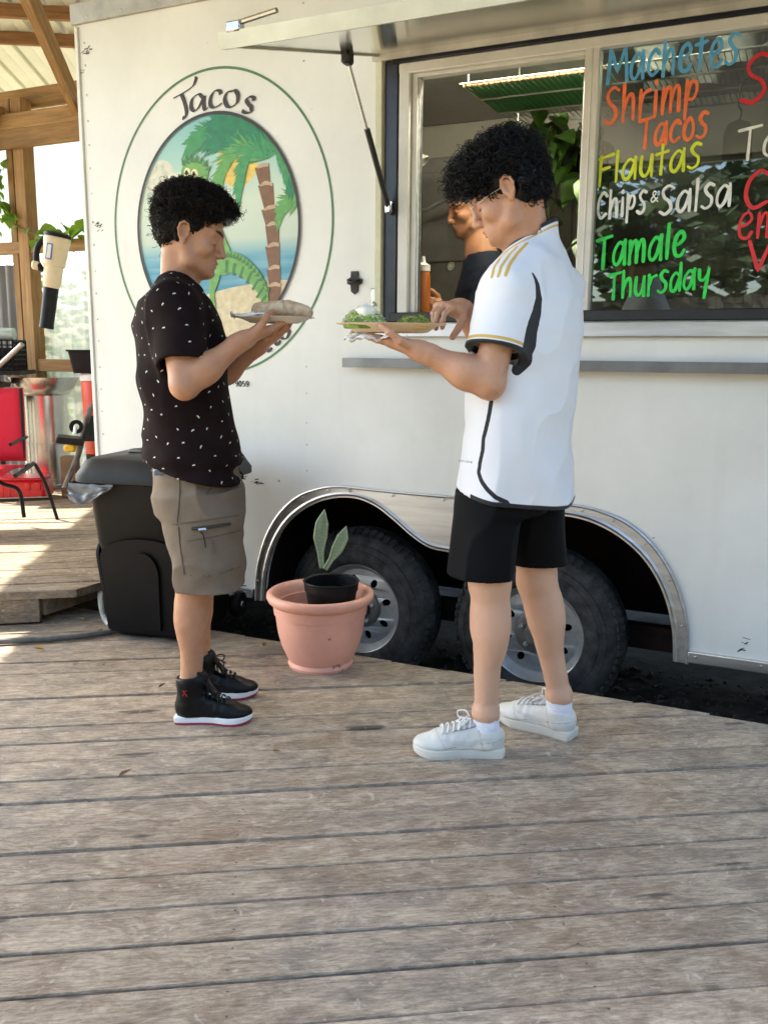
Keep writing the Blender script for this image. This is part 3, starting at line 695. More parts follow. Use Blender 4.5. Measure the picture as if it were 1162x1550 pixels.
# awning flap: hinged above the window, propped out and a little down
A_h, A_o = np.array([-0.008, 2.362]), np.array([-1.09, 2.090])
aw = empty('awning'); aw.parent = trailer
ax0, ax1 = -1.655, 0.40
ad = (A_o-A_h)/np.linalg.norm(A_o-A_h); an = np.array([-ad[1], ad[0]])*(1 if ad[0] < 0 else -1)
if an[1] > 0: an = -an                       # an points down
def aw_pt(x, s, d): q = A_h+ad*s+an*d; return (x, q[0], q[1])
LA = np.linalg.norm(A_o-A_h)
def aw_box(x0, x1, s0, s1, d0, d1, nm, m, bev=0.0):
    V = [aw_pt(x, s, d) for x in (x0, x1) for s in (s0, s1) for d in (d0, d1)]
    return MB().add(V, [(0, 1, 3, 2), (4, 6, 7, 5), (0, 4, 5, 1), (2, 3, 7, 6), (0, 2, 6, 4), (1, 5, 7, 3)]).build(nm, m, aw, smooth=False)
aw_box(ax0+0.006, ax1-0.006, 0.02, LA-0.012, -0.030, 0.0, 'flap_panel', M_mirror)
M_awedge = mat('awning edge channel', (0.52, 0.51, 0.43), 0.35, 0.5, var=0.07, vscale=6)
aw_box(ax0, ax1, LA-0.012, LA+0.004, -0.032, 0.014, 'edge_channel', M_awedge)
aw_box(ax0-0.006, ax0+0.008, 0.0, LA+0.002, -0.031, 0.006, 'edge_channel', M_awedge)
aw_box(ax0-0.02, ax1, -0.012, 0.03, -0.012, 0.022, 'hinge', M_aludull)
# latch on the flap's outer corner and a bent bracket further along
la = MB(); q = aw_pt(ax0+0.05, LA-0.01, -0.04); la.box(q, (0.05, 0.03, 0.03), bev=0.004); la.tube([(q[0]+0.02, q[1], q[2]+0.012), (q[0]+0.15, q[1]-0.01, q[2]+0.022)], 0.008, 8)
la.build('latch', M_steel, aw)
bk = MB(); q = np.array(aw_pt(-0.88, LA-0.0, -0.035)); bk.tube(cat([q+np.array([-0.07, 0, 0.0]), q+np.array([-0.05, 0, 0.01]), q+np.array([-0.03, 0, 0.06]), q+np.array([0.03, 0, 0.085]), q+np.array([0.09, 0, 0.06]), q+np.array([0.115, 0, 0.01]), q+np.array([0.14, 0, 0.002])]), 0.008, 6)
bk.build('bent_bracket', M_blkblue, aw)
# gas strut
s0 = np.array(aw_pt(ax0+0.035, 0.36, 0.02)); s1 = np.array([ax0+0.055, -0.03, 1.775])
gs = MB(); mid = s0+(s1-s0)*0.45; gs.tube([s0, mid], 0.006, 8); gs.build('strut_rod', M_steel, aw)
gs = MB(); gs.tube([mid, s1], 0.0115, 10); gs.build('gas_strut', M_blackrub, aw)
gs = MB(); gs.box(s0, (0.035, 0.05, 0.05), bev=0.008); gs.tube(cat([s0+np.array([0, 0, -.02]), s0+np.array([0.0, 0.01, 0.01]), s0+np.array([0.03, 0.02, 0.055])]), 0.008, 6); gs.build('strut_bracket', M_blackrub, aw)
gs = MB(); gs.box(s1, (0.03, 0.025, 0.05), bev=0.006); gs.build('strut_bracket', M_steel, aw)
# hinge hook under the jamb and wall-mounted bottle opener
hk = MB(); hk.box((-1.668, -0.012, 1.42), (0.035, 0.02, 0.075), bev=0.004); hk.tube([(-1.668, -0.026, 1.40), (-1.655, -0.03, 1.385)], 0.006, 6); hk.build('hook', M_steel, trailer)
M_iron = mat('dark cast iron', (0.06, 0.052, 0.045), 0.5, 0.6, var=0.3)
op = MB(); op.prism([(-0.016, 0.045), (0.016, 0.045), (0.018, 0.02), (0.036, 0.012), (0.034, -0.006), (0.018, -0.012), (0.016, -0.038), (0, -0.05), (-0.016, -0.038), (-0.018, -0.012), (-0.034, -0.006), (-0.036, 0.012), (-0.018, 0.02)], -0.008, lambda u, v, w: (-1.767+u, w, 1.485+v))
op.tube(cat([(-1.785, -0.008, 1.492), (-1.785, -0.03, 1.487), (-1.767, -0.034, 1.483), (-1.749, -0.03, 1.487), (-1.749, -0.008, 1.492)]), 0.005, 6)
op.build('bottle_opener', M_iron, trailer)
# ---- lit tube fixture under the ceiling
M_tube = bpy.data.materials.new('lit fluorescent tube'); M_tube.use_nodes = True
N, L, b = nodes_of(M_tube); b.inputs['Emission Color'].default_value = (1.0, 0.93, 0.72, 1); b.inputs['Emission Strength'].default_value = 38.0
# ---- wheels
M_tyre = mat('dusty black tyre', (0.040, 0.040, 0.040), 0.75, var=0.35, vscale=14, bump=0.25, bscale=90, spec=0.35)
M_rim = mat('silver painted steel rim', (0.46, 0.46, 0.46), 0.36, 0.55, var=0.12, vscale=12)
M_hub = mat('hub metal', (0.30, 0.29, 0.28), 0.4, 0.8, var=0.2)
def wheel(x, z, y0):
    w = empty('wheel', (x, y0, z)); w.parent = trailer       # y0: outer face of the tyre
    R = 0.345
    R = 0.368
    prof = [(0.205, 0.028), (0.212, 0.012), (0.226, 0.003), (0.250, 0.0), (0.272, 0.001), (0.275, 0.004), (0.279, 0.001), (0.304, 0.004), (0.306, 0.008), (0.311, 0.006), (0.328, 0.014), (0.343, 0.026), (0.354, 0.040),
            (0.360, 0.048), (R, 0.058), (R, 0.078), (R-0.008, 0.080), (R-0.008, 0.087), (R, 0.089), (R, 0.110), (R-0.008, 0.112), (R-0.008, 0.119), (R, 0.121), (R, 0.142), (0.357, 0.158), (0.33, 0.185), (0.26, 0.2), (0.205, 0.18)]
    MB().lathe(prof, 96, axis=(0, 1, 0)).build('tyre', M_tyre, w, angle=30)
    tr_ = MB()
    for k in range(64):                                   # shoulder lugs and letters' band
        a = 2*PI*k/64; u = np.array([math.cos(a), 0, math.sin(a)]); t = np.array([-math.sin(a), 0, math.cos(a)])
        c = u*(R-0.0125)+np.array([0, 0.0425, 0]); d = u*0.5+np.array([0, 0.85, 0]); d/= np.linalg.norm(d); nn = np.cross(t, d)
        tr_.box(c, (0.021, 0.040, 0.018), np.column_stack([t, d, nn]))
        c = u*(R+0.0005)+np.array([0, 0.10, 0]); tr_.box(c, (0.004, 0.084, 0.004), np.column_stack([t, np.array([0, 1, 0]), u]))
    tr_.build('tread', M_tyre, w, smooth=False)
    rb = MB().lathe([(0.212, 0.030), (0.214, 0.020), (0.208, 0.016), (0.203, 0.020), (0.199, 0.034), (0.186, 0.046), (0.180, 0.060), (0.176, 0.075)], 64, axis=(0, 1, 0)); rb.build('rim', M_rim, w, angle=50)
    ring = [(0.181*math.cos(a), 0.181*math.sin(a)) for a in np.linspace(0, 2*PI, 64, endpoint=False)]
    holes = []
    for k in range(8):
        a = 2*PI*(k+0.35)/8; c = np.array([0.134*math.cos(a), 0.134*math.sin(a)]); u = np.array([math.cos(a), math.sin(a)]); v = np.array([-u[1], u[0]])
        holes.append([tuple(c+u*0.021*math.cos(q)+v*0.0155*math.sin(q)) for q in np.linspace(0, 2*PI, 14, endpoint=False)])
    me = plate(ring, holes, 0.006)
    co = np.empty(len(me.vertices)*3, np.float32); me.vertices.foreach_get('co', co); co = co.reshape(-1, 3); r = np.hypot(co[:, 0], co[:, 2]); co[:, 1] += 0.052+0.010*np.clip((r-0.09)/0.09, -0.6, 1); me.vertices.foreach_set('co', co.ravel())
    link('rim_disc', me, M_rim, w, angle=40)
    h = MB().lathe([(0.098, 0.056), (0.094, 0.046), (0.080, 0.042), (0.048, 0.044), (0.044, 0.030), (0.042, 0.006), (0.036, -0.002), (0.0, -0.004)], 40, axis=(0, 1, 0)); h.build('hub', M_hub, w, angle=40)
    for k in range(5):
        a = 2*PI*k/5+0.3; MB().lathe([(0.010, 0.046), (0.010, 0.030), (0.006, 0.026), (0, 0.026)], 6, (0.068*math.cos(a), 0, 0.068*math.sin(a)), axis=(0, 1, 0)).build('lug_nut', M_rim, w, angle=30)
    MB().disc((0, 0.11, 0), 0.18, (0, -1, 0), 32).build('brake_drum', M_well, w)
    return w
wheel(-1.790, 0.030, 0.055); wheel(-0.955, 0.030, 0.055)

# ---- hand lettering on the menu glass
GL = {  # name: (advance, [strokes]); a stroke starting with 's' is drawn straight
 'M': (.80, [['s', (.02, 0), (.10, 1), (.38, .28), (.66, 1), (.76, 0)]]),
 'a': (.58, [[(.46, .62), (.28, .74), (.08, .50), (.05, .18), (.18, .03), (.34, .20), (.47, .62)], ['s', (.49, .78), (.50, .02)]]),
 'c': (.50, [[(.44, .62), (.30, .74), (.10, .52), (.07, .20), (.22, .03), (.42, .16)]]),
 'h': (.54, [['s', (.07, 1.05), (.07, 0)], [(.08, .30), (.22, .66), (.36, .72), (.42, .50), (.43, .02)]]),
 'e': (.54, [[(.10, .36), (.30, .42), (.44, .58), (.34, .76), (.16, .66), (.07, .36), (.14, .06), (.34, .02), (.46, .18)]]),
 't': (.44, [['s', (.22, 1.0), (.20, 0)], ['s', (.02, .70), (.42, .76)]]),
 's': (.46, [[(.42, .80), (.26, .86), (.12, .70), (.20, .52), (.36, .36), (.34, .12), (.16, .02), (.02, .10)]]),
 'S': (.56, [[(.50, .90), (.30, 1.0), (.10, .84), (.16, .60), (.36, .42), (.42, .18), (.22, .0), (.02, .10)]]),
 'r': (.44, [['s', (.08, .78), (.08, 0)], [(.09, .40), (.20, .66), (.40, .74)]]),
 'i': (.26, [['s', (.12, .70), (.12, 0)], ['s', (.12, .96), (.12, .91)]]),
 'm': (.74, [['s', (.06, .72), (.06, 0)], [(.07, .3), (.18, .66), (.30, .70), (.34, .45), (.34, .02)], [(.35, .3), (.46, .66), (.58, .70), (.62, .45), (.62, .02)]]),
 'p': (.52, [['s', (.08, .78), (.06, -.26)], [(.08, .30), (.20, .70), (.38, .70), (.42, .46), (.30, .26), (.09, .28)]]),
 'T': (.60, [['s', (.30, .96), (.28, -.02)], ['s', (.0, .92), (.60, 1.0)]]),
 'o': (.52, [[(.28, .76), (.10, .56), (.07, .22), (.22, .02), (.40, .16), (.43, .50), (.30, .76), (.20, .70)]]),
 'F': (.52, [['s', (.08, 1.0), (.06, -.05)], ['s', (.02, .92), (.54, 1.02)], ['s', (.08, .52), (.42, .58)]]),
 'l': (.24, [['s', (.12, 1.08), (.10, .0)]]),
 'u': (.54, [[(.08, .74), (.06, .24), (.20, .03), (.36, .20), (.44, .72)], ['s', (.45, .74), (.46, .0)]]),
 'C': (.58, [[(.52, .86), (.34, 1.0), (.12, .74), (.08, .30), (.24, .02), (.50, .16)]]),
 '&': (.40, [[(.36, .10), (.16, .44), (.20, .62), (.28, .52), (.10, .24), (.16, .08), (.34, .28)]]),
 'd': (.56, [[(.44, .60), (.26, .72), (.08, .46), (.10, .08), (.28, .06), (.45, .5)], ['s', (.48, 1.08), (.48, .02)]]),
 'y': (.52, [[(.06, .74), (.10, .40), (.26, .34), (.42, .50)], ['s', (.48, .76), (.34, -.34)]]),
 'V': (.58, [['s', (.04, 1.0), (.28, .0), (.54, 1.0)]]), 'n': (.54, [['s', (.07, .74), (.07, 0)], [(.08, .30), (.22, .66), (.36, .72), (.42, .50), (.43, .02)]]),
 ' ': (.3, []),
}
def write(text, xa, xb, za, zb, hgt, w, m, y, parent, name='lettering', slant=0.0):
    adv = sum(GL[c][0] for c in text)+0.06*(len(text)-1); sx = (xb-xa)/adv; mb = MB(); cur = 0; yy = y
    for c in text:
        a, strokes = GL[c]
        jz = random.uniform(-.02, .02)*hgt
        for sk in strokes:
            if sk[0] == 's':
                pts = np.array(sk[1:], float); Q = [pts[0]]
                for p0, p1 in zip(pts[:-1], pts[1:]): Q += [p0+(p1-p0)*t for t in (0.15, 0.5, 0.85, 1.0)]
                pts = np.array(Q)
            else: pts = cat(sk, 6)
            u = (cur+pts[:, 0])*sx; X = xa+u+slant*pts[:, 1]*hgt; Z = za+(zb-za)*u/(xb-xa)+pts[:, 1]*hgt+jz
            wv = w*(1+0.16*np.sin(np.linspace(0, 5, len(X))+random.random()*6))
            ribbon(mb, np.column_stack([X, Z]), wv, lambda a_, b_, y_: (a_, y_, b_), y0=yy); yy -= 0.0002
        cur += a+0.06
    return mb.build(name, m, parent, smooth=False, fix=False)
def paint(name, c, rough=0.5): return mat(name, c, rough, var=0.10, vscale=30)
board = empty('menu_lettering'); board.parent = trailer
YG = 0.0275
PB, PO, PL, PWh, PG, PR = (paint('blue chalk marker', (0.11, 0.40, 0.72)), paint('orange chalk marker', (0.92, 0.19, 0.06)), paint('lime chalk marker', (0.68, 0.78, 0.03)),
                          paint('white chalk marker', (0.78, 0.78, 0.76)), paint('green chalk marker', (0.03, 0.62, 0.07)), paint('red chalk marker', (0.66, 0.02, 0.03)))
for a in [('Machetes', -.752, -.308, 2.165, 2.178, .118, .0125, PB), ('Shrimp', -.756, -.428, 2.022, 2.050, .122, .0115, PO), ('Tacos', -.628, -.392, 1.932, 1.948, .100, .0115, PO),
          ('Flautas', -.768, -.408, 1.815, 1.848, .098, .0105, PL), ('Chips', -.768, -.588, 1.692, 1.705, .092, .0105, PWh), ('&', -.580, -.545, 1.735, 1.735, .070, .005, PWh), ('Salsa', -.540, -.296, 1.696, 1.712, .098, .0105, PWh),
          ('Tamale', -.760, -.438, 1.512, 1.548, .112, .0125, PG), ('Thursday', -.712, -.352, 1.398, 1.432, .092, .0110, PG),
          ('S', -.290, -.195, 2.045, 2.06, .150, .0135, PR), ('Ta', -.288, -.140, 1.862, 1.87, .105, .0095, PWh), ('C', -.262, -.17, 1.70, 1.70, .125, .0125, PR), ('em', -.272, -.13, 1.598, 1.60, .115, .0105, PR), ('V', -.232, -.15, 1.49, 1.49, .10, .0125, PR)]:
    write(*a, YG, board)

# ---- the painted emblem: ellipses, scene of sea and palm, lettering
emb = empty('emblem'); emb.parent = trailer
EY = -0.0012
def ell(cx, cz, rx, rz, n=96): return [(cx+rx*math.cos(t), cz+rz*math.sin(t)) for t in np.linspace(0, 2*PI, n, endpoint=False)]
def flat(name, poly, m, y, par=emb):
    from mathutils.geometry import tessellate_polygon
    tri = tessellate_polygon([[Vector((x, z, 0)) for x, z in poly]])
    V = [(x, y, z) for x, z in poly]
    mb = MB(); mb.add(V, [tuple(t) for t in tri]); return mb.build(name, m, par, smooth=False, fix=False)
def ringm(name, cx, cz, rx, rz, w, m, y):
    a = np.linspace(0, 2*PI, 129); mb = MB()
    ribbon(mb, np.column_stack([cx+rx*np.cos(a), cz+rz*np.sin(a)]), w, lambda u, v, yy: (u, yy, v), y0=y, lift=0, caps=False); mb.build(name, m, emb, smooth=False, fix=False)
OC = (-2.462, 1.754, 0.590, 0.657); IC = (-2.470, 1.738, 0.438, 0.489)
E_green = paint('emblem line green', (0.085, 0.19, 0.085)); E_dark = paint('emblem dark brown', (0.025, 0.014, 0.014))
ringm('outer_ring', *OC, 0.011, E_green, EY); ringm('inner_ring', *IC, 0.013, E_dark, EY-0.0068)
# sky and sea are one print: a vertical blend of printed inks
M_print = mat('printed sky and sea', (0.5, 0.6, 0.6), 0.42, var=0.0)
N, L, b = nodes_of(M_print)
tc = N.new('ShaderNodeTexCoord'); sp = N.new('ShaderNodeSeparateXYZ'); L.new(tc.outputs['Object'], sp.inputs[0])
mr = N.new('ShaderNodeMapRange'); mr.inputs['From Min'].default_value = 1.25; mr.inputs['From Max'].default_value = 2.23; 
wv = N.new('ShaderNodeTexNoise'); wv.inputs['Scale'].default_value = 1.0; mpp = N.new('ShaderNodeMapping'); mpp.inputs['Scale'].default_value = (2.0, 1, 26.0); L.new(tc.outputs['Object'], mpp.inputs[0]); L.new(mpp.outputs[0], wv.inputs['Vector'])
L.new(sp.outputs[2], mr.inputs['Value'])
rp = N.new('ShaderNodeValToRGB'); e = rp.color_ramp.elements
e[0].position = 0.0; e[0].color = (0.05, 0.20, 0.30, 1); e[1].position = 1.0; e[1].color = (0.19, 0.45, 0.48, 1)
for pz, c in ((0.15, (0.06, 0.25, 0.37)), (0.36, (0.07, 0.29, 0.42)), (0.395, (0.24, 0.44, 0.47)), (0.45, (0.52, 0.60, 0.50)), (0.62, (0.58, 0.66, 0.53)), (0.80, (0.36, 0.58, 0.52))):
    q = e.new(pz); q.color = (*c, 1)
L.new(mr.outputs[0], rp.inputs['Fac'])
lt = N.new('ShaderNodeMath'); lt.operation = 'LESS_THAN'; lt.inputs[1].default_value = 1.62; L.new(sp.outputs[2], lt.inputs[0])
mm = N.new('ShaderNodeMath'); mm.operation = 'MULTIPLY'; L.new(lt.outputs[0], mm.inputs[0])
wr = N.new('ShaderNodeMapRange'); wr.inputs['From Min'].default_value = 0.45; wr.inputs['From Max'].default_value = 0.75; wr.inputs['To Max'].default_value = 0.75; L.new(wv.outputs['Fac'], wr.inputs['Value']); L.new(wr.outputs[0], mm.inputs[1])
mx = N.new('ShaderNodeMix'); mx.data_type = 'RGBA'; L.new(mm.outputs[0], mx.inputs[0]); L.new(rp.outputs[0], mx.inputs[6]); mx.inputs[7].default_value = (0.28, 0.48, 0.53, 1); L.new(mx.outputs[2], b.inputs['Base Color'])
flat('sky_and_sea', ell(*IC), M_print, EY-0.0002)
def inside(poly, sh=0.995):
    out = []
    for x, z in poly:
        dx, dz = (x-IC[0])/IC[2], (z-IC[1])/IC[3]; r = math.hypot(dx, dz); k = min(1, sh/r) if r > 0 else 1
        out.append((IC[0]+dx*k*IC[2], IC[1]+dz*k*IC[3]))
    return out
px = lambda *pts: [wl(*p) for p in pts]
E_sun = paint('emblem sun yellow', (0.78, 0.56, 0.12)); E_sand = paint('emblem sand', (0.66, 0.56, 0.36)); E_cloud = paint('emblem cloud', (0.66, 0.66, 0.54))
c = wl(360, 245); flat('painted_sun', ell(c[0], c[1], 0.105, 0.105, 40), E_sun, EY-0.0006)
for q, rr in (((245, 262), 0.07), ((270, 275), 0.05), ((225, 280), 0.05)):
    c = wl(*q); flat('cloud', inside(ell(c[0], c[1], rr, rr*0.8, 30), 0.97), E_cloud, EY-0.0004-0.0001*rr)
sand = cat(px((228, 500), (262, 480), (300, 452), (340, 438), (380, 430), (412, 424), (440, 424)), 6)
arc = [(IC[0]+IC[2]*0.995*math.cos(t), IC[1]+IC[3]*0.995*math.sin(t)) for t in np.linspace(-0.62, -PI+0.62, 40)]
flat('sand', inside([tuple(p) for p in sand], 0.99)+[p for p in arc], E_sand, EY-0.0008)
# palm trunk in ringed segments
E_tr = paint('emblem trunk', (0.20, 0.088, 0.036)); E_trl = paint('emblem trunk edge', (0.52, 0.36, 0.24))
segs = [((386, 254), (408, 247), (394, 284), (410, 277)), ((391, 281), (414, 277), (402, 322), (416, 312)), ((396, 318), (419, 310), (404, 346), (420, 340)), ((402, 342), (423, 338), (406, 374), (423, 368)), ((402, 374), (424, 368), (408, 408), (424, 402)), ((404, 408), (425, 402), (408, 434), (425, 432)), ((404, 434), (427, 430), (405, 460), (422, 462))]
tk = MB(); te = MB()
for i_, (a, b_, c_, d_) in enumerate(segs):
    q = px(a, b_, d_, c_); tk.add([(x, EY-0.0012-0.0002*i_, z) for x, z in q], [(0, 1, 2, 3)])
    q = cat(px((a[0]+1, a[1]), ((a[0]+b_[0])/2, a[1]-7), (b_[0]-1, b_[1])), 5); q2 = cat(px((a[0]+6, a[1]+1), ((a[0]+b_[0])/2+2, a[1]-1), (b_[0]-1, b_[1]+5)), 5)
    V = [(x, EY-0.0014-0.0002*i_, z) for x, z in q]+[(x, EY-0.0014-0.0002*i_, z) for x, z in q2]; n_ = len(q); te.add(V, [(k, k+1, n_+k+1, n_+k) for k in range(n_-1)])
tk.build('palm_trunk', E_tr, emb, smooth=False, fix=False); tag(te.build('trunk_scale', E_trl, emb, smooth=False, fix=False), kind='stuff')
# fronds
E_fr = [paint('emblem frond deep', (0.015, 0.20, 0.095)), paint('emblem frond mid', (0.05, 0.29, 0.10)), paint('emblem frond light', (0.12, 0.36, 0.09))]
def frond(spine, lens, ang, m, yy, n=22, wd=0.018):
    S = cat(px(*spine), 10); mb = MB(); T = np.gradient(S, axis=0); T /= np.linalg.norm(T, axis=1)[:, None]
    for i_ in np.linspace(0, len(S)-1, n).astype(int):
        for sg, ll in ((1, lens[0]), (-1, lens[1])):
            if ll <= 0: continue
            t = i_/(len(S)-1); l_ = ll*(0.55+0.75*math.sin(PI*min(1, t*0.75+0.2)))*random.uniform(0.75, 1.1); a = sg*rad(ang*(1-0.5*t))
            d = np.array([T[i_, 0]*math.cos(a)-T[i_, 1]*math.sin(a), T[i_, 0]*math.sin(a)+T[i_, 1]*math.cos(a)]); nn = np.array([-d[1], d[0]])
            p = S[i_]; poly = inside([tuple(p-nn*wd/2), tuple(p+d*l_*0.5-nn*wd*0.55), tuple(p+d*l_), tuple(p+d*l_*0.5+nn*wd*0.55), tuple(p+nn*wd/2)], 0.985)
            mb.add([(x, yy, z) for x, z in poly], [(0, 1, 2, 3, 4)]); yy -= 0.00001
    mb.build('palm_frond', m, emb, smooth=False, fix=False)
frond([(402, 240), (388, 206), (352, 190), (312, 196), (288, 216)], (0.17, 0.07), 52, E_fr[1], EY-0.0030, 30, 0.013)
frond([(402, 240), (384, 212), (352, 198), (318, 208)], (0.15, 0.06), 62, E_fr[0], EY-0.0033, 24, 0.012)
frond([(400, 240), (375, 222), (350, 236), (334, 264), (326, 292)], (0.17, 0.07), 36, E_fr[2], EY-0.0036, 22, 0.012)
frond([(404, 238), (392, 190), (360, 178), (328, 180)], (0.13, 0.06), 48, E_fr[0], EY-0.0039, 26, 0.016)
frond([(402, 240), (386, 226), (370, 250), (360, 284)], (0.15, 0.07), 32, E_fr[1], EY-0.0041, 16, 0.011)
frond([(404, 240), (412, 205), (424, 214), (436, 250), (444, 285)], (0.11, 0.10), 44, E_fr[0], EY-0.0043, 20, 0.012)
frond([(404, 240), (414, 212), (430, 240), (436, 262)], (0.10, 0.09), 40, E_fr[1], EY-0.0045, 14, 0.010)
frond([(458, 296), (440, 301), (424, 318)], (0.12, 0.06), 44, E_fr[2], EY-0.0032, 14, 0.011)
# the green lizard: body mostly behind the diner, head above, tail curling down on the right
E_ig = paint('emblem lizard green', (0.16, 0.38, 0.09)); E_igd = paint('emblem lizard dark green', (0.05, 0.19, 0.05)); E_eye = paint('emblem eye cream', (0.80, 0.72, 0.42))
ig = MB()
def tapered(path, ws, y, mb): ribbon(mb, cat(px(*path), 8), np.interp(np.linspace(0, 1, 8*(len(path)-1)+1), np.linspace(0, 1, len(ws)), ws), lambda u, v, yy: (u, yy, v), y0=y, lift=0)
tapered([(292, 262), (305, 300), (318, 345), (332, 385), (340, 400)], [0.10, 0.09, 0.12, 0.13, 0.10], EY-0.0050, ig)
tapered([(335, 395), (362, 400), (385, 418), (398, 440), (404, 462)], [0.10, 0.085, 0.07, 0.055, 0.028], EY-0.0051, ig)
tapered([(328, 400), (325, 425), (322, 445), (324, 468), (312, 475)], [0.07, 0.05, 0.026, 0.024, 0.03], EY-0.0052, ig)
tapered([(306, 410), (296, 430), (306, 445), (306, 465)], [0.05, 0.035, 0.022, 0.02], EY-0.0053, ig)
hd = wl(296, 262); ig.add([(x, EY-0.0054, z) for x, z in ell(hd[0], hd[1], 0.075, 0.062, 30)], [tuple(range(30))]); ig.build('painted_lizard', E_ig, emb, smooth=False, fix=False)
tapered2 = MB()
for (x, y) in [(345, 404), (356, 408), (368, 412), (379, 420), (389, 430), (396, 442), (400, 454)]:
    t = (x-345)/55; a, b_ = wl(x+5*t, y-10+3*t), wl(x-6*t-1, y+9); ribbon(tapered2, np.array([a, [(a[0]+b_[0])/2, (a[1]+b_[1])/2], b_]), 0.017*(1-0.35*t), lambda u, v, yy: (u, yy, v), y0=EY-0.0056, lift=0, caps=False)
for (x, y), (dx, dy) in [((280, 248), (-4, -9)), ((286, 245), (-3, -9)), ((292, 243), (0, -10)), ((298, 243), (2, -10)), ((304, 245), (4, -9)), ((310, 249), (6, -8)), ((314, 255), (8, -5))]+[((343+i_*5.2, 386+i_*i_*0.36), (4, -5)) for i_ in range(13)]:
    q = px((x-3, y+3), (x+dx, y+dy), (x+4, y+4)); tapered2.add([(u, EY-0.0058, v) for u, v in q], [(0, 1, 2)])
tag(tapered2.build('lizard_stripes', E_igd, emb, smooth=False, fix=False), kind='stuff')
for q in ((285, 262), (296, 264)):
    c = wl(*q); ey = MB(); ey.add([(x, EY-0.0061, z) for x, z in ell(c[0], c[1], 0.019, 0.022, 20)], [tuple(range(20))]); ey.build('lizard_eye', E_eye, emb, smooth=False, fix=False)
    c = wl(q[0]-1, q[1]); ey = MB(); ey.add([(x, EY-0.0064, z) for x, z in ell(c[0], c[1], 0.008, 0.012, 14)], [tuple(range(14))]); ey.build('lizard_pupil', E_dark, emb, smooth=False, fix=False)
# "Tacos" in a bending italic, pen-drawn with thick and thin strokes
def pen(strokes, name, nib=(0.020, 0.0042, rad(35)), dots=()):
    mb = MB(); y = EY-0.0005
    for sk in strokes:
        ribbon(mb, cat(px(*sk), 9), 0, lambda u, v, yy: (u, yy, v), nib=nib, y0=y, lift=0.00002); y -= 0.0004
    for (q, r) in dots:
        c = wl(*q); mb.add([(x, y, z) for x, z in ell(c[0], c[1], r, r, 16)], [tuple(range(16))])
    mb.build(name, E_dark, emb, smooth=False, fix=False)
pen([[(263, 149), (274, 143), (287, 135), (294, 128), (298, 117)], [(275, 142), (280, 155), (283, 170), (280, 179), (277, 178)],
     [(309, 149), (301, 143), (292, 150), (290, 163), (296, 168), (303, 160), (309, 147)], [(310, 145), (309, 158), (311, 166), (316, 163)],
     [(335, 143), (333, 138), (326, 138), (320, 147), (319, 158), (324, 163), (332, 160), (337, 156)],
     [(353, 138), (345, 140), (341, 150), (344, 160), (351, 162), (359, 156), (361, 145), (357, 138), (352, 138)],
     [(385, 153), (384, 148), (378, 147), (374, 152), (377, 158), (381, 163), (380, 170), (373, 171), (367, 168)]], 'lettering', (0.021, 0.0055, rad(20)), [((297, 118), 0.006)])
# the lower word, mostly behind hands: feet of italic letters along the ring
pen([[(379, 528), (381, 538), (380, 546)], [(381, 534), (386, 524), (390, 526), (394, 538)], [(399, 512), (403, 524), (408, 532), (412, 526)], [(412, 505), (416, 516), (421, 522), (425, 515)], [(424, 507), (428, 512), (434, 512), (438, 503), (434, 496)]], 'lettering', (0.020, 0.006, rad(20)))
# telephone number, last digits
def serif_digits(text, x0, z0, hgt, m):
    GD = {'-': [[(.1, .42), (.55, .42)]], '9': [[(.56, .62), (.30, .40), (.10, .68), (.30, .98), (.56, .80), (.54, .40), (.38, .04), (.14, .10)]], '0': [[(.33, .98), (.10, .70), (.10, .30), (.33, .02), (.56, .30), (.56, .70), (.33, .98), (.25, .93)]], '5': [[(.55, .95), (.18, .95), (.15, .56), (.40, .62), (.57, .36), (.42, .06), (.12, .08)]]}
    mb = MB(); x = x0; y = EY
    for ch in text:
        for sk in GD[ch]:
            P_ = cat(sk, 6)*hgt; P_[:, 0] += x; P_[:, 1] += z0; ribbon(mb, P_, 0, lambda u, v, yy: (u, yy, v), nib=(hgt*0.26, hgt*0.09, 0.0), y0=y); y -= .0003
        x += hgt*0.76
    mb.build('phone_number', m, trailer, smooth=False, fix=False)
serif_digits('-9059', -2.405, 1.034, 0.026, E_dark)
sc = MB()                                                    # old scrape marks on the skin
for (x, y, n_, s_) in ((370, 724, 4, 1), (384, 727, 5, 1), (392, 729, 4, 1), (1128, 970, 3, 1.6), (1124, 981, 3, 1.2), (129, 80, 6, 1), (127, 107, 4, 1), (152, 345, 5, 1), (150, 338, 6, 1.0), (366, 884, 2, 1.2), (133, 72, 3, 1)):
    for k in range(n_):
        c = wl(x+random.uniform(-5, 5), y+random.uniform(-4, 4)); a = random.uniform(-0.3, 0.9); l_ = random.uniform(0.004, 0.011)*s_
        ribbon(sc, np.array([[c[0]-l_*math.cos(a), c[1]-l_*math.sin(a)], c, [c[0]+l_*math.cos(a), c[1]+l_*math.sin(a)*0.6]]), random.uniform(0.002, 0.005), lambda u, v, yy: (u, yy, v), y0=-0.0012-0.0002*k, lift=0)
tag(sc.build('scrape_marks', E_dark, trailer, smooth=False, fix=False), kind='stuff')
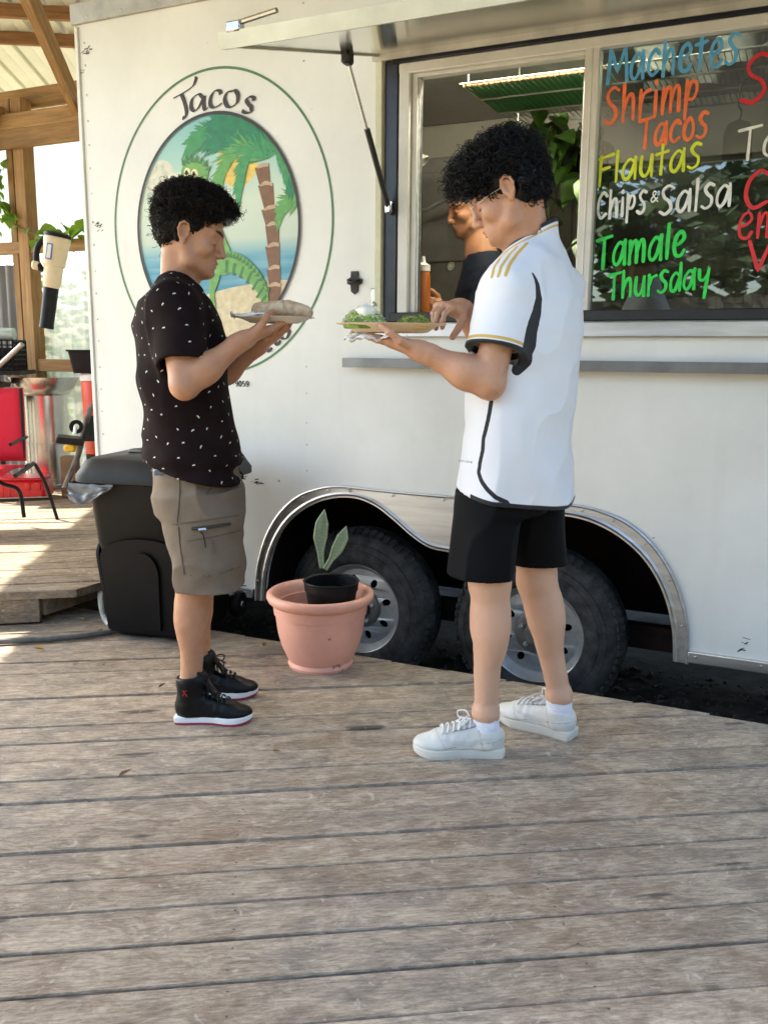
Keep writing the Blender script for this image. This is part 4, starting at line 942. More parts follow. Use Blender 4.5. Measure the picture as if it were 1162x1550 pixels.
# ============================================================ PATIO ROOF, FENCE AND THE CORNER BEHIND
M_sheet = mat('pale roof sheeting', (0.60, 0.61, 0.52), 0.42, 0.15, var=0.05, vscale=2, bump=0.03, bscale=8)
RZ = 3.46
roof = empty('patio_roof', (0, 0, 0), BOARD_A, 'pale ribbed metal patio roof on brown timber purlins', 'roof')
def rib_sheet(x0, x1, y0, y1, z, n_rib=4):
    prof = []; w = (x1-x0)/n_rib
    for k in range(n_rib):
        a = x0+k*w; prof += [(a, 0), (a+w*0.36, 0), (a+w*0.42, 0.006), (a+w*0.48, 0), (a+w*0.80, 0), (a+w*0.85, 0.028), (a+w*0.93, 0.028)]
    prof.append((x1+0.02, 0.0035))
    return MB().sheet([[(x, y, z+h) for x, h in prof] for y in (y0, y1)])
RX0, RX1, RY0, RY1 = -4.14, 3.4, 1.3, 10.3
x = RX0
while x < RX1-0.01:
    rib_sheet(x, x+0.9, RY0, RY1, RZ+random.uniform(0, 0.001)).build('roof_panel', M_sheet, roof, angle=30, fix=False); x += 0.9
for y in list(np.arange(1.45, 5.4, 0.62))+[5.55, 6.12, 6.70, 7.25]:
    o = MB().box((0, 0, 0), (RX1-RX0-0.1, 0.045, 0.085), bev=0.004).build('purlin', M_purlin, roof); o.location = ((RX0+RX1)/2, y, RZ-0.044)
# fence line parallel to the trailer
FN = 5.10
def fpt(px_, py_, off=0.0):
    d = ray(px_, py_); p = CC+d*((FN+off)/(d @ WN)); return p
def fbarw(p, q, w, h, nm, m, par, bev=0.004):
    p = np.asarray(p, float); q = np.asarray(q, float); L_ = np.linalg.norm(q-p)
    d = (q-p)/L_; up = np.array([0, 0, 1.0]) if abs(d[2]) < 0.8 else WN; up = up-d*(up @ d); up /= np.linalg.norm(up); r = np.cross(up, d)
    o = MB().box((0, 0, 0), (L_, w, h), bev=bev).build(nm, m, par)
    o.matrix_world = Matrix(((d[0], r[0], up[0], (p+q)[0]/2), (d[1], r[1], up[1], (p+q)[1]/2), (d[2], r[2], up[2], (p+q)[2]/2), (0, 0, 0, 1)))
    return o
def fw(x, z, off=0.0): return WX*x+WN*(FN+off)+np.array([0, 0, z])
fz = lambda py_, px_=85: float(fpt(px_, py_)[2])
fx = lambda px_, py_: float(fpt(px_, py_) @ WX)
frame = empty('patio_frame', (0, 0, 0), 0, 'golden lumber post and rail frame carrying the patio roof edge', 'timber frame')
xp = fx(45, 380)
fbarw(fw(xp, -0.1), fw(xp, fz(150, 30)), 0.105, 0.105, 'post', M_lumber, frame)
fbarw(fw(xp-0.115, 1.2, 0.02), fw(xp-0.115, fz(150, 20), 0.02), 0.06, 0.10, 'post', M_lumber, frame)
fbarw(fw(-8.5, fz(373), -0.02), fw(-3.1, fz(373), -0.02), 0.04, 0.085, 'rail', M_lumber, frame)
fbarw(fw(-8.5, fz(553), -0.02), fw(-3.1, fz(553), -0.02), 0.04, 0.09, 'rail', M_lumber, frame)
zb0, zb1 = fz(216, 100), fz(170, 100)
fbarw(fw(-8.5, (zb0+zb1)/2-0.055, -0.075), fw(-3.1, (zb0+zb1)/2-0.055, -0.075), 0.04, 0.13, 'beam', M_lumber, frame)
fbarw(fw(-8.5, (zb0+zb1)/2+0.055, -0.07), fw(-3.1, (zb0+zb1)/2+0.055, -0.07), 0.04, 0.13, 'beam', M_lumber, frame)
fbarw(fw(-8.5, zb1+0.16, 0.10), fw(-3.1, zb1+0.16, 0.10), 0.04, 0.14, 'beam', M_lumber, frame)
a, b = at(20, -60, 4.95), at(121, 172, 6.75)
fbarw(a, b, 0.05, 0.16, 'rafter', M_lumber, frame)
fbarw(fw(xp-0.10, fz(165, 25), -0.10), fw(xp-0.50, fz(330, 5), -0.10), 0.045, 0.09, 'brace', M_lumber, frame)
# panels
M_poly = bpy.data.materials.new('milky corrugated plastic'); M_poly.use_nodes = True
N, L, b_ = nodes_of(M_poly); out = N['Material Output']; N.remove(b_)
df = N.new('ShaderNodeBsdfDiffuse'); tl = N.new('ShaderNodeBsdfTranslucent'); tn = N.new('ShaderNodeBsdfTransparent')
tc = N.new('ShaderNodeTexCoord'); mp = N.new('ShaderNodeMapping'); mp.inputs['Scale'].default_value = (9, 9, 0.6); nz = N.new('ShaderNodeTexNoise'); nz.inputs['Scale'].default_value = 1.3; nz.inputs['Detail'].default_value = 5
L.new(tc.outputs['Object'], mp.inputs[0]); L.new(mp.outputs[0], nz.inputs['Vector']); rp = N.new('ShaderNodeValToRGB')
rp.color_ramp.elements[0].position = 0.3; rp.color_ramp.elements[1].position = 0.62; rp.color_ramp.elements[0].color = (0.55, 0.60, 0.56, 1); rp.color_ramp.elements[1].color = (0.88, 0.90, 0.84, 1)
L.new(nz.outputs['Fac'], rp.inputs[0]); L.new(rp.outputs[0], df.inputs[0]); L.new(rp.outputs[0], tl.inputs[0])
m1 = N.new('ShaderNodeMixShader'); m1.inputs[0].default_value = 0.62; L.new(df.outputs[0], m1.inputs[1]); L.new(tl.outputs[0], m1.inputs[2])
m2 = N.new('ShaderNodeMixShader'); m2.inputs[0].default_value = 0.14; L.new(m1.outputs[0], m2.inputs[1]); L.new(tn.outputs[0], m2.inputs[2]); L.new(m2.outputs[0], out.inputs[0])
M_greytin = mat('weathered grey corrugated tin', (0.26, 0.26, 0.255), 0.6, 0.2, col2=(0.12, 0.115, 0.11), vscale=3, stretch=(5, 5, 0.5))
fence = empty('corrugated_fence', tuple(fw(xp, 0)), -WALL_A, 'milky corrugated plastic fence behind the timber rails', 'fence')
def corr(x0, x1, z0, z1, m, y=0.05, amp=0.014, pitch=0.07):
    xs_ = np.arange(x0, x1+1e-6, pitch/6); Gd = [[(x_, y+amp*math.sin(2*PI*x_/pitch), z_) for x_ in xs_] for z_ in np.linspace(z0, z1, 3)]
    return MB().sheet(Gd).build('panel', m, fence, angle=None, fix=False)
zm = fz(373); zl = fz(553)
for k, x0 in enumerate((0.06, 0.97, 1.88)):
    corr(x0, x0+0.895, zm-0.04, zb0+0.1, M_poly); corr(x0, x0+0.895, -0.3, zm-0.045, M_poly, 0.055)
for k, x0 in enumerate((-0.86, -1.77)):
    corr(x0, x0+0.90, zm-0.10, zb0+0.1, M_poly); corr(x0, x0+0.90, -0.3, zm-0.11, M_greytin, 0.055, 0.02, 0.09)
# foliage beyond the fence and a vine along the rail
M_leaf = mat('sunlit vine leaf', (0.10, 0.22, 0.03), 0.5, var=0.3, vscale=4, rand=0.35)
N, L, b_ = nodes_of(M_leaf); b_.inputs['Transmission Weight'].default_value = 0.0
tl = N.new('ShaderNodeBsdfTranslucent'); tl.inputs[0].default_value = (0.30, 0.48, 0.05, 1); ms = N.new('ShaderNodeMixShader'); ms.inputs[0].default_value = 0.5
L.new(b_.outputs[0], ms.inputs[1]); L.new(tl.outputs[0], ms.inputs[2]); L.new(ms.outputs[0], N['Material Output'].inputs[0])
M_stem = mat('green brown stem', (0.12, 0.11, 0.04), 0.7, var=0.2)
def leaf_mesh(l=0.09, w=0.07, fold=0.25, droop=0.3, lobes=False):
    prof = [(0, 0), (0.12, 0.62), (0.32, 1.0), (0.58, 0.82), (0.82, 0.40), (1.0, 0.0)]; G_ = []
    for t, h in prof:
        z = -droop*l*t*t; G_.append([(t*l, -h*w/2, z+fold*h*w/2), (t*l, -h*w/4, z+fold*h*w/4*0.8), (t*l, 0, z), (t*l, h*w/4, z+fold*h*w/4*0.8), (t*l, h*w/2, z+fold*h*w/2)])
    return MB().sheet(G_).mesh('leaf')
LEAF = leaf_mesh(); LEAF.materials.append(M_leaf); LEAF.shade_smooth()
def scatter_leaves(par, pts, size=(0.7, 1.3), me=LEAF, inv=Matrix.Identity(4), down=0.4):
    for p in pts:
        o = bpy.data.objects.new('leaf', me); COL.objects.link(o); o.parent = par
        o.location = p; o.rotation_euler = (random.uniform(-0.6, 0.6), random.uniform(0, down*2), random.uniform(0, 6.28)); s_ = random.uniform(*size); o.scale = (s_, s_, s_)
vine = empty('vine', tuple(fw(xp, 0)), -WALL_A, 'green vine trailing along the middle fence rail', 'vine')
vs = cat([(-0.25, -0.07, zm+0.5), (-0.12, -0.08, zm+0.22), (0.1, -0.07, zm+0.10), (0.35, -0.06, zm+0.08), (0.62, -0.05, zm+0.10), (0.9, -0.05, zm+0.05)], 8)
MB().tube(vs, 0.005, 5).build('stem', M_stem, vine)
scatter_leaves(vine, [vs[random.randrange(len(vs))]+np.array([random.uniform(-.05, .05), random.uniform(-0.05, 0.03), random.uniform(-.05, .07)]) for _ in range(46)], (0.8, 1.7))
vine2 = empty('vine', tuple(fw(xp, 0)), -WALL_A, 'green vine hanging behind the timber post and brace', 'vine')
vs = cat([(-0.45, -0.05, zm+1.0), (-0.28, -0.06, zm+0.75), (-0.26, -0.05, zm+0.45), (-0.34, -0.05, zm+0.2)], 8)
MB().tube(vs, 0.005, 5).build('stem', M_stem, vine2)
scatter_leaves(vine2, [vs[random.randrange(len(vs))]+np.array([random.uniform(-.12, .12), random.uniform(-0.05, 0.03), random.uniform(-.12, .12)]) for _ in range(44)], (0.8, 1.7))
# shrubs outside, seen as colour through the milky sheets
for (x_, y_, z_, r_, lab) in ((-0.3, 0.9, 0.9, 0.75, 'leafy shrub behind the fence, beside the timber post'), (1.6, 1.0, 0.8, 0.6, 'leafy shrub behind the fence, by the trailer')):
    bs = empty('shrub', tuple(fw(xp+x_, GZ, y_)), 0, lab, 'shrub')
    MB().tube([(0, 0, 0), (0.03, 0, 0.5), (0, 0.05, 1.0)], [0.04, 0.03, 0.015], 6).build('stem', M_stem, bs)
    lm = MB()
    for _ in range(900):
        v = rng.normal(size=3); v /= np.linalg.norm(v); rr = r_*random.uniform(0.55, 1.0); c = np.array([v[0]*rr, v[1]*rr, 0.9+z_*0.5+v[2]*rr*1.2]); d = rng.normal(size=3); d /= np.linalg.norm(d); u, w_, _ = basis(d)
        lm.add([c-u*.06, c+w_*.03, c+u*.07, c-w_*.03], [(0, 1, 2, 3)])
    tag(lm.build('crown', M_leaf, bs, smooth=False, fix=False), kind='stuff')

# ---- things standing on the raised platform
M_blk = mat('black plastic', (0.008, 0.008, 0.009), 0.45, var=0.25, vscale=12, bump=0.05, bscale=120, spec=0.2)
M_blkm = mat('black painted steel', (0.010, 0.010, 0.0095), 0.45, 0.0, var=0.2, spec=0.25)
M_redcloth = mat('red canvas', (0.60, 0.008, 0.035), 0.75, var=0.08, vscale=4, bump=0.15, bscale=180)
M_redpl = mat('red plastic', (0.52, 0.012, 0.02), 0.35, var=0.1, vscale=8)
M_orange = mat('orange red cooler plastic', (0.62, 0.065, 0.02), 0.45, var=0.08)
M_white = mat('white plastic', (0.72, 0.71, 0.67), 0.4, var=0.05)
M_cream = mat('cream plastic', (0.62, 0.53, 0.36), 0.42, var=0.06)
M_yel = mat('yellow plastic', (0.72, 0.45, 0.02), 0.45, var=0.08)
# red folding chair with canvas back
D = 5.25; cb = at(8, 800, D); ch = empty('folding_chair', (float(cb[0]), float(cb[1]), PZ), rad(8), 'red canvas folding chair with black tube frame on the platform', 'chair')
bk = at(35, 588, D); 
hb = float(bk[2])-PZ
def tubeo(par, nm, pts, r, m, n=10, sm=6): return MB().tube(cat(pts, sm) if len(pts) > 2 else pts, r, n).build(nm, m, par)
Gd = [[(x_, 0.02*math.cos(x_*5)-0.015*math.sin(z_*6), z_) for x_ in np.linspace(-0.42, 0.150, 10)] for z_ in np.linspace(hb-0.43, hb, 8)]
bo = MB().sheet(Gd).build('backrest', M_redcloth, ch, angle=None); md = bo.modifiers.new('thick', 'SOLIDIFY'); md.thickness = 0.014
Gd = [[(x_, y_, hb-0.45-0.015*math.sin(PI*(y_+0.02)/0.45)) for x_ in np.linspace(-0.44, 0.13, 8)] for y_ in np.linspace(-0.42, 0.02, 7)]
so = MB().sheet(Gd).build('seat', M_redcloth, ch, angle=None); md = so.modifiers.new('thick', 'SOLIDIFY'); md.thickness = 0.016
zs = hb-0.46
for x_ in (0.150, -0.46):
    tubeo(ch, 'back_post', [(x_-0.012, 0.02, hb), (x_-0.01, 0.0, zs+0.05)], 0.010, M_blkm)
    tubeo(ch, 'armrest', [(x_, 0.03, zs+0.17), (x_+0.02, -0.40, zs+0.17)], 0.010, M_blkm)
    tubeo(ch, 'seat_rail', [(x_-0.02, 0.05, zs-0.005), (x_+0.04, -0.02, zs+0.015), (x_+0.045, -0.44, zs+0.0)], 0.012, M_blkm)
    tubeo(ch, 'leg', [(x_+0.035, 0.04, zs+0.01), (x_+0.08, 0.10, 0.22), (x_+0.125, 0.14, 0.0)], 0.011, M_blkm)
    tubeo(ch, 'leg', [(x_-0.06, -0.42, zs), (x_-0.085, -0.38, 0.25), (x_-0.09, -0.36, 0.0)], 0.011, M_blkm)
    tubeo(ch, 'leg', [(x_-0.22, -0.05, zs), (x_-0.13, -0.08, zs-0.09), (x_-0.03, -0.10, 0.22), (x_-0.01, -0.10, 0.06)], 0.012, M_blkm)
tubeo(ch, 'stretcher', [(-0.45, 0.12, 0.12), (0.24, 0.12, 0.135)], 0.013, M_blkm)
tubeo(ch, 'stretcher', [(-0.52, -0.36, 0.10), (0.03, -0.36, 0.10)], 0.012, M_blkm)
# red tool case under and behind the chair
tb = onz(30, 757, PZ); case = empty('tool_case', (float(tb[0]), float(tb[1])+0.1, PZ), rad(6), 'red plastic tool case lying behind the folding chair', 'tool case')
MB().box((-0.05, 0, 0.07), (0.44, 0.26, 0.14), bev=0.02).build('case_body', M_redpl, case); MB().box((-0.05, 0, 0.148), (0.43, 0.25, 0.02), bev=0.008).build('lid', M_redpl, case)
for x_ in (0.06, 0.13): MB().box((x_, -0.134, 0.10), (0.035, 0.012, 0.05), bev=0.004).build('latch', M_redpl, case)
for k_ in range(4): MB().box((-0.2+k_*0.045, -0.131, 0.07), (0.012, 0.006, 0.10), bev=0.002).build('rib', M_redpl, case)
# stainless drum with wide bowl on top
D = 6.75; cx = at(70, 650, D); drum = empty('steel_drum_burner', (float(cx[0]), float(cx[1]), PZ), 0, 'stainless steel drum burner with a wide shallow bowl on top', 'burner')
zt = float(at(70, 597, D)[2])-PZ; zr = float(at(70, 572, D)[2])-PZ; r_ = 33.0/FPX*D; zg = float(at(70, 668, D)[2])-PZ
MB().lathe([(0, 0.0), (r_*1.02, 0), (r_*1.03, 0.03), (r_*1.0, 0.035), (r_*1.0, zg-0.012), (r_*1.025, zg-0.01), (r_*1.025, zg+0.0)], 48).build('base', M_steel, drum)
MB().lathe([(r_*0.985, zg), (r_*0.985, zt)], 48).build('drum', M_steel, drum)
MB().lathe([(r_*0.85, zt-0.01), (r_*1.05, zt+0.0), (r_*1.35, zt+0.05), (r_*1.55, zr-0.005), (r_*1.58, zr+0.008), (r_*1.50, zr), (r_*1.2, zt+0.05), (0, zt+0.035)], 48).build('bowl', M_steel, drum)
# black barbecue lid and crate with rolled mat on the left
D = 6.6; bx_ = at(-10, 640, D); bq = empty('griddle_station', (float(bx_[0]), float(bx_[1])-0.25, PZ), rad(5), 'black griddle station with sloping lid beside the steel drum', 'griddle')
zq = float(at(0, 580, D-0.25)[2])-PZ
MB().box((0, 0, zq), (0.36, 0.42, 0.035), Matrix.Rotation(0.10, 3, 'Y'), bev=0.006).build('griddle_top', M_blkm, bq); MB().box((-0.06, 0.05, zq-0.09), (0.36, 0.34, 0.13), bev=0.01).build('firebox', M_blkm, bq)
for x_ in (-0.17, 0.1):
    for y_ in (-0.14, 0.18): MB().bar((x_, y_, 0), (x_, y_, zq-0.12), 0.03, 0.03, (1, 0, 0)).build('leg', M_blkm, bq)
cq = fpt(10, 560, -0.38); crate = empty('crate', (float(cq[0])-0.1, float(cq[1]), float(cq[2])), rad(4), 'black lattice plastic crate beneath the rolled mat', 'crate')
cm = MB(); W_, Hh = 0.40, 0.21
for z_ in np.linspace(0.01, Hh, 7): cm.bar((-W_/2, -0.14, z_), (W_/2, -0.14, z_), 0.008, 0.010); cm.bar((W_/2, -0.14, z_), (W_/2, 0.14, z_), 0.008, 0.010)
for x_ in np.linspace(-W_/2, W_/2, 12): cm.bar((x_, -0.14, 0), (x_, -0.14, Hh), 0.008, 0.010, (1, 0, 0))
for y_ in np.linspace(-0.14, 0.14, 8): cm.bar((W_/2, y_, 0), (W_/2, y_, Hh), 0.008, 0.010, (1, 0, 0))
tag(cm.build('lattice', M_blk, crate, smooth=False), kind='stuff'); MB().box((0, 0, 0.012), (W_, 0.28, 0.012)).build('crate_bottom', M_blk, crate)
MB().box((0, 0.08, Hh*0.4), (W_*0.9, 0.1, Hh*0.7), bev=0.01).build('crate_back', M_blk, crate)
for pz_ in (0,):
    cs_ = empty('storage_shelf', (float(cq[0])-0.1, float(cq[1]), PZ), rad(4), 'dark low shelf holding the lattice crate', 'shelf')
    hh_ = float(cq[2])-PZ
    MB().box((0, 0, hh_-0.016), (0.5, 0.36, 0.03)).build('shelf_board', M_blkm, cs_)
    for x_ in (-0.22, -0.02):
        for y_ in (-0.15, 0.15): MB().bar((x_, y_, 0), (x_, y_, hh_-0.03), 0.03, 0.03, (1, 0, 0)).build('leg', M_blkm, cs_)
M_mat = mat('pale green rolled mat', (0.42, 0.50, 0.46), 0.7, var=0.2, vscale=9, stretch=(1, 8, 8))
rm = MB(); rm.tube([(-0.22, 0, 0), (0.20, 0, 0.0)], 0.042, 16); o = rm.build('rolled_mat', M_mat, None); o.location = (float(cq[0])-0.1, float(cq[1])-0.06, float(cq[2])+Hh+0.045); tag(o, 'pale green rolled mat lying on the black crate', 'mat')
pp_ = MB(); a, b = fpt(-6, 558, -0.58), fpt(34, 521, -0.56); pp_.tube([a, b], 0.017, 10); o = pp_.build('grey_pipe', M_aludull, None); tag(o, 'grey metal pipe leaning against the black crate', 'pipe')
# black tub on an orange cooler, folding steps, by the trailer
D = 6.35; c_ = at(141, 640, D); zc0, zc1 = 0.0, float(at(135, 565, D)[2])-PZ
cool = empty('drink_cooler', (float(c_[0])+0.03, float(c_[1]), PZ), 0, 'orange red drink cooler with white lid under the black tub', 'cooler')
MB().lathe([(0, 0.30), (0.075, 0.30), (0.088, 0.31), (0.095, zc1-0.06), (0.09, zc1-0.05)], 32).build('cooler_body', M_orange, cool)
MB().lathe([(0.07, 0.0), (0.085, 0.01), (0.085, 0.30)], 32).build('stand', M_blkm, cool)
MB().lathe([(0.098, zc1-0.05), (0.100, zc1-0.01), (0.09, zc1), (0, zc1)], 32).build('lid', M_white, cool)
tz = PZ+zc1; tub = empty('black_tub', (float(c_[0])+0.01, float(c_[1]), tz), 0, 'black plastic tub standing on the orange cooler', 'tub')
def rrect(w, d, r, n=5):
    out_ = []
    for (sx, sy, a0) in ((1, 1, 0), (-1, 1, PI/2), (-1, -1, PI), (1, -1, 1.5*PI)):
        for k_ in range(n): a_ = a0+PI/2*k_/(n-1); out_.append((sx*(w/2-r)+r*math.cos(a_), sy*(d/2-r)+r*math.sin(a_)))
    return out_
def loft_rr(mb, secs, n=5, cap0=True, cap1=True):
    V = []; m_ = 4*n
    for (w, d, r, z, ox, oy) in secs: V += [(x_+ox, y_+oy, z) for x_, y_ in rrect(w, d, r, n)]
    Fc = [(i_*m_+k_, i_*m_+(k_+1) % m_, (i_+1)*m_+(k_+1) % m_, (i_+1)*m_+k_) for i_ in range(len(secs)-1) for k_ in range(m_)]
    if cap0: Fc.append(tuple(range(m_-1, -1, -1)))
    if cap1: Fc.append(tuple((len(secs)-1)*m_+k_ for k_ in range(m_)))
    return mb.add(V, Fc)
loft_rr(MB(), [(0.20, 0.20, 0.02, 0.002, 0, 0), (0.25, 0.24, 0.02, 0.15, 0, 0), (0.25, 0.24, 0.02, 0.155, 0, 0), (0.23, 0.22, 0.02, 0.15, 0, 0), (0.19, 0.19, 0.02, 0.02, 0, 0)]).build('tub_body', M_blk, tub)
loft_rr(MB(), [(0.265, 0.255, 0.02, 0.150, 0, 0), (0.275, 0.265, 0.02, 0.155, 0, 0), (0.275, 0.265, 0.02, 0.163, 0, 0), (0.245, 0.235, 0.02, 0.163, 0, 0)], cap0=False, cap1=False).build('tub_rim', M_blk, tub)
D = 6.0; lad = empty('folding_steps', tuple(map(float, (*at(100, 740, D)[:2], PZ))), 0, 'worn folding steps with bent tube legs beside the trailer corner', 'step stool')
o0 = np.array([*at(100, 740, D)[:2], PZ])
M_worn = mat('worn brown grey tube', (0.14, 0.12, 0.10), 0.6, 0.3, var=0.3, vscale=20)
L_ = lambda px_, py_, D_: at(px_, py_, D_)-o0
tubeo(lad, 'leg', [L_(98, 739, 6.0), L_(118, 690, 6.05), L_(133, 632, 6.1), L_(140, 616, 6.12), L_(156, 604, 6.15)], 0.020, M_worn)
tubeo(lad, 'leg', [L_(150, 745, 6.3), L_(158, 690, 6.25), L_(165, 604, 6.15)], 0.018, M_worn)
MB().add([L_(126, 664, 6.0), L_(152, 664, 6.1), L_(152, 628, 6.2), L_(133, 630, 6.1), L_(126, 668, 6.0), L_(152, 668, 6.1)], [(0, 1, 2, 3), (0, 4, 5, 1)]).build('tread', M_blkm, lad)
tr_ = MB(); tr_.bar(L_(86, 664, 5.95), L_(128, 668, 6.0), 0.22, 0.045, bev=0.008); tr_.build('tray', M_blkm, lad)
wh = empty('caster_wheel', tuple(at(116, 646, 5.93)), 0, 'black caster wheel lying on the folding steps tray', 'wheel')
MB().lathe([(0.02, -0.012), (0.044, -0.012), (0.047, 0), (0.044, 0.012), (0.02, 0.012)], 24, axis=(0.2, -1, 0.1)).build('tyre', M_blk, wh); MB().tube([(0, -0.02, -0.002), (-0.005, -0.03, -0.045)], 0.012, 8).build('fork', M_steel, wh)
yt = at(108, 678, 6.15); o = MB().box((0, 0, 0), (0.085, 0.08, 0.05), bev=0.012).build('yellow_case', M_yel, None); o.location = tuple(yt); tag(o, 'small yellow plastic case under the folding steps tray', 'case')
yb = at(107, 712, 6.3); zz = float(at(107, 690, 6.3)[2]); o = MB().box((0, 0, (zz-PZ)/2), (0.11, 0.10, zz-PZ), bev=0.004).build('cardboard_box', mat('brown cardboard', (0.22, 0.14, 0.07), 0.8), None); o.location = (float(yb[0]), float(yb[1]), PZ); tag(o, 'brown cardboard box under the yellow case', 'box')
# leaf blower hung on the rail
D = 5.95; top = at(88, 354, D); elb = at(78, 436, D); tip = at(71, 497, D)
bl = empty('leaf_blower', tuple(top), 0, 'cream cordless leaf blower with black nozzle hung on fence rail', 'leaf blower')
e_ = elb-top; t_ = tip-top
dirv = e_/np.linalg.norm(e_)
def axl(par, nm, prof, m, n=28): return MB().lathe(prof, n, (0, 0, 0), axis=dirv).build(nm, m, par)
Le = np.linalg.norm(e_); Lt = Le+np.linalg.norm(t_-e_)
axl(bl, 'motor_housing', [(0.0, 0.01), (0.075, 0.012), (0.085, 0.03), (0.078, 0.10), (0.070, 0.20), (0.060, 0.21), (0.058, 0.30), (0.052, Le-0.01), (0.046, Le)], M_cream)
axl(bl, 'intake_grille', [(0.0, -0.012), (0.06, -0.01), (0.084, 0.0), (0.086, 0.022)], M_blk)
axl(bl, 'nozzle', [(0.046, Le-0.005), (0.048, Le), (0.045, Lt-0.03), (0.047, Lt), (0.038, Lt)], M_blk)
u_, w_, _ = basis(dirv); sd = np.array([-1.0, 0, 0]); sd -= dirv*(sd @ dirv); sd /= np.linalg.norm(sd); nv = np.array([0, -1.0, 0]); nv -= dirv*(nv @ dirv); nv -= sd*(nv @ sd); nv /= np.linalg.norm(nv)
hp = [dirv*0.03+sd*0.07, dirv*0.10+sd*0.115, dirv*0.19+sd*0.115, dirv*0.25+sd*0.07]
MB().tube(cat(hp, 6), 0.020, 10).build('handle', M_blk, bl); MB().box(dirv*0.22+sd*0.115, (0.05, 0.05, 0.06), np.column_stack([sd, nv, dirv]), bev=0.012).build('battery', M_cream, bl)
M_blue = mat('blue label', (0.05, 0.18, 0.50), 0.4)
MB().box(dirv*0.12+nv*0.080+sd*0.012, (0.038, 0.006, 0.10), np.column_stack([sd, nv, dirv]), bev=0.001).build('label', M_blue, bl); MB().box(dirv*0.12+nv*0.082+sd*0.012, (0.024, 0.006, 0.085), np.column_stack([sd, nv, dirv]), bev=0.001).build('label_panel', M_white, bl)

# ---- added board fence, unseen behind the viewer, blocks bright gaps in the glass's reflection
M_oldboard = wood('old grey fence board', (0.12, 0.105, 0.085), (0.07, 0.062, 0.052), (0.04, 0.035, 0.03))
yf = empty('backdrop_fence', (0, -6.6, GZ), 0, 'added brown vertical board fence, unseen across the yard behind the deck', 'fence')
bm_ = MB().box((0, 0, 1.2), (0.142, 0.02, 2.4), bev=0.003).mesh('board'); bm_.materials.append(M_oldboard)
for k in range(130):
    o = bpy.data.objects.new('board', bm_); COL.objects.link(o); o.parent = yf; o.location = (-9+k*0.148, random.uniform(-.004, .004), random.uniform(-.02, .02))
for z_ in (0.4, 2.0): MB().box((0.6, -0.035, z_), (19.2, 0.04, 0.09)).build('rail', M_lumber, yf)
# ---- trees across the yard, behind the viewer; the glass mirrors them
M_tree = mat('dark tree foliage', (0.055, 0.095, 0.025), 0.6, var=0.4, vscale=2, rand=0.25); M_bark = mat('grey brown bark', (0.09, 0.07, 0.05), 0.9, var=0.3, vscale=14, bump=0.6, bscale=30)
def tree_crown(seed):
    r = np.random.default_rng(seed); mb = MB()
    for _ in range(26):
        c = r.normal(size=3)*np.array([1.3, 1.3, 1.1]); c[2] = abs(c[2])*1.1-0.4; R = r.uniform(.5, .95)
        for _ in range(110):
            v = unit_(r.normal(size=3))*R*r.uniform(.5, 1.0)**.5; p = c+v; u, w, d = basis(unit_(r.normal(size=3)+np.array([0, 0, .6]))); l = r.uniform(.09, .17); mb.add([p-u*l, p+w*l*.45, p+u*l, p-w*l*.45], [(0, 1, 2, 3)])
    me = mb.mesh('crown'); me.materials.append(M_tree); return me
def unit_(v): return v/np.linalg.norm(v)
crowns = [tree_crown(k) for k in (1, 2)]
for k, (x_, y_, s_, lab) in enumerate(((-7, -8.5, 1.5, 'broad leafy tree at the yard edge, beside the gap'), (-3.2, -9.4, 1.6, 'tall leafy tree at the yard edge behind the deck'), (0.8, -9.0, 1.55, 'leafy tree with thick crown facing the serving window'), (4.4, -9.6, 1.7, 'largest leafy tree at the far yard edge'), (8.0, -8.4, 1.5, 'leafy tree at the yard corner past the deck'), (10.5, -4.5, 1.2, 'leafy tree standing out to the side of the trailer'))):
    t_ = empty('yard_tree', (x_, y_, GZ), k*1.1, lab, 'tree', 'trees round the yard'); t_.scale = (s_, s_, s_)
    MB().tube([(0, 0, 0), (.05, 0, 1.0), (0, .06, 2.2), (.1, 0, 3.4)], [.17, .13, .10, .04], 8).build('trunk', M_bark, t_)
    for a_ in (0.4, 2.4, 4.5): MB().tube([(0.02, .03, 1.6), (.5*math.cos(a_), .5*math.sin(a_), 2.3), (1.1*math.cos(a_), 1.1*math.sin(a_), 3.0)], [.07, .05, .02], 6).build('limb', M_bark, t_)
    o = bpy.data.objects.new('crown', crowns[k % 2]); COL.objects.link(o); o.parent = t_; o.location = (0, 0, 2.3); tag(o, kind='stuff')
# ============================================================ FOREGROUND PROPS
# ---- wheeled trash bin
bc = onz(252, 962, 0.0); BRZ = rad(-14)
tbin = empty('trash_bin', (float(bc[0]), float(bc[1])+0.12, 0.0), BRZ, 'black plastic wheeled trash bin with lid and bag showing, beside the trailer', 'trash bin')
M_bin = mat('black bin plastic', (0.0045, 0.0046, 0.0055), 0.46, var=0.2, vscale=7, bump=0.10, bscale=160, rvar=0.06, spec=0.16)
M_lid = mat('charcoal lid plastic', (0.018, 0.0175, 0.017), 0.5, var=0.15, vscale=8, bump=0.10, bscale=160, spec=0.25)
H = 0.70
secs = [(0.36, 0.36, 0.05, 0.012), (0.385, 0.385, 0.06, 0.03), (0.415, 0.41, 0.06, 0.20), (0.452, 0.44, 0.06, 0.40), (0.462, 0.45, 0.06, 0.41), (0.50, 0.48, 0.06, 0.62), (0.515, 0.495, 0.06, H-0.03), (0.545, 0.52, 0.06, H-0.025), (0.55, 0.525, 0.06, H)]
loft_rr(MB(), [(*s_, 0, 0) for s_ in secs], 7).build('bin_body', M_bin, tbin)
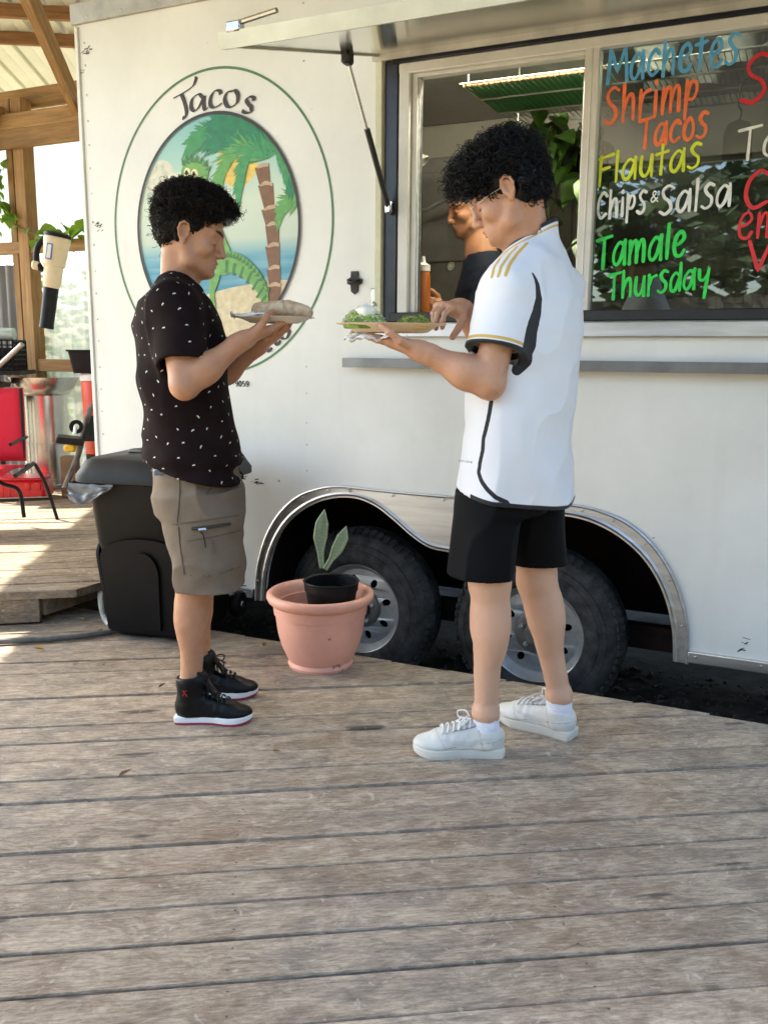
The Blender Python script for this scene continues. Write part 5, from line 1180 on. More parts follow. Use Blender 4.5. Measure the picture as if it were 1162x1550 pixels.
def front_arch(z0, z1, w0, w1, dep, nm, thick=0.010, wob=0.0):
    """raised arched panel on the front and the left face"""
    for face in (0, 1):
        out_ = []
        n_ = 14
        for k_ in range(n_+1):
            a_ = PI*k_/n_; out_.append((math.cos(a_)*w1/2, z1-0.09+0.09*math.sin(a_)))
        out_ = [(w0/2, z0)]+out_+[(-w0/2, z0)]
        def place(u, v, w):
            t = (v-0.03)/(H-0.06); half_ = (0.195+(0.255-0.195)*t)-0.002
            return (u, -half_*0.975-w, v) if face == 0 else (-half_-w, u, v)
        MB().prism(out_, thick, place).build(nm, M_bin, tbin, angle=30)
front_arch(0.03, 0.44, 0.36, 0.40, 0, 'lower_panel', 0.012); front_arch(0.05, 0.385, 0.115, 0.135, 0, 'rib_panel', 0.026)
loft_rr(MB(), [(0.575, 0.545, 0.07, H-0.035, 0, 0), (0.588, 0.558, 0.075, H-0.03, 0, 0), (0.588, 0.558, 0.075, H-0.005, 0, 0), (0.56, 0.53, 0.07, H+0.018, 0, 0), (0.53, 0.50, 0.07, H+0.050, 0, 0), (0.49, 0.46, 0.07, H+0.062, 0, 0), (0.20, 0.18, 0.05, H+0.070, 0, 0)], 7).build('lid', M_lid, tbin)
MB().box((0.02, -0.02, H+0.072), (0.36, 0.055, 0.022), bev=0.009).build('lid_handle', M_lid, tbin)
for s_ in (-1, 1):
    wo = MB().lathe([(0.012, -0.022), (0.055, -0.022), (0.062, -0.012), (0.062, 0.012), (0.055, 0.022), (0.012, 0.022)], 28, (0, 0, 0), axis=(1, 0, 0)).build('bin_wheel', M_bin, tbin); wo.location = (s_*0.215, 0.215, 0.062)
    hb_ = MB().lathe([(0.0, -0.027), (0.014, -0.026), (0.016, -0.02)], 14, (0, 0, 0), axis=(1, 0, 0)).build('hub_cap', M_steel, wo); hb_.scale = (-s_, 1, 1)
M_bag = mat('shiny black bag film', (0.10, 0.10, 0.10), 0.3, var=0.3, vscale=9, bump=0.0, spec=0.7, coat=0.0)
G_ = []
for j in range(17):
    v = j/16; row = []
    for i_ in range(19):
        u = i_/18; drop = 0.085*(1-0.75*abs(u-0.30)**1.2*1.8)*v
        nx = vnoise(np.array([[u*1.0, v*0.7, 2.2]]), 9.0)[0]*0.016+vnoise(np.array([[u, v, 5.2]]), 21.0)[0]*0.006
        row.append((-0.285-nx*v-0.012*v, -0.262+u*0.05-0.006, 0) if False else (-0.29+u*0.20, -0.274-0.014*v-nx*v-0.01, H-0.034-max(drop, 0.004*v)+nx*0.2))
    G_.append(row)
MB().sheet(G_).build('bag_flap', M_bag, tbin, angle=None)
G2 = [[(-0.302-abs(r_[0]+0.29)*0.02-0.6*(abs(r_[1]+0.284)), -0.27+(r_[0]+0.29)*1.0, r_[2]) for r_ in row] for row in G_]
MB().sheet(G2).build('bag_flap', M_bag, tbin, angle=None)
# ---- terracotta planter with nursery pot and snake plant
pc = onz(482, 1021, 0.0); PX, PY = float(pc[0]), float(pc[1])+0.115
M_terra = mat('pink terracotta plastic', (0.78, 0.385, 0.29), 0.5, var=0.06, vscale=5, bump=0.05, bscale=120, rvar=0.06); scuffs(M_terra, 0.655, (0.20, 0.09, 0.06), 24)
pot = empty('flower_pot', (PX, PY, 0), 0.4, 'pink terracotta plastic planter with rolled rim on the deck', 'planter')
pr = [(0, 0.004), (0.110, 0.004), (0.122, 0.0), (0.126, 0.012), (0.121, 0.026), (0.130, 0.040), (0.150, 0.085), (0.163, 0.135), (0.170, 0.185), (0.1715, 0.205), (0.1715, 0.209), (0.1775, 0.211), (0.182, 0.255)]
MB().lathe(pr+[(0.160, 0.25), (0.150, 0.15), (0.125, 0.06), (0.10, 0.045), (0, 0.045)], 72).build('pot_body', M_terra, pot, angle=28)
MB().lathe([(0.178, 0.250), (0.188, 0.252), (0.200, 0.262), (0.206, 0.276), (0.204, 0.288), (0.195, 0.295), (0.182, 0.293), (0.172, 0.280), (0.166, 0.25)], 72).build('rim', M_terra, pot, angle=60)
MB().disc((0, 0, 0.19), 0.152, (0, 0, 1), 40).build('potting_soil', M_soil, pot)
npx = at(502, 880, PY-0.01); nur = empty('nursery_pot', (float(npx[0]), float(npx[1])-0.03, 0.19), 0, 'small black nursery pot set inside the pink planter', 'plant pot')
zt_ = 0.155
MB().lathe([(0, 0.002), (0.078, 0.002), (0.097, zt_-0.035), (0.101, zt_-0.034), (0.103, zt_-0.004), (0.107, zt_), (0.104, zt_+0.004), (0.097, zt_), (0.094, zt_-0.05), (0, zt_-0.05)], 48).build('pot_body', M_blk, nur, angle=30)
MB().disc((0, 0, zt_-0.045), 0.094, (0, 0, 1), 32).build('potting_soil', M_soil, nur)
M_snake = mat('grey green snake plant', (0.34, 0.42, 0.27), 0.45, col2=(0.24, 0.33, 0.20), vscale=4, stretch=(9, 9, 30), var=0.2)
plant = empty('snake_plant', (float(npx[0]), float(npx[1])-0.03, 0.19+zt_-0.045), 0, 'two-leaved pale snake plant growing in the nursery pot', 'plant')
pb = np.array([float(npx[0]), float(npx[1])-0.03, 0.19+zt_-0.045])
def blade(pts, ws, bend):
    C_ = cat([at(*p)-pb for p in pts], 6); n_ = len(C_); W_ = np.interp(np.linspace(0, 1, n_), np.linspace(0, 1, len(ws)), ws)
    G_ = []
    for i_ in range(n_):
        t = np.gradient(C_, axis=0)[i_]; t /= np.linalg.norm(t); s_ = np.cross(t, np.array([0.25*math.sin(i_*0.1+bend), -1.0, 0.1])); s_ /= np.linalg.norm(s_); nn = np.cross(s_, t)
        G_.append([C_[i_]+s_*W_[i_]*k_+nn*W_[i_]*0.55*(k_*k_) for k_ in np.linspace(-1, 1, 7)])
    o = MB().sheet(G_).build('leaf', M_snake, plant, angle=None); o.modifiers.new('thick', 'SOLIDIFY').thickness = 0.004
DP = float(npx[1])-0.03
blade([(487, 860, DP-0.01), (485, 836, DP-0.005), (484, 812, DP), (487, 790, DP), (491, 771, DP)], [0.008, 0.013, 0.027, 0.024, 0.001], 0.2)
blade([(492, 861, DP-0.015), (501, 846, DP-0.02), (510, 830, DP-0.025), (519, 812, DP-0.03), (524, 796, DP-0.03)], [0.010, 0.011, 0.022, 0.022, 0.001], 1.2)
# ---- hoses and litter on the deck
M_hose = mat('grey garden hose', (0.11, 0.11, 0.105), 0.55, var=0.2, vscale=20); M_hosew = mat('white hose', (0.55, 0.53, 0.48), 0.5, var=0.1)
def on_deck(px_, py_, z=0.0): p = onz(px_, py_, z); return np.array([p[0], p[1], z])
hp = [on_deck(-40, 975, 0.014), on_deck(0, 971, 0.014), on_deck(60, 968, 0.014), on_deck(120, 963, 0.014), on_deck(168, 956, 0.014), on_deck(215, 945, 0.014)]
o = MB().tube(cat(hp, 8), 0.012, 10).build('garden_hose', M_hose); tag(o, 'grey garden hose lying across the deck boards by the trash bin', 'hose')
hp = [on_deck(166, 946, 0.014), on_deck(158, 935, 0.016), at(153, 915, 3.85), at(153, 895, 3.95), at(160, 884, 4.1), at(180, 880, 4.3)]
o = MB().tube(cat(hp, 8), 0.012, 10).build('white_hose', M_hosew); tag(o, 'white hose bending over the platform edge behind the trash bin', 'hose')
M_dry = [mat('yellow fallen leaf', (0.52, 0.33, 0.05), 0.7, var=0.2), mat('brown fallen leaf', (0.17, 0.085, 0.035), 0.8, var=0.2), mat('tan fallen leaf', (0.36, 0.23, 0.10), 0.8, var=0.2)]
for i_, (x_, y_, s_, k_, lab) in enumerate([(68, 983, 0.50, 0, 'curled yellow leaf on the deck near the hose'), (128, 938, 0.42, 0, 'yellow leaf lying between the hose and the platform'), (148, 962, 0.50, 1, 'crumpled brown leaf lying by the hose beside the trash bin'), (158, 1006, 0.28, 2, 'small tan leaf on the deck in front of the trash bin'), (358, 1002, 0.40, 0, 'yellow leaf on the deck between sneaker and trailer'),
        (108, 1002, 0.36, 1, 'thin brown leaf on the deck boards below the hose'), (424, 1136, 0.34, 2, 'pale tan leaf on the deck between the two diners'), (180, 1175, 0.42, 1, 'brown leaf scrap on the open deck'), (400, 978, 0.40, 1, 'brown leaf at the deck edge beside the planter'), (240, 1040, 0.30, 1, 'dark twig-like leaf beside the black sneaker')]):
    me = leaf_mesh(0.09, 0.05, random.uniform(0.4, 0.9), random.uniform(-0.5, 0.1)); me.materials.append(M_dry[k_]); me.shade_smooth(); p = on_deck(x_, y_, 0.006)
    o = bpy.data.objects.new('fallen_leaf', me); COL.objects.link(o); o.location = p; o.scale = (s_, s_, s_); o.rotation_euler = (0, 0, random.uniform(0, 6.28)); tag(o, lab, 'leaf', 'fallen leaves on the deck')
# ---- inside the trailer (local coordinates carried over to the world)
def tw(x, y, z): return tuple(map(float, loc2w(x, y, z)))
def into(px_, py_, off): x, z = wl(px_, py_, off); return x, off, z
fx_ = empty('tube_light', tw(-0.95, 0.22, 2.585), -WALL_A, 'lit fluorescent tube light on the trailer ceiling', 'ceiling light')
MB().box((0, 0, -0.02), (1.2, 0.10, 0.04), bev=0.005).build('housing', M_frame, fx_); MB().tube([(-0.57, 0, -0.052), (0.57, 0, -0.052)], 0.014, 10).build('tube', M_tube, fx_)
# hanging wire shelf with green tray
rz_ = 2.33
rack = empty('wire_rack', tw(-1.0, 0.72, rz_), -WALL_A, 'grey wire rack hung under the ceiling behind the window', 'wire rack')
wr_ = MB()
for x_ in np.arange(-0.44, 1.60, 0.0255): wr_.tube([(x_, -0.36, 0), (x_, 0.40, 0)], 0.0022, 4)
tag(wr_.build('rack_wires', M_aludull, rack, smooth=False), kind='stuff')
for y_ in (-0.36, -0.1, 0.16, 0.40): MB().tube([(-0.45, y_, -0.006), (1.60, y_, -0.006)], 0.0045, 6).build('rack_bar', M_aludull, rack)
for x_ in (-0.42, 1.55):
    for y_ in (-0.34, 0.38): MB().tube([(x_, y_, 0), (x_, y_, 0.26)], 0.005, 6).build('hanger', M_aludull, rack)
M_grn = mat('green plastic tray', (0.045, 0.26, 0.06), 0.45, var=0.1); M_trim = mat('pale tray edge', (0.55, 0.52, 0.25), 0.5)
tray = empty('green_tray', tw(-1.16, 0.72, rz_+0.012), -WALL_A, 'green plastic sheet tray resting on the wire rack', 'tray')
MB().box((0, 0.0, 0.004), (0.62, 0.50, 0.008), bev=0.002).build('tray_base', M_grn, tray); MB().box((-0.312, 0, 0.008), (0.012, 0.51, 0.018), bev=0.003).build('tray_edge', M_trim, tray); MB().box((0, -0.252, 0.008), (0.62, 0.012, 0.018), bev=0.003).build('tray_edge', mat('reddish tray edge', (0.40, 0.15, 0.07), 0.5), tray)
M_clear = mat('cloudy plastic tub', (0.45, 0.44, 0.42), 0.3, var=0.25, vscale=9)
for j, (x_, y_) in enumerate(((-0.68, 0.60), (-0.52, 0.86), (-0.36, 0.62), (-0.70, 0.90), (-0.2, 0.8))):
    o = MB().lathe([(0, 0), (0.07, 0), (0.085, 0.10), (0.09, 0.105), (0.09, 0.115), (0, 0.118)], 24).build('food_tub', M_clear); o.location = tw(x_, y_, rz_+0.005)
    tag(o, 'cloudy grey food tub standing on the wire rack', 'tub', 'food tubs on the wire rack')
# steel cabinet and conduit at the inner left
cab = empty('steel_cabinet', tw(-1.75, 1.80, 0.62), -WALL_A, 'grey steel cabinet against the inner wall of the trailer', 'cabinet')
zc = into(650, 238, 1.6)[2]-0.62
M_cab = mat('dull grey cabinet', (0.17, 0.16, 0.15), 0.45, 0.3, var=0.1)
MB().box((0.05, 0, zc/2), (1.0, 0.36, zc), bev=0.006).build('cabinet_body', M_cab, cab); MB().box((0.05, -0.188, zc*0.8), (0.9, 0.012, zc*0.3), bev=0.004).build('cabinet_door', M_cab, cab)
cpts = [into(628, 321, 1.45), into(648, 316, 1.45), into(662, 308, 1.45), into(680, 300, 1.45)]
o = MB().tube(cat([loc2w(*p) for p in cpts], 6), 0.010, 8).build('conduit', M_aludull); tag(o, 'grey flexible conduit on the cabinet behind the cook', 'conduit')
p = into(634, 224, 0.9); lampo = empty('clip_lamp', tw(p[0]-0.03, 0.9, p[2]), -WALL_A, 'small black and white clip lamp inside the window corner', 'lamp')
MB().box((0, 0, 0.0), (0.05, 0.05, 0.05), bev=0.01).build('clip', M_blk, lampo); MB().lathe([(0.012, 0.0), (0.035, 0.05), (0.03, 0.055)], 16, (0.02, 0, -0.03), axis=(0.6, 0, -0.6)).build('shade', M_white, lampo)
# work counter under the window
cnt = empty('work_counter', tw(-0.7, 0.28, 0.615), -WALL_A, 'stainless work counter inside the serving window', 'counter')
MB().box((0.0, 0, 0.68), (1.9, 0.42, 0.03), bev=0.004).build('counter_top', M_steel, cnt); MB().box((0, 0.05, 0.33), (1.86, 0.30, 0.66)).build('counter_body', M_cab, cnt)
# squeeze bottle and shaker by the jamb
b0 = into(640, 470, 0.10); hz = 1.3575
sq = empty('squeeze_bottle', tw(into(640, 430, 0.20)[0], 0.20, 1.325), -WALL_A, 'squeeze bottle of orange sauce with white nozzle cap', 'bottle')
M_sauce = mat('orange sauce bottle', (0.42, 0.12, 0.02), 0.3, var=0.1, coat=0.3)
zb_ = into(640, 410, 0.20)[2]-1.325
MB().lathe([(0, 0.0), (0.030, 0.0), (0.033, 0.01), (0.032, zb_-0.02), (0.028, zb_)], 24).build('bottle_body', M_sauce, sq); MB().lathe([(0.031, zb_-0.002), (0.031, zb_+0.022), (0.012, zb_+0.034), (0.007, zb_+0.06), (0, zb_+0.062)], 24).build('nozzle_cap', M_white, sq)
sk = empty('salt_shaker', tw(into(609, 460, 0.035)[0], 0.035, 1.356), -WALL_A, 'clear glass shaker with a teal band on the window sill', 'shaker')
M_sh = mat('shaker glass', (0.62, 0.60, 0.55), 0.15, var=0.1, spec=0.8); M_teal = mat('teal band', (0.08, 0.36, 0.30), 0.4)
MB().lathe([(0, 0), (0.020, 0), (0.021, 0.028), (0.0, 0.028)], 20).build('shaker_base', M_sh, sk); MB().lathe([(0.0215, 0.026), (0.022, 0.028), (0.022, 0.044), (0.019, 0.046), (0, 0.046)], 20).build('band', M_teal, sk)
sk2 = empty('salt_shaker', tw(into(621, 460, 0.045)[0], 0.045, 1.356), -WALL_A, 'tall clear glass shaker beside the teal banded one', 'shaker')
MB().lathe([(0, 0), (0.016, 0), (0.016, 0.07), (0.012, 0.08), (0.012, 0.085), (0, 0.086)], 20).build('shaker_base', M_sh, sk2); MB().lathe([(0.0165, 0.085), (0.0165, 0.105), (0, 0.108)], 20).build('shaker_cap', M_steel, sk2)
# pothos hanging on the far side
_pp = into(856, 262, 1.15)
pth = empty('pothos_plant', tw(_pp[0]-0.05, 1.15, _pp[2]+0.02), -WALL_A, 'trailing green pothos hanging inside the trailer', 'plant')
M_poth = mat('pothos leaf', (0.075, 0.16, 0.025), 0.32, var=0.35, vscale=9, rand=0.35, spec=0.6)
PL_ = leaf_mesh(0.14, 0.095, 0.22, 0.35); PL_.materials.append(M_poth); PL_.shade_smooth()
MB().lathe([(0, 0), (0.07, 0), (0.09, 0.12), (0.095, 0.13), (0.085, 0.125), (0, 0.11)], 24, (0.05, 0, -0.05)).build('hanging_pot', M_blk, pth)
for k_ in range(7):
    a_ = k_*0.9; top = np.array([0.05+0.05*math.cos(a_), 0.05*math.sin(a_), 0.07]); ln = random.uniform(0.2, 0.75)
    vs = cat([top, top+np.array([0.12*math.cos(a_), 0.10*math.sin(a_)-0.06, 0.08]), top+np.array([0.19*math.cos(a_), 0.12*math.sin(a_)-0.08, -ln*0.4]), top+np.array([0.17*math.cos(a_+.3), 0.12*math.sin(a_)-0.1, -ln])], 6)
    MB().tube(vs, 0.0035, 5).build('vine_stem', M_stem, pth)
    scatter_leaves(pth, [vs[random.randrange(len(vs))]+rng.normal(size=3)*0.045 for _ in range(20)], (0.6, 1.15), PL_, down=0.6)
scatter_leaves(pth, [np.array([0.0, -0.05, 0.12])+rng.normal(size=3)*np.array([0.10, 0.06, 0.06]) for _ in range(24)], (0.7, 1.15), PL_, down=0.5)
# things seen through the menu glass: pan on a hook, patterned splashback
pan = empty('hanging_griddle_pan', tw(*into(1118, 180, 0.55)), -WALL_A, 'long black griddle tool hanging on a hook behind the menu glass', 'utensil')
MB().prism([(-0.055, -0.33), (0.055, -0.33), (0.055, -0.05), (0.04, -0.015), (0, 0.0), (-0.04, -0.015), (-0.055, -0.05)], 0.02, lambda u, v, w: (u, w, v)).build('blade', M_blkm, pan); MB().tube(cat([(0, 0.01, -0.01), (0.005, 0.01, 0.03), (-0.008, 0.01, 0.06), (0.0, 0.01, 0.14), (0.02, 0.01, 0.15)], 6), 0.004, 6).build('hook', M_blkm, pan)
spl = empty('splashback', tw(-0.05, Wd-0.045, 1.55), -WALL_A, 'patterned tile splashback on the far inner wall', 'splashback')
M_tl = mat('beige patterned tile', (0.42, 0.36, 0.27), 0.35, col2=(0.16, 0.12, 0.09), vscale=22, var=0.2, rand=0.1)
tm = MB().box((0, 0, 0), (0.146, 0.010, 0.146), bev=0.003).mesh('tile'); tm.materials.append(M_tl)
for a_ in range(8):
    for b_2 in range(3):
        o = bpy.data.objects.new('tile', tm); COL.objects.link(o); o.parent = spl; o.location = (-0.5+a_*0.15, 0, b_2*0.15)
# ============================================================ PEOPLE
def unit(v): v = np.asarray(v, float); return v/np.linalg.norm(v)
def proj_px(V):
    q = (V-CC) @ CR.T; return np.column_stack([581+FPX*q[:, 0]/q[:, 2], 775-FPX*q[:, 1]/q[:, 2]]), q[:, 2]
def seg_dist(P_, pts, rr):
    """signed distance of points to a 3D polyline with a radius at each vertex"""
    best = np.full(len(P_), 9.0)
    for i_ in range(len(pts)-1):
        a, b = np.asarray(pts[i_]), np.asarray(pts[i_+1]); ba = b-a; t = np.clip(((P_-a) @ ba)/(ba @ ba+1e-12), 0, 1)
        d = np.linalg.norm(P_-a-t[:, None]*ba, axis=1)-(rr[i_]+(rr[i_+1]-rr[i_])*t); best = np.minimum(best, d)
    return best
def surf_pts(V, pxs, tol=5.0):
    """points of the garment's outer surface at measured places"""
    uv, dep = proj_px(V); out = []
    for (x, y) in pxs:
        d = np.hypot(uv[:, 0]-x, uv[:, 1]-y); r = tol
        while not (d < r).any(): r *= 1.6
        idx = np.where(d < r)[0]; idx = idx[dep[idx] < dep[idx].min()+.05]; k = idx[np.argmin(d[idx])]; out.append(at(x, y, V[k][1]))
    return np.array(out)
def frame_from(fwd, up=(0, 0, 1)):
    f = unit(fwd); l = unit(np.cross(up, f)); return np.column_stack([f, l, np.cross(f, l)])     # columns: forward, left, up
def head(pr, O, fwd, sc=1.0, tilt=0.0, nose=1.0, jaw=1.0):
    """skull, face and ears around the ear axis O; returns to-local function"""
    Fm = frame_from(fwd)
    T = lambda p: O+Fm @ (np.array(p, float)*sc)
    E = lambda c, r, k=0.012, R=None: Ell(T(c), np.array(r)*sc, Fm if R is None else Fm @ R, k)
    Cc = lambda a, b, ra, rb=None, k=0.012: Cap(T(a), T(b), ra*sc, (ra if rb is None else rb)*sc, k)
    pr += [E((-.012, 0, .040), (.099, .076, .088), .02), E((.036, 0, -.026), (.056, .060, .078), .03), E((.045, 0, .045), (.048, .062, .052), .03)]
    for s in (1, -1):
        pr += [Cc((-.002, s*.054, -.040), (.020, s*.050, -.082), .016, .015, .025), Cc((.020, s*.050, -.076), (.070, s*.016, -.098*jaw), .016, .016, .025),
               E((.060, s*.046, -.030), (.024, .020, .022), .02), Cc((.090, s*.010, .020), (.074, s*.044, .022), .011, .009, .014)]
    pr += [E((.081, 0, -.097*jaw), (.018, .022, .016), .016), E((.072, 0, -.070), (.027, .034, .034), .02), Cc((.062, 0, -.086), (.020, 0, -.088), .026, .030, .03)]
    for s in (1, -1): pr.append(Sub(E((.103, s*.036, -.002), (.015, .016, .012)), .016))
    for s in (1, -1): pr.append(E((.0775, s*.032, -.004), (.0145, .015, .0135), .004))
    pr += [Cc((.092, 0, .022), (.1035, 0, -.014), .0115, .0100, .014), Cc((.104, 0, -.014), (.1145*nose, 0, -.036), .0095, .0115, .008), E((.102, 0.0115, -.041), (.0105, .008, .0085), .006), E((.102, -.0115, -.041), (.0105, .008, .0085), .006)]
    pr += [E((.0975, 0, -.0655), (.0095, .022, .0062), .005), E((.0945, 0, -.0790), (.0100, .019, .0072), .005), Sub(Cc((.104, .018, -.0722), (.104, -.018, -.0722), .0028), .004)]
    pr.append(Sub(E((.101, 0, -.0885), (.009, .020, .0055)), .010))
    for s in (1, -1):                                               # ears: bowl, rim, lobe
        pr.append(E((-.010, s*.079, .000), (.017, .0075, .027), .008))
        pr.append(Sub(E((-.008, s*.0925, .002), (.0125, .0150, .020)), .003))
        ring = [(.006, s*.077, -.004), (.007, s*.080, .012), (.001, s*.085, .026), (-.012, s*.088, .031), (-.023, s*.0895, .022), (-.026, s*.0895, .006), (-.021, s*.086, -.012), (-.011, s*.079, -.025)]
        for a, b in zip(ring[:-1], ring[1:]): pr.append(Cc(a, b, .0038, None, .003))
        pr += [E((-.006, s*.077, -.027), (.008, .005, .009), .006), E((.005, s*.077, -.008), (.0045, .004, .007), .004)]
    return lambda V: ((V-O) @ Fm)/sc, T, Fm
def face_attrs(tol, side):
    def lip(V):
        q = tol(V); return np.minimum(np.linalg.norm((q-[.0985, 0, -.0655])/[.011, .0225, .0068], axis=1), np.linalg.norm((q-[.0955, 0, -.0790])/[.012, .020, .0078], axis=1))-1.0
    def dark(V):
        q = tol(V); d = np.full(len(q), 9.0)
        for s in (1, -1):
            d = np.minimum(d, seg_dist(q, [(.103, s*.010, .022), (.096, s*.028, .0285), (.082, s*.046, .029), (.066, s*.058, .021)], [.0046, .0052, .0042, .0018]))
            d = np.minimum(d, seg_dist(q, [(.0905, s*.019, -.0105), (.0915, s*.032, -.0135), (.080, s*.0465, -.0115), (.070, s*.052, -.009)], [.0012, .0024, .0020, .0010]))
        return d
    def stub(V):
        q = tol(V); return np.minimum(seg_dist(q, [(.104, -.020, -.060), (.107, 0, -.056), (.104, .020, -.060)], [.006, .005, .006]), np.linalg.norm((q-[.092, 0, -.098])/[.02, .02, .014], axis=1)*.014-.014)
    return {'height': lambda V: V[:, 2], 'lip': lip, 'hair_mark': dark, 'stubble': stub}
def skin_mat(name, c, c2, lips, stub=0.0, spec=0.4, legs=None):
    m = mat(name, c, 0.46, var=0.1, col2=c2, vscale=11, bump=0.22, bscale=210, sss=0.10, spec=spec, rvar=0.07, detail=10)
    if stub:
        N, L, b = nodes_of(m)
        step_mix(m, 'stubble', 0.0, tuple(x*(1-stub) for x in c), 0.006)
    if legs: step_mix(m, 'height', 0.80, legs, 0.10)
    step_mix(m, 'lip', 0.0, lips, 0.22); step_mix(m, 'hair_mark', 0.0, (0.012, 0.009, 0.008), 0.0012)
    return m
def arm(pr, S, E_, W_, sc=1.0, fat=1.0):
    S, E_, W_ = map(np.asarray, (S, E_, W_)); d = unit(W_-E_)
    pr += [Ell(S, np.array([.048, .048, .048])*sc*fat, None, .03), Cap(S, E_, .047*sc*fat, .041*sc*fat, .03), Cap(E_, E_+(W_-E_)*.38, .0385*sc*fat, .0405*sc*fat, .02), Cap(E_+(W_-E_)*.34, W_, .0400*sc*fat, .0255*sc, .03)]
def leg(pr, H_, K, A, back, sc=1.0, thin=1.0):
    H_, K, A = map(np.asarray, (H_, K, A)); b = np.asarray(back, float)
    pr += [Cap(H_, K, .078*sc, .059*sc, .04), Cap(K, K+(A-K)*.32, .051*sc*thin, .047*sc*thin, .03), Cap(K+(A-K)*.2, A, .048*sc*thin, .034*sc, .03), Ell(K+(A-K)*.33+b*.020, np.array([.043, .043, .105])*sc*thin, None, .03), Ell(K-b*.026+np.array([0, 0, .004]), np.array([.031, .031, .036])*sc, None, .02), Ell(A+np.array([0, 0, .0]), np.array([.037, .037, .032])*sc, None, .02)]
def hand(pr, W_, f, n, s, curls, thumb, sc=1.0, spread=0.0, k=.0045):
    """palm and five fingers: f finger direction, n palm side, s towards the thumb; curls = bend at each of the three joints per finger"""
    W_ = np.asarray(W_, float); f = unit(f); n = np.asarray(n, float); n = unit(n-f*(n @ f)); s_ = np.cross(n, f); s = s_ if s_ @ np.asarray(s) > 0 else -s_
    kn = []
    for i_, (a, b) in enumerate(((.088, .029), (.092, .0095), (.087, -.0095), (.078, -.0275))):
        K = W_+(f*a+s*b)*sc-n*.004*sc*(1 if i_ in (1, 2) else 0); kn.append(K); pr.append(Cap(W_+(f*.010+s*b*.45)*sc, K, .0145*sc, .0115*sc, .016))
    pr.append(Cap(W_+(f*.012+s*.016+n*.004)*sc, W_+(f*.050+s*.030+n*.008)*sc, .0165*sc, .0135*sc, .014))
    pr.append(Cap(W_+(f*.015-s*.015+n*.005)*sc, W_+(f*.060-s*.025+n*.005)*sc, .0145*sc, .0125*sc, .014))
    pr.append(Cap(W_-f*.02*sc, W_+f*.015*sc, .0265*sc, .026*sc, .014))
    for i_, (K, ln) in enumerate(zip(kn, (.072, .079, .074, .058))):
        ang = 0.0; p = K; side = spread*(1.5-i_)/1.5; r0 = (.0092, .0094, .0090, .0080)[i_]
        for j, (fr, cu) in enumerate(zip((.46, .30, .24), curls[i_])):
            ang += cu; d = unit(f*math.cos(ang)+n*math.sin(ang)+s*side*math.cos(ang)); q = p+d*ln*fr*sc
            pr.append(Cap(p, q, (r0-.0007*j)*sc, (r0-.0007*(j+1))*sc, k)); p = q
    p = W_+(f*.026+s*.028+n*.004)*sc
    for j, (d, ln, r) in enumerate(zip(thumb, (.040, .034, .028), (.0125, .0108, .0098))):
        dv = unit(f*d[0]+s*d[1]+n*d[2]); q = p+dv*ln*sc; pr.append(Cap(p, q, r*sc, (r-.0012)*sc, .008 if j == 0 else .004)); p = q
    return kn
def torso(pr, pel, che, u, hw=(.150, .135, .165), hd=(.105, .095, .105), k=.04):
    pel, che = np.asarray(pel, float), np.asarray(che, float); mid = (pel+che)/2
    pr.append(Loft([(pel-(che-pel)*.12, hw[0]*.9, hd[0]*.9), (pel, hw[0], hd[0]), (mid, hw[1], hd[1]), (che-(che-pel)*.18, hw[2], hd[2]), (che, hw[2]*.9, hd[2]*.8)], u, k))
def curly(name, par, V, Nn, org, count, rad_, turns, tr, m, up_bias=0.0, n_pt=13, seed=3, lift=0.004, fly=0, size=None):
    """locks of curled hair rooted on the scalp mass"""
    r = np.random.default_rng(seed); idx = r.choice(len(V), count+fly, replace=False); vs = []; fs = []; nb = 0; ns = 3
    for q, k_ in enumerate(idx):
        isf = q >= count; n = Nn[k_]; u, w, d = basis(n+r.normal(size=3)*(0.7 if not isf else 0.5)); R0 = r.uniform(*rad_)*(1.3 if isf else 1)*(1 if size is None else size[k_]); tn = r.uniform(*turns); ph = r.uniform(0, 6.28)
        t = np.linspace(0, 1, n_pt); a = ph+tn*2*PI*t; rise = (r.uniform(.2, .9)*R0*1.6+lift*(1 if size is None else size[k_])) if not isf else r.uniform(.012, .03)
        ell_ = r.uniform(.55, 1.0); ax = unit(u*r.normal()+w*r.normal()+d*0.5)
        e1, e2, e3 = basis(ax); C_ = V[k_]+np.outer(R0*np.cos(a), e1)+np.outer(R0*ell_*np.sin(a), e2)+np.outer((t-.4)*R0*1.5, e3)+np.outer((0.15+0.85*np.sin(PI*t*.8))*rise, n)
        T_ = np.gradient(C_, axis=0); T_ /= np.linalg.norm(T_, axis=1)[:, None]; rr = (r.uniform(*tr) if not isf else .0007)*np.sin(PI*np.clip(t*.9+.08, 0, 1))**.5
        b1 = np.cross(T_, e3); b1 /= np.linalg.norm(b1, axis=1)[:, None]+1e-9; b2 = np.cross(T_, b1)
        ring = np.stack([C_+rr[:, None]*(math.cos(2*PI*j/ns)*b1+math.sin(2*PI*j/ns)*b2) for j in range(ns)], 1); vs.append(ring.reshape(-1, 3))
        i0 = np.arange(n_pt-1)[:, None]*ns; j = np.arange(ns)[None]; fs.append((nb+np.stack([i0+j, i0+(j+1) % ns, i0+ns+(j+1) % ns, i0+ns+j], -1)).reshape(-1, 4)); nb += n_pt*ns
    me = qmesh(name, np.concatenate(vs)-org, np.concatenate(fs)); return link(name, me, m, par, None, True, None)
def vnormals(V, Fq):
    fn = np.cross(V[Fq[:, 2]]-V[Fq[:, 0]], V[Fq[:, 3]]-V[Fq[:, 1]]); n = np.zeros_like(V)
    for k_ in range(4): np.add.at(n, Fq[:, k_], fn)
    return n/(np.linalg.norm(n, axis=1)[:, None]+1e-12)
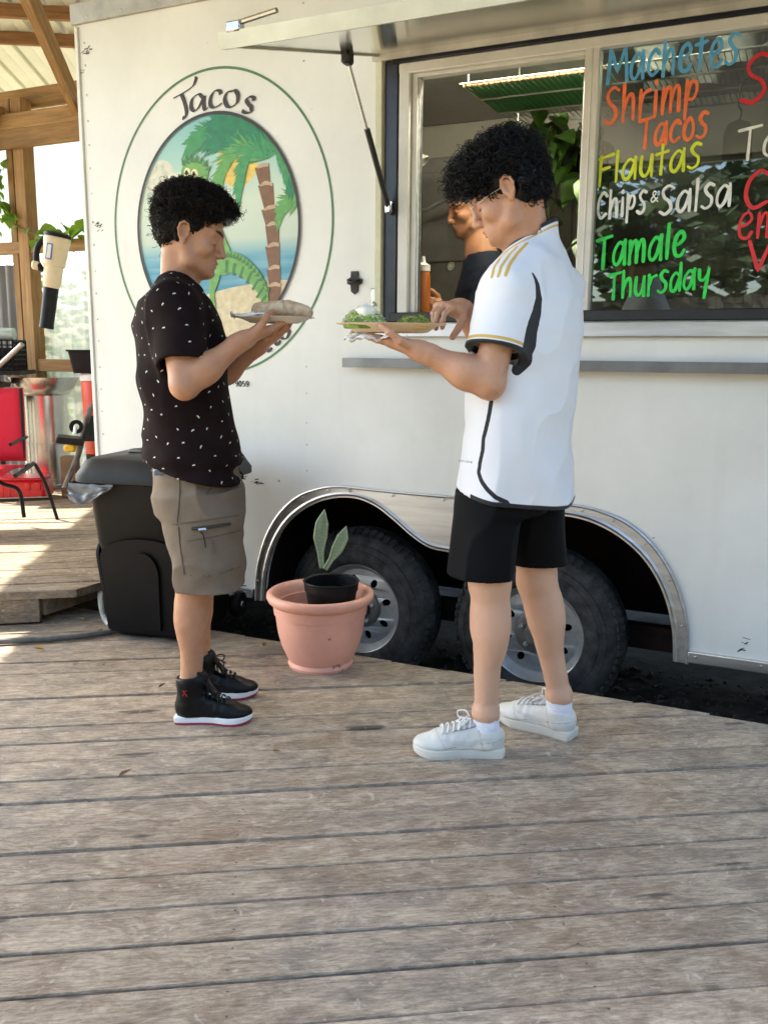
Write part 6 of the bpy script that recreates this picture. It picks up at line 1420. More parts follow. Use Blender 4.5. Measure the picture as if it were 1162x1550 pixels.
def ridge(P_, s, seed, st=(1, 1, 1)): return (1-np.abs(vnoise(P_*np.array(st), s, seed)))**3
def skin_relief(): return folds(lambda P_: .0011*vnoise(P_, 24, 71)+.0006*vnoise(P_, 66, 72))
def relax_ring(P_):
    P_ = np.array(P_)
    for _ in range(6): P_ = (np.roll(P_, 1, 0)+P_*2+np.roll(P_, -1, 0))/4
    return np.vstack([P_, P_[:1]])
def cut(p0, n):                       # keep the side opposite to n
    p0 = np.asarray(p0, float); n = unit(n); return Mod(lambda P_, d: np.maximum(d, (P_-p0) @ n))
def shell(t): return Mod(lambda P_, d: np.maximum(d, -(d+t)))
def folds(fn): return Mod(lambda P_, d: d+fn(P_), True)
def make_hair(par, org, T, Fm, tol, masses, plane, m, seed, curl, h=.0035, wave=(.007, 60)):
    pr = [Ell(T(c), np.array(r), Fm, k) for c, r, k in masses]
    a, b = np.array(plane[0]), np.array(plane[1]); dx, dz = b[0]-a[0], b[2]-a[2]; nl = unit(np.array([dz, 0, -dx])); nl = nl if nl[2] > 0 else -nl
    pw = T(a); nw = Fm @ nl
    pr.append(folds(lambda P_: wave[0]*vnoise(P_, wave[1], seed)+wave[0]*.6*vnoise(P_, wave[1]*2.1, seed+5)))
    pr.append(Mod(lambda P_, d: np.maximum(d, -((P_-pw) @ nw)-.006*vnoise(P_, 70, seed+9))))
    if 'ear' in curl:
        for s in (1, -1): pr.append(Sub(Ell(T((-.010, s*.092, -.002)), np.array([.026, .026, .034]), Fm), .006))
    V, Fq = polygonise(pr, h); Nn = vnormals(V, Fq)
    o = link('hair', qmesh('hair', V-org, Fq), m, par, None, True, None)
    q = tol(V); keep = np.where(((V-pw) @ nw > .004) & (Nn @ (Fm @ np.array([0, 0, 1.])) > curl.get('minz', -2)) & (q[:, 2] > curl.get('zmin', -1)) & ~((np.hypot((q[:, 0]+.010)/.034, (q[:, 2]+.002)/.044) < 1) & (np.abs(q[:, 1]) > .04)))[0]
    curly('curls', o, V[keep], Nn[keep], org, curl['n'], curl['r'], curl['turns'], curl['tr'], m, seed=seed, lift=curl.get('lift', .004), fly=curl.get('fly', 0), n_pt=curl.get('pts', 13), size=np.clip((q[keep][:, 2]+.03)/.10, curl.get('side', 1), 1))
    return o
M_hair1 = mat('dark brown curls', (0.0105, 0.0068, 0.0052), 0.5, var=0.3, vscale=40, spec=0.2); M_hair2 = mat('blue black hair', (0.0045, 0.0040, 0.0052), 0.45, var=0.3, vscale=40, spec=0.25)
def footprint(L_=.285, W_=.102):
    pts = [(0, .0), (.006, -.62), (.06, -.78), (.30, -.68), (.50, -.66), (.68, -.92), (.84, -.86), (.95, -.52), (1.0, -.05), (.985, .35), (.90, .72), (.74, 1.0), (.52, .86), (.30, .72), (.06, .78), (.006, .60)]
    return cat([(x*L_, y*W_/2) for x, y in pts], 4, True)
def rings(mb, outl, levels, c=None):
    n = len(outl); cx = outl.mean(0); V = []
    for sc_, z, bend in levels:
        for p in outl:
            q = cx+(p-cx)*sc_; t = max(0, (q[0]/.285-.72)/.28); V.append((q[0], q[1], z+bend*t*t))
    m_ = len(levels); Fc = [(i_*n+k_, i_*n+(k_+1) % n, (i_+1)*n+(k_+1) % n, (i_+1)*n+k_) for i_ in range(m_-1) for k_ in range(n)]+[tuple(range(n-1, -1, -1)), tuple((m_-1)*n+k_ for k_ in range(n))]
    return mb.add(V, Fc)
def shoe(par, org, ank, dirx, mats, high=False, mirror=1, sc=1.0, lace=True, h=.003):
    """sneaker: outsole, midsole, upper, tongue, laces; pos = heel on the ground"""
    f = unit([dirx[0], dirx[1], 0]); Fm = np.column_stack([f, np.array([-f[1], f[0], 0])*mirror, [0, 0, 1.]]); pos = np.array([ank[0], ank[1], 0.0])-f*.060*sc
    w = lambda p: pos+Fm @ (np.asarray(p, float)*sc)
    root = bpy.data.objects.new('shoe', None); COL.objects.link(root); root.parent = par
    root.matrix_local = Matrix(((Fm[0][0]*sc, Fm[0][1]*sc, 0, pos[0]-org[0]), (Fm[1][0]*sc, Fm[1][1]*sc, 0, pos[1]-org[1]), (0, 0, sc, pos[2]-org[2]), (0, 0, 0, 1)))
    o_ = footprint()
    rings(MB(), o_, [(.955, .0, .010), (.99, .004, .010), (.99, .009, .011)]).build('outsole', mats[1], root, angle=50)
    rings(MB(), o_, [(.99, .0095, .010), (1.004, .012, .010), (1.004, .0165, .010), (.997, .0175, .010), (1.004, .0185, .010), (1.004, .0265, .010), (.985, .030, .011), (.93, .031, .011)]).build('midsole', mats[0], root, angle=50)
    e = lambda c, r, k=.025: Ell(c, r, None, k)
    top = .172 if high else .088
    pr = [e((.220, .004, .040), (.066, .048, .027)), Cap((.06, 0, .044), (.18, .002, .042), .036, .038, .03), e((.050, 0, .058), (.050, .036, .050)), Cap((.110, 0, .078), (.205, .003, .050), .030, .026, .03), Cap((.052, 0, .06), (.058, 0, top-.012), .040, .052 if high else .043, .025)]
    if high: pr += [Cap((.075, 0, .10), (.088, 0, .165), .036, .036, .025)]
    op = (.064, 0, top+.02)
    pr += [Sub(Cap((.064, 0, .06), op, .030, .042 if high else .034), .006), cut((.06, 0, top+(.012 if high else .008)), (-.22, 0, 1)), cut((0, 0, .030), (0, 0, -1)), folds(lambda P_: .0014*vnoise(P_, 55, 4)+.0018*np.sin(P_[:, 0]*190)*np.clip(1-np.abs(P_[:, 0]-.17)/.03, 0, 1)*np.clip((P_[:, 2]-.05)*40, 0, 1))]
    V, Fq = polygonise(pr, h); V = relax(V, Fq, 1)
    sw = [(.085, -.045, .070), (.125, -.05, .048), (.17, -.05, .058), (.235, -.04, .062)]
    A = {'swoosh': seg_dist(V*[1, 0, 1]+[0, -.05, 0], [(.060, -.05, .082), (.095, -.05, .052), (.13, -.05, .050), (.215, -.05, .068)], [.002, .008, .010, .001]), 'seam': np.minimum.reduce([np.abs(V[:, 0]-.195-.6*(V[:, 2]-.05)), np.abs(V[:, 0]-.075-.25*(V[:, 2]-.05)), np.abs(V[:, 2]-.050+.15*(V[:, 0]-.1))])-.0012}
    link('upper', qmesh('upper', V, Fq, A), mats[2], root, None, True, None)
    tg = MB(); tz = top+.030 if high else top+.022
    G_ = [[(.165-.07*t, y_*.026*(1+.15*t), .092+(tz-.092)*t+.007*(1-(y_)**2)) for y_ in np.linspace(-1, 1, 7)] for t in np.linspace(0, 1, 8)]
    o = tg.sheet(G_).build('tongue', mats[2], root, angle=None); o.modifiers.new('thick', 'SOLIDIFY').thickness = .008
    lm = mats[3]
    for k_ in range(6):
        t = k_/5; x_ = .195-.085*t; z_ = .093+.020*t+(.02*t if high else 0); pts = [(x_+.004, -.030, z_-.012), (x_, -.016, z_), (x_-.002, 0, z_+.003), (x_, .016, z_), (x_+.004, .030, z_-.012)]
        MB().tube(cat(pts, 4), .0032, 6).build('lace', lm, root)
    bx, bz = (.118, .150) if high else (.108, .118)
    for s in (-1, 1):
        MB().tube(cat([(bx, 0, bz), (bx+.012, s*.022, bz+.018), (bx+.035, s*.045, bz+.008), (bx+.032, s*.036, bz-.008), (bx+.01, s*.012, bz-.002)], 5), .0026, 6).build('lace', lm, root)
        MB().tube(cat([(bx, 0, bz), (bx+.022, s*.018, bz-.004), (bx+.042, s*.034, bz-.022)], 5), .0026, 6).build('lace', lm, root)
    return root
# ------------------------------------------------------------ diner in the dark printed T-shirt
D1 = 2.83
base1 = np.array([*onz(300, 1085, 0)[:2], 0.0])
man1 = empty('person', tuple(base1), 0, 'young person in dark printed T-shirt and khaki shorts holding a burrito on a plate', 'person', 'people at the food trailer')
M_skin1 = skin_mat('tan skin', (0.48, 0.25, 0.145), (0.40, 0.19, 0.105), (0.40, 0.15, 0.11), 0.28)
fac1 = unit([1, .10, 0]); lat1 = unit([-.10, 1, 0])                    # facing, and his left
pr = []
tol1, T1, F1 = head(pr, at(287, 357, D1), unit([math.cos(rad(13)), .10, -math.sin(rad(13))]), .955)
neckb = at(268, 432, D1+.01); pr += [Cap(T1((-.032, 0, -.045)), neckb, .046, .052, .03), Cap(T1((.0, 0, -.06)), at(280, 432, D1), .032, .040, .03)]
pel1, che1 = at(296, 712, D1), at(268, 455, D1); torso(pr, pel1, che1, lat1, (.150, .130, .160), (.105, .092, .095))
S1r, E1r, W1r = at(262, 466, 2.665), at(279, 583, 2.600), at(366, 516, 2.660)
S1l, E1l, W1l = at(266, 466, 3.01), at(320, 578, 3.02), at(388, 527, 2.905)
arm(pr, S1r, E1r, W1r); arm(pr, S1l, E1l, W1l)
back1 = -fac1
leg(pr, at(298, 735, 2.755), at(294, 886, 2.745), at(289, 1037, 2.745), back1, .97, .90); leg(pr, at(300, 735, 2.905), at(300, 880, 2.93), at(303, 1012, 2.945), back1, .97, .90)
for a, q in ((at(289, 1037, 2.745), at(320, 1085, 2.74)), (at(303, 1012, 2.945), at(338, 1042, 2.95))): pr.append(Cap(a, np.array([a[0], a[1], .05]), .034, .030, .02))
PL1 = at(416, 487, 2.79)                                              # plate centre
upp = np.array([0, 0, 1.])
hand(pr, W1r, unit(at(418, 494, 2.74)-W1r), [0.1, 0.35, 1], [0, -1, 0], [(.05, .15, .1), (.05, .12, .1), (.02, .12, .1), (.0, .12, .1)], [(.75, .45, .35), (.85, .05, .55), (.95, -.25, .15)], 1.0)
hand(pr, W1l, unit(at(432, 497, 2.83)-W1l), [0.0, -0.25, 1], [0, 1, 0], [(.10, .2, .1), (.05, .15, .1), (.05, .15, .1), (.05, .15, .1)], [(.7, .5, .4), (.85, .1, .5), (.95, -.2, .1)], 1.0)
pr.append(skin_relief())
solid('body', pr, .003, M_skin1, man1, base1, face_attrs(tol1, -1), 0)
make_hair(man1, base1, T1, F1, tol1, [((-.014, 0, .046), (.102, .080, .091), .02), ((-.045, 0, .025), (.068, .072, .082), .02), ((.010, 0, .104), (.090, .082, .055), .03), ((.070, 0, .090), (.060, .070, .042), .03), ((-.04, 0, .094), (.07, .076, .052), .03)],
          ((.095, 0, .062), (-.095, 0, -.092)), M_hair1, 11, dict(n=5200, r=(.0035, .0082), turns=(.8, 1.7), tr=(.0005, .0010), zmin=-.07, fly=130, lift=.005, ear=1, side=.3), wave=(.0055, 75))
# T-shirt
M_shirt1 = mat('dark brown cotton', (0.013, 0.0072, 0.0075), 0.85, var=0.2, vscale=6, bump=0.12, bscale=420, spec=0.08)
hem1 = at(292, 703, D1); chs = at(270, 470, D1)
lt = Loft([(at(295, 740, D1), .200, .144), (at(293, 690, D1), .198, .148), (at(287, 640, D1), .178, .140), (at(279, 560, D1), .180, .138), (at(268, 490, D1), .192, .136), (at(264, 455, D1), .180, .110), (at(266, 436, D1), .120, .075), (at(268, 424, D1), .080, .062)], lat1, .03)
sh = [lt]
ud = unit(E1r-S1r); se_r = S1r+ud*.160
sh += [Cap(S1r-ud*.01+np.array([0, .02, 0]), S1r+ud*.24, .066, .083, .035), Cap(at(265, 440, 2.78), S1r+np.array([0, 0, .006]), .058, .060, .03)]
udl = unit(E1l-S1l); sh += [Cap(S1l, S1l+udl*.24, .066, .080, .035), Cap(at(265, 440, 2.88), S1l, .058, .060, .03)]
def fold1(P_):
    uv, _ = proj_px(P_) if False else (None, None)
    z = P_[:, 2]; zh = hem1[2]; t = np.clip((z-(zh-.02))/.16, 0, 1)
    bunch = (1-t)**1.5*(.0095*np.sin((z*92)+3.2*vnoise(P_, 7, 2))+.004*vnoise(P_, 26, 3))
    x = (P_-pel1) @ fac1
    drape = .0075*np.sin(24*z+18*x+2.5*vnoise(P_, 6, 8))*t*np.clip((1.42-z)*3, 0, 1)
    return bunch+drape*.7+.004*vnoise(P_, 12, 5)-.012*ridge(P_, 7, 6, (1, 1, .55))+.005
# body of the shirt with the sleeves as one cloth: sleeves are cut straight before joining
class CutCap(Cap):
    def __init__(s, a, b, ra, rb, k, L_): super().__init__(a, b, ra, rb, k); s.L = L_
    def d(s, p):
        ba = unit(s.b-s.a); return np.maximum(super().d(p), (p-s.a) @ ba-s.L)
pre = [lt, CutCap(S1r-ud*.01+np.array([0, .02, 0]), S1r+ud*.24, .064, .080, .03, .185), sh[2], CutCap(S1l, S1l+udl*.24, .064, .078, .03, .165), sh[4]]
_sa = S1r-ud*.01+np.array([0, .02, 0]); _sd = S1r+ud*.24-_sa
inner = [CutCap(_sa+_sd*.58, _sa+_sd*1.1, .056, .072, .01, .10), CutCap(S1l+udl*.12, S1l+udl*.30, .056, .070, .01, .07), Cap(at(296, 760, D1), at(292, 690, D1), .12, .10, .02)]
prs = pre+[folds(fold1)]+[cut(at(292, 713, D1), unit([-.26, 0, -1])), Sub(inner[0], .003), Sub(inner[1], .003), Sub(inner[2], .01), Sub(Cap(at(277, 438, D1), at(290, 392, D1), .066, .080), .004)]
V, Fq = polygonise(prs, .0045); V = relax(V, Fq, 1); Nn = vnormals(V, Fq)
shirt1 = link('t_shirt', qmesh('t_shirt', V-base1, Fq), M_shirt1, man1, None, True, None)
pm = MB(); r_ = np.random.default_rng(5); chosen = []                    # scattered little print marks
for k_ in r_.permutation(len(V)):
    p = V[k_]
    if all(np.linalg.norm(p-c_) > .043 for c_ in chosen): chosen.append(p)
    else: continue
    n = Nn[k_]; u, w, d = basis(n); a = r_.choice([0.15, 0.15, -0.9, 0.9])+r_.normal()*.2; hx = u if abs(u[2]) < .5 else w
    hx = unit(np.cross(n, [0, 0, 1])) if abs(n[2]) < .9 else u; vz = np.cross(n, hx); e1 = hx*math.cos(a)+vz*math.sin(a); e2 = np.cross(n, e1); l_ = r_.uniform(.0034, .0052); c_ = p-base1+n*.0012
    pm.add([c_-e1*l_-e2*.0017, c_-e1*l_*.1-e2*.0024, c_+e1*l_-e2*.0008, c_+e1*l_+e2*.0022, c_+e1*l_*.1+e2*.0014, c_-e1*l_+e2*.0022], [(0, 1, 2, 3, 4, 5)])
    if len(chosen) > 420: break
tag(pm.build('print_marks', mat('white print', (0.62, 0.60, 0.58), 0.7), shirt1, smooth=False, fix=False), kind='stuff')
# collar band
cb_ = []
for a_ in np.linspace(0, 2*PI, 33):
    c0_, c1_ = at(277, 438, D1), at(290, 392, D1); ax_ = unit(c1_-c0_); e1_, e2_, _ = basis(ax_); ww = e1_*math.cos(a_)+e2_*math.sin(a_)
    # walk outwards from the neck axis to the shirt's edge
    dd = (V-c0_) @ ww; off_ = np.linalg.norm(V-c0_-np.outer(dd, ww), axis=1); cand = np.where((dd > .04) & (dd < .12) & (off_ < .03))[0]
    if len(cand): k_ = cand[np.argmax((V[cand]-c0_) @ ax_)]; cb_.append(V[k_])
cb_ = np.array(cb_)
if len(cb_) > 12: MB().tube(relax_ring(cb_)-base1, .0052, 7, caps=False).build('collar', M_shirt1, shirt1)
# cargo shorts
M_khaki = mat('khaki cotton twill', (0.165, 0.128, 0.095), 0.8, var=0.10, vscale=5, bump=0.15, bscale=380, spec=0.25)
M_khakid = mat('khaki seam', (0.125, 0.092, 0.062), 0.85, var=0.15)
hr, hl_ = at(300, 745, 2.765), at(302, 745, 2.90); kr, kl = at(318, 876, 2.755), at(318, 872, 2.925)
def lo_ell(a, b, ra, rb, dep): return Loft([(a, dep, ra), (a+(b-a)*.5, dep*1.0, (ra+rb)/2), (b, dep*.98, rb), (b+(b-a)*.2, dep*.98, rb)], lat1, .03)
def fold_s(P_):
    z = P_[:, 2]; x = (P_-pel1) @ fac1
    return .0055*vnoise(P_*[1, 1, 1.5], 9, 21)+.0035*np.sin(46*z-20*x+3*vnoise(P_, 8, 22))*np.clip((.62-z)*6+.3, .15, 1)+.002*vnoise(P_, 30, 23)-.012*ridge(P_, 8, 24, (1, 1, .8))+.005
ps = [lo_ell(hr, kr, .140, .110, .114), lo_ell(hl_, kl, .138, .106, .100), Loft([(at(300, 770, D1), .165, .135), (at(297, 720, D1), .178, .137), (at(294, 660, D1), .168, .128)], lat1, .04), folds(fold_s)]
ps += [Sub(Cap(kr+unit(kr-hr)*.10, kr-unit(kr-hr)*.03, .084, .084), .004), Sub(Cap(kl+unit(kl-hl_)*.10, kl-unit(kl-hl_)*.03, .080, .080), .004), cut(at(318, 880, D1), unit([.05, 0, -1])), cut(at(297, 672, D1), (0, 0, 1))]
V, Fq = polygonise(ps, .0045); V = relax(V, Fq, 1); Vs1 = V
sho1 = link('cargo_shorts', qmesh('cargo_shorts', V-base1, Fq), M_khaki, man1, None, True, None)
def strip(Vg, pxs, r, nm, m, par, off=.002, n=6, flat=None):
    P_ = surf_pts(Vg, pxs); P_[:, 1] -= off; MB().tube(cat(P_-base1, 5), r, n, flat=flat).build(nm, m, par)
for pl in ([(262, 793), (300, 789), (340, 783), (362, 780)], [(270, 797), (273, 830), (279, 870)], [(285, 818), (320, 813), (364, 803)], [(322, 816), (325, 845), (323, 862)], [(278, 868), (300, 872), (325, 870), (364, 858)], [(322, 697), (330, 712), (326, 728), (313, 748)], [(230, 712), (245, 716), (258, 712)], [(270, 700), (272, 740), (268, 795)]):
    strip(Vs1, [tuple(q) for q in cat(pl, 4)], .0022, 'seam', M_khakid, sho1, .0012)
M_zip = mat('dark olive zip', (0.030, 0.026, 0.016), 0.5, var=0.2)
zp = surf_pts(Vs1, [(291, 800), (305, 799), (320, 797), (335, 795), (349, 793)]); zp[:, 1] -= .004
MB().tube(cat(zp-base1, 5), .0075, 8, flat=0.6).build('pocket_zip', M_zip, sho1)
zq = surf_pts(Vs1, [(302, 801), (309, 800), (313, 800)]); zq[:, 1] -= .012; MB().tube(zq-base1, .005, 6).build('zip_pull', M_steel, sho1)
zq = surf_pts(Vs1, [(300, 800), (308, 808), (311, 820), (312, 828)]); zq[:, 1] -= .008; MB().tube(cat(zq-base1, 4), .0018, 5).build('zip_cord', M_blk, sho1)
for q in ((291, 865), (350, 861)):
    c_ = surf_pts(Vs1, [q])[0]-base1; c_[1] -= .003; MB().lathe([(0, -.004), (.004, -.004), (.0055, 0)], 12, c_, axis=(0, -1, 0)).build('eyelet', M_blk, sho1)
ph = surf_pts(Vs1, [(246, 714)])[0]; o = MB().box((0, 0, 0), (.052, .010, .020), Matrix.Rotation(rad(-6), 3, 'Y'), bev=.003).build('phone', mat('blue grey phone', (0.10, 0.13, 0.19), 0.2, 0.4, var=0.1)); o.location = ph+np.array([0, -.001, .0]); tag(o, 'blue grey phone tucked in the khaki shorts pocket', 'phone')
o = MB().tube(cat([surf_pts(V, [(361, 722)])[0]-base1, surf_pts(V, [(361, 722)])[0]-base1+np.array([.006, 0, -.03]), surf_pts(V, [(361, 722)])[0]-base1+np.array([.004, 0, -.06])], 5), .003, 6).build('drawstring', M_blk, sho1)
# high-top sneakers
M_blkleather = mat('black leather', (0.0055, 0.0055, 0.006), 0.42, var=0.25, vscale=20, bump=0.15, bscale=220, spec=0.22); M_wsole = mat('white rubber', (0.75, 0.74, 0.74), 0.5, var=0.04); M_pink = mat('pink red outsole', (0.33, 0.025, 0.075), 0.5); M_lace1 = mat('black lace', (0.012, 0.012, 0.012), 0.8)
h1 = onz(262, 1104, 0); t1 = onz(374, 1108, 0); s1 = shoe(man1, base1, at(289, 1037, 2.745), (1, -.03), (M_wsole, M_pink, M_blkleather, M_lace1), True, 1, .88)
h2 = onz(298, 1052, 0); s2 = shoe(man1, base1, at(303, 1012, 2.945), (1, .16), (M_wsole, M_pink, M_blkleather, M_lace1), True, -1, .88)
M_redmark = mat('red mark', (0.42, 0.012, 0.02), 0.5)
MB().box((.108, -.0, .182), (.006, .040, .018), Matrix.Rotation(-.9, 3, 'Y'), bev=.002).build('tongue_tab', M_redmark, s1)
mk = MB()
for a, b, w_ in (((.043, .128), (.049, .118), .004), ((.049, .118), (.042, .108), .0035), ((.049, .118), (.059, .106), .0035), ((.046, .124), (.057, .128), .003)):
    ribbon(mk, np.array([a, ((a[0]+b[0])/2, (a[1]+b[1])/2), b]), w_, lambda u, v, y: (u, -.0505+.10*(u-.05)**2/.01*.1, v+.012), lift=.0001)
mk.build('ankle_emblem', M_redmark, s1, smooth=False, fix=False)
# ---- plate, napkin, burrito
M_paper = mat('white paper plate', (0.72, 0.66, 0.58), 0.65, var=0.04); M_nap = mat('paper napkin', (0.80, 0.77, 0.74), 0.85, var=0.04, bump=0.2, bscale=60)
pl1 = empty('paper_plate', tuple(PL1), 0, 'round paper plate with napkin held by person in dark T-shirt', 'plate')
MB().lathe([(0, -.004), (.075, -.004), (.085, .001), (.105, .009), (.122, .012), (.123, .0135), (.105, .011), (.084, .003), (.075, -.002), (0, -.002)], 56).build('plate_disc', M_paper, pl1, angle=60)
def crumple(nm, c, size, m, par=None, seed=1, amp=.25, flatz=.3):
    n = 15; G_ = []
    for i_ in range(n):
        row = []
        for j in range(n):
            u, v = i_/(n-1)-.5, j/(n-1)-.5; q = np.array([[u*2+seed*3, v*2, seed*1.7]]); row.append((c[0]+u*size[0]+vnoise(q, 3.1, seed)[0]*size[0]*amp*.3, c[1]+v*size[1], c[2]+(vnoise(q, 2.4, seed+2)[0]+.5*vnoise(q, 6.0, seed+4)[0])*size[2]*flatz))
        G_.append(row)
    o = MB().sheet(G_).build(nm, m, par, angle=None); o.modifiers.new('thick', 'SOLIDIFY').thickness = .0012; return o
o = crumple('napkin', (PL1[0]-.058, PL1[1]-.03, PL1[2]+.014), (.12, .12, .03), M_nap, None, 3, .3, .5); tag(o, 'crumpled white napkin beside the burrito on round plate', 'napkin')
M_tort = mat('toasted flour tortilla', (0.66, 0.52, 0.36), 0.7, col2=(0.42, 0.24, 0.11), vscale=34, bump=0.2, bscale=90); M_fill = mat('burrito filling', (0.36, 0.26, 0.13), 0.7, col2=(0.12, 0.10, 0.04), vscale=120)
for nm, a, b, lab in (('burrito_half', (393, 470), (427, 467), 'toasted burrito half partly under the thumb on the round plate'), ('burrito_half', (434, 467), (462, 473), 'cut burrito half with filling showing, end of the round plate')):
    A_, B_ = at(*a, 2.775), at(*b, 2.775); og = (A_+B_)/2; hb_ = empty(nm, tuple(og), 0, lab, 'burrito', 'burrito halves')
    pr = [Cap(A_, B_, .026, .025, .01, flat=((0, 0, 1), 1.08)), folds(lambda P_: .0016*vnoise(P_, 45, 9)+.0022*vnoise(P_, 22, 3))]
    if a[0] == 434: pr.append(cut(A_-unit(B_-A_)*.012, A_-B_))
    else: pr.append(cut(B_+unit(B_-A_)*.008, B_-A_))
    solid('tortilla', pr, .003, M_tort, hb_, og)
    e = (A_-unit(B_-A_)*.0125) if a[0] == 434 else (B_+unit(B_-A_)*.0085)
    MB().lathe([(0, .002), (.018, .0015), (.0235, 0)], 20, e-og, axis=(e-og)).build('filling', M_fill, hb_)
# ------------------------------------------------------------ diner in the white jersey
D2 = 2.57
base2 = np.array([*onz(765, 1135, 0)[:2], 0.0])
man2 = empty('person', tuple(base2), 0, 'young person in white sports jersey and black shorts picking food from a plate', 'person', 'people at the food trailer')
M_skin2 = skin_mat('light tan skin', (0.50, 0.27, 0.165), (0.41, 0.20, 0.115), (0.45, 0.17, 0.14), 0.10, legs=(0.57, 0.33, 0.22))
fac2 = unit([-math.cos(rad(36)), math.sin(rad(36)), 0]); lat2 = np.array([-fac2[1], fac2[0], 0])      # lat2 = his left (towards the lens)
pr = []
hf2 = unit([-math.cos(rad(25))*math.cos(rad(14)), math.cos(rad(25))*math.sin(rad(14)), -math.sin(rad(25))])
tol2, T2, F2 = head(pr, at(769, 294, D2), hf2, .98)
nb2 = at(800, 368, D2+.02); pr += [Cap(T2((-.034, 0, -.045)), nb2, .049, .055, .03), Cap(T2((.0, 0, -.06)), at(788, 380, D2), .034, .044, .03)]
pel2, che2 = at(776, 715, D2), at(800, 430, D2+.01); torso(pr, pel2, che2, lat2, (.150, .140, .165), (.105, .10, .10))
S2l, E2l, W2l = at(766, 440, 2.425), at(740, 580, 2.375), at(640, 533, 2.400)
S2r, E2r, W2r = at(848, 438, 2.715), at(755, 556, 2.780), at(697, 467, 2.640)
arm(pr, S2l, E2l, W2l, 1.02); arm(pr, S2r, E2r, W2r, 1.0)
leg(pr, at(747, 745, 2.500), at(741, 884, 2.500), at(735, 1078, 2.520), -fac2*np.array([1, 1, 0]), 1.0, 1.0); leg(pr, at(808, 745, 2.640), at(812, 880, 2.665), at(846, 1052, 2.665), -fac2, 1.0, 1.0)
for a in (at(735, 1078, 2.520), at(846, 1052, 2.665)): pr.append(Cap(a, np.array([a[0], a[1], .05]), .035, .032, .02))
PL2 = at(592, 496, 2.47)
hand(pr, W2l, unit(at(566, 509, 2.455)-W2l), [-.05, .12, 1], [0, -1, 0], [(-.05, .10, .08), (-.05, .08, .08), (-.05, .08, .08), (0, .1, .1)], [(.50, .75, .15), (.80, .35, .32), (.90, -.05, .28)], 1.02)
hand(pr, W2r, unit(at(657, 463, 2.540)-W2r), [-.15, 0, -1], [0, -1, 0], [(.55, .75, .45), (.65, .70, .45), (.8, .8, .5), (.9, .9, .6)], [(.55, .45, .55), (.60, .0, .85), (.45, -.25, .85)], 1.0)
pr.append(skin_relief())
solid('body', pr, .003, M_skin2, man2, base2, face_attrs(tol2, 1), 0)
make_hair(man2, base2, T2, F2, tol2, [((-.014, 0, .046), (.104, .084, .094), .02), ((-.046, 0, .020), (.068, .078, .085), .02), ((.002, 0, .086), (.094, .088, .060), .03), ((.072, 0, .076), (.064, .078, .052), .03), ((-.036, 0, .072), (.066, .080, .062), .03), ((.100, 0, .042), (.030, .060, .034), .02)],
          ((.105, 0, .036), (-.095, 0, -.088)), M_hair2, 23, dict(n=4600, r=(.008, .019), turns=(.35, .85), tr=(.0006, .0014), zmin=-.07, fly=60, lift=.002, pts=15, ear=1, side=.5), wave=(.0095, 44))
# glasses
M_gl = mat('clear acetate frame', (0.55, 0.50, 0.44), 0.15, var=0.05, coat=0.5)
gls = empty('glasses', tuple(T2((.10, 0, 0))), 0, 'thin clear framed glasses worn by person in white jersey', 'glasses'); g0 = T2((.10, 0, 0))
for s in (1, -1):
    ringp = [T2((.112-.006*abs(math.cos(a))+.0, s*.034+.024*math.cos(a), -.008+.019*math.sin(a)))-g0 for a in np.linspace(0, 2*PI, 25)]
    MB().tube(ringp, .0013, 6, caps=False).build('lens_rim', M_gl, gls); MB().tube([T2((.106, s*.058, .0))-g0, T2((.05, s*.076, .006))-g0, T2((-.002, s*.080, .010))-g0], .0013, 6).build('temple', M_gl, gls)
MB().tube([T2((.113, .010, -.004))-g0, T2((.1165, 0, -.001))-g0, T2((.113, -.010, -.004))-g0], .0013, 6).build('bridge', M_gl, gls)
# jersey
hem2 = at(790, 748, D2)
lt2 = Loft([(at(776, 790, D2), .200, .148), (at(777, 735, D2), .200, .148), (at(782, 660, D2), .196, .145), (at(789, 580, D2), .200, .146), (at(797, 500, D2), .210, .146), (at(802, 450, D2+.005), .205, .132), (at(805, 412, D2+.01), .172, .105), (at(808, 385, D2+.015), .118, .080), (at(811, 360, D2+.02), .078, .064), (at(811, 318, D2+.02), .068, .060)], lat2, .03)
u2 = unit(E2l-S2l); u2r = unit(E2r-S2r); SL = .178
pre2 = [lt2, CutCap(S2l-u2*.01-lat2*.012, S2l+u2*.24, .069, .086, .04, SL), Cap(at(800, 400, 2.50), S2l+np.array([0, 0, .004]), .060, .064, .03), CutCap(S2r, S2r+u2r*.24, .064, .080, .05, .165), Cap(at(812, 402, 2.62), S2r, .060, .058, .06)]
def fold2(P_):
    z = P_[:, 2]; s = (P_-pel2) @ lat2; f_ = (P_-pel2) @ fac2; t = np.clip((1.25-z)*2.2, 0, 1)
    return t*(.0085*np.sin(15*s+9*z+3.0*vnoise(P_, 4, 31))+.006*vnoise(P_*[1, 1, .45], 11, 32))+.0025*vnoise(P_, 15, 33)-.017*t*ridge(P_, 5.5, 34, (1, 1, .4))-.007*ridge(P_, 9, 35, (1, 1, .8))+.006+.004*np.sin(38*z+10*s)*np.exp(-((z-hem2[2]-.19)/.035)**2)*np.clip(f_*8+.3, 0, 1)
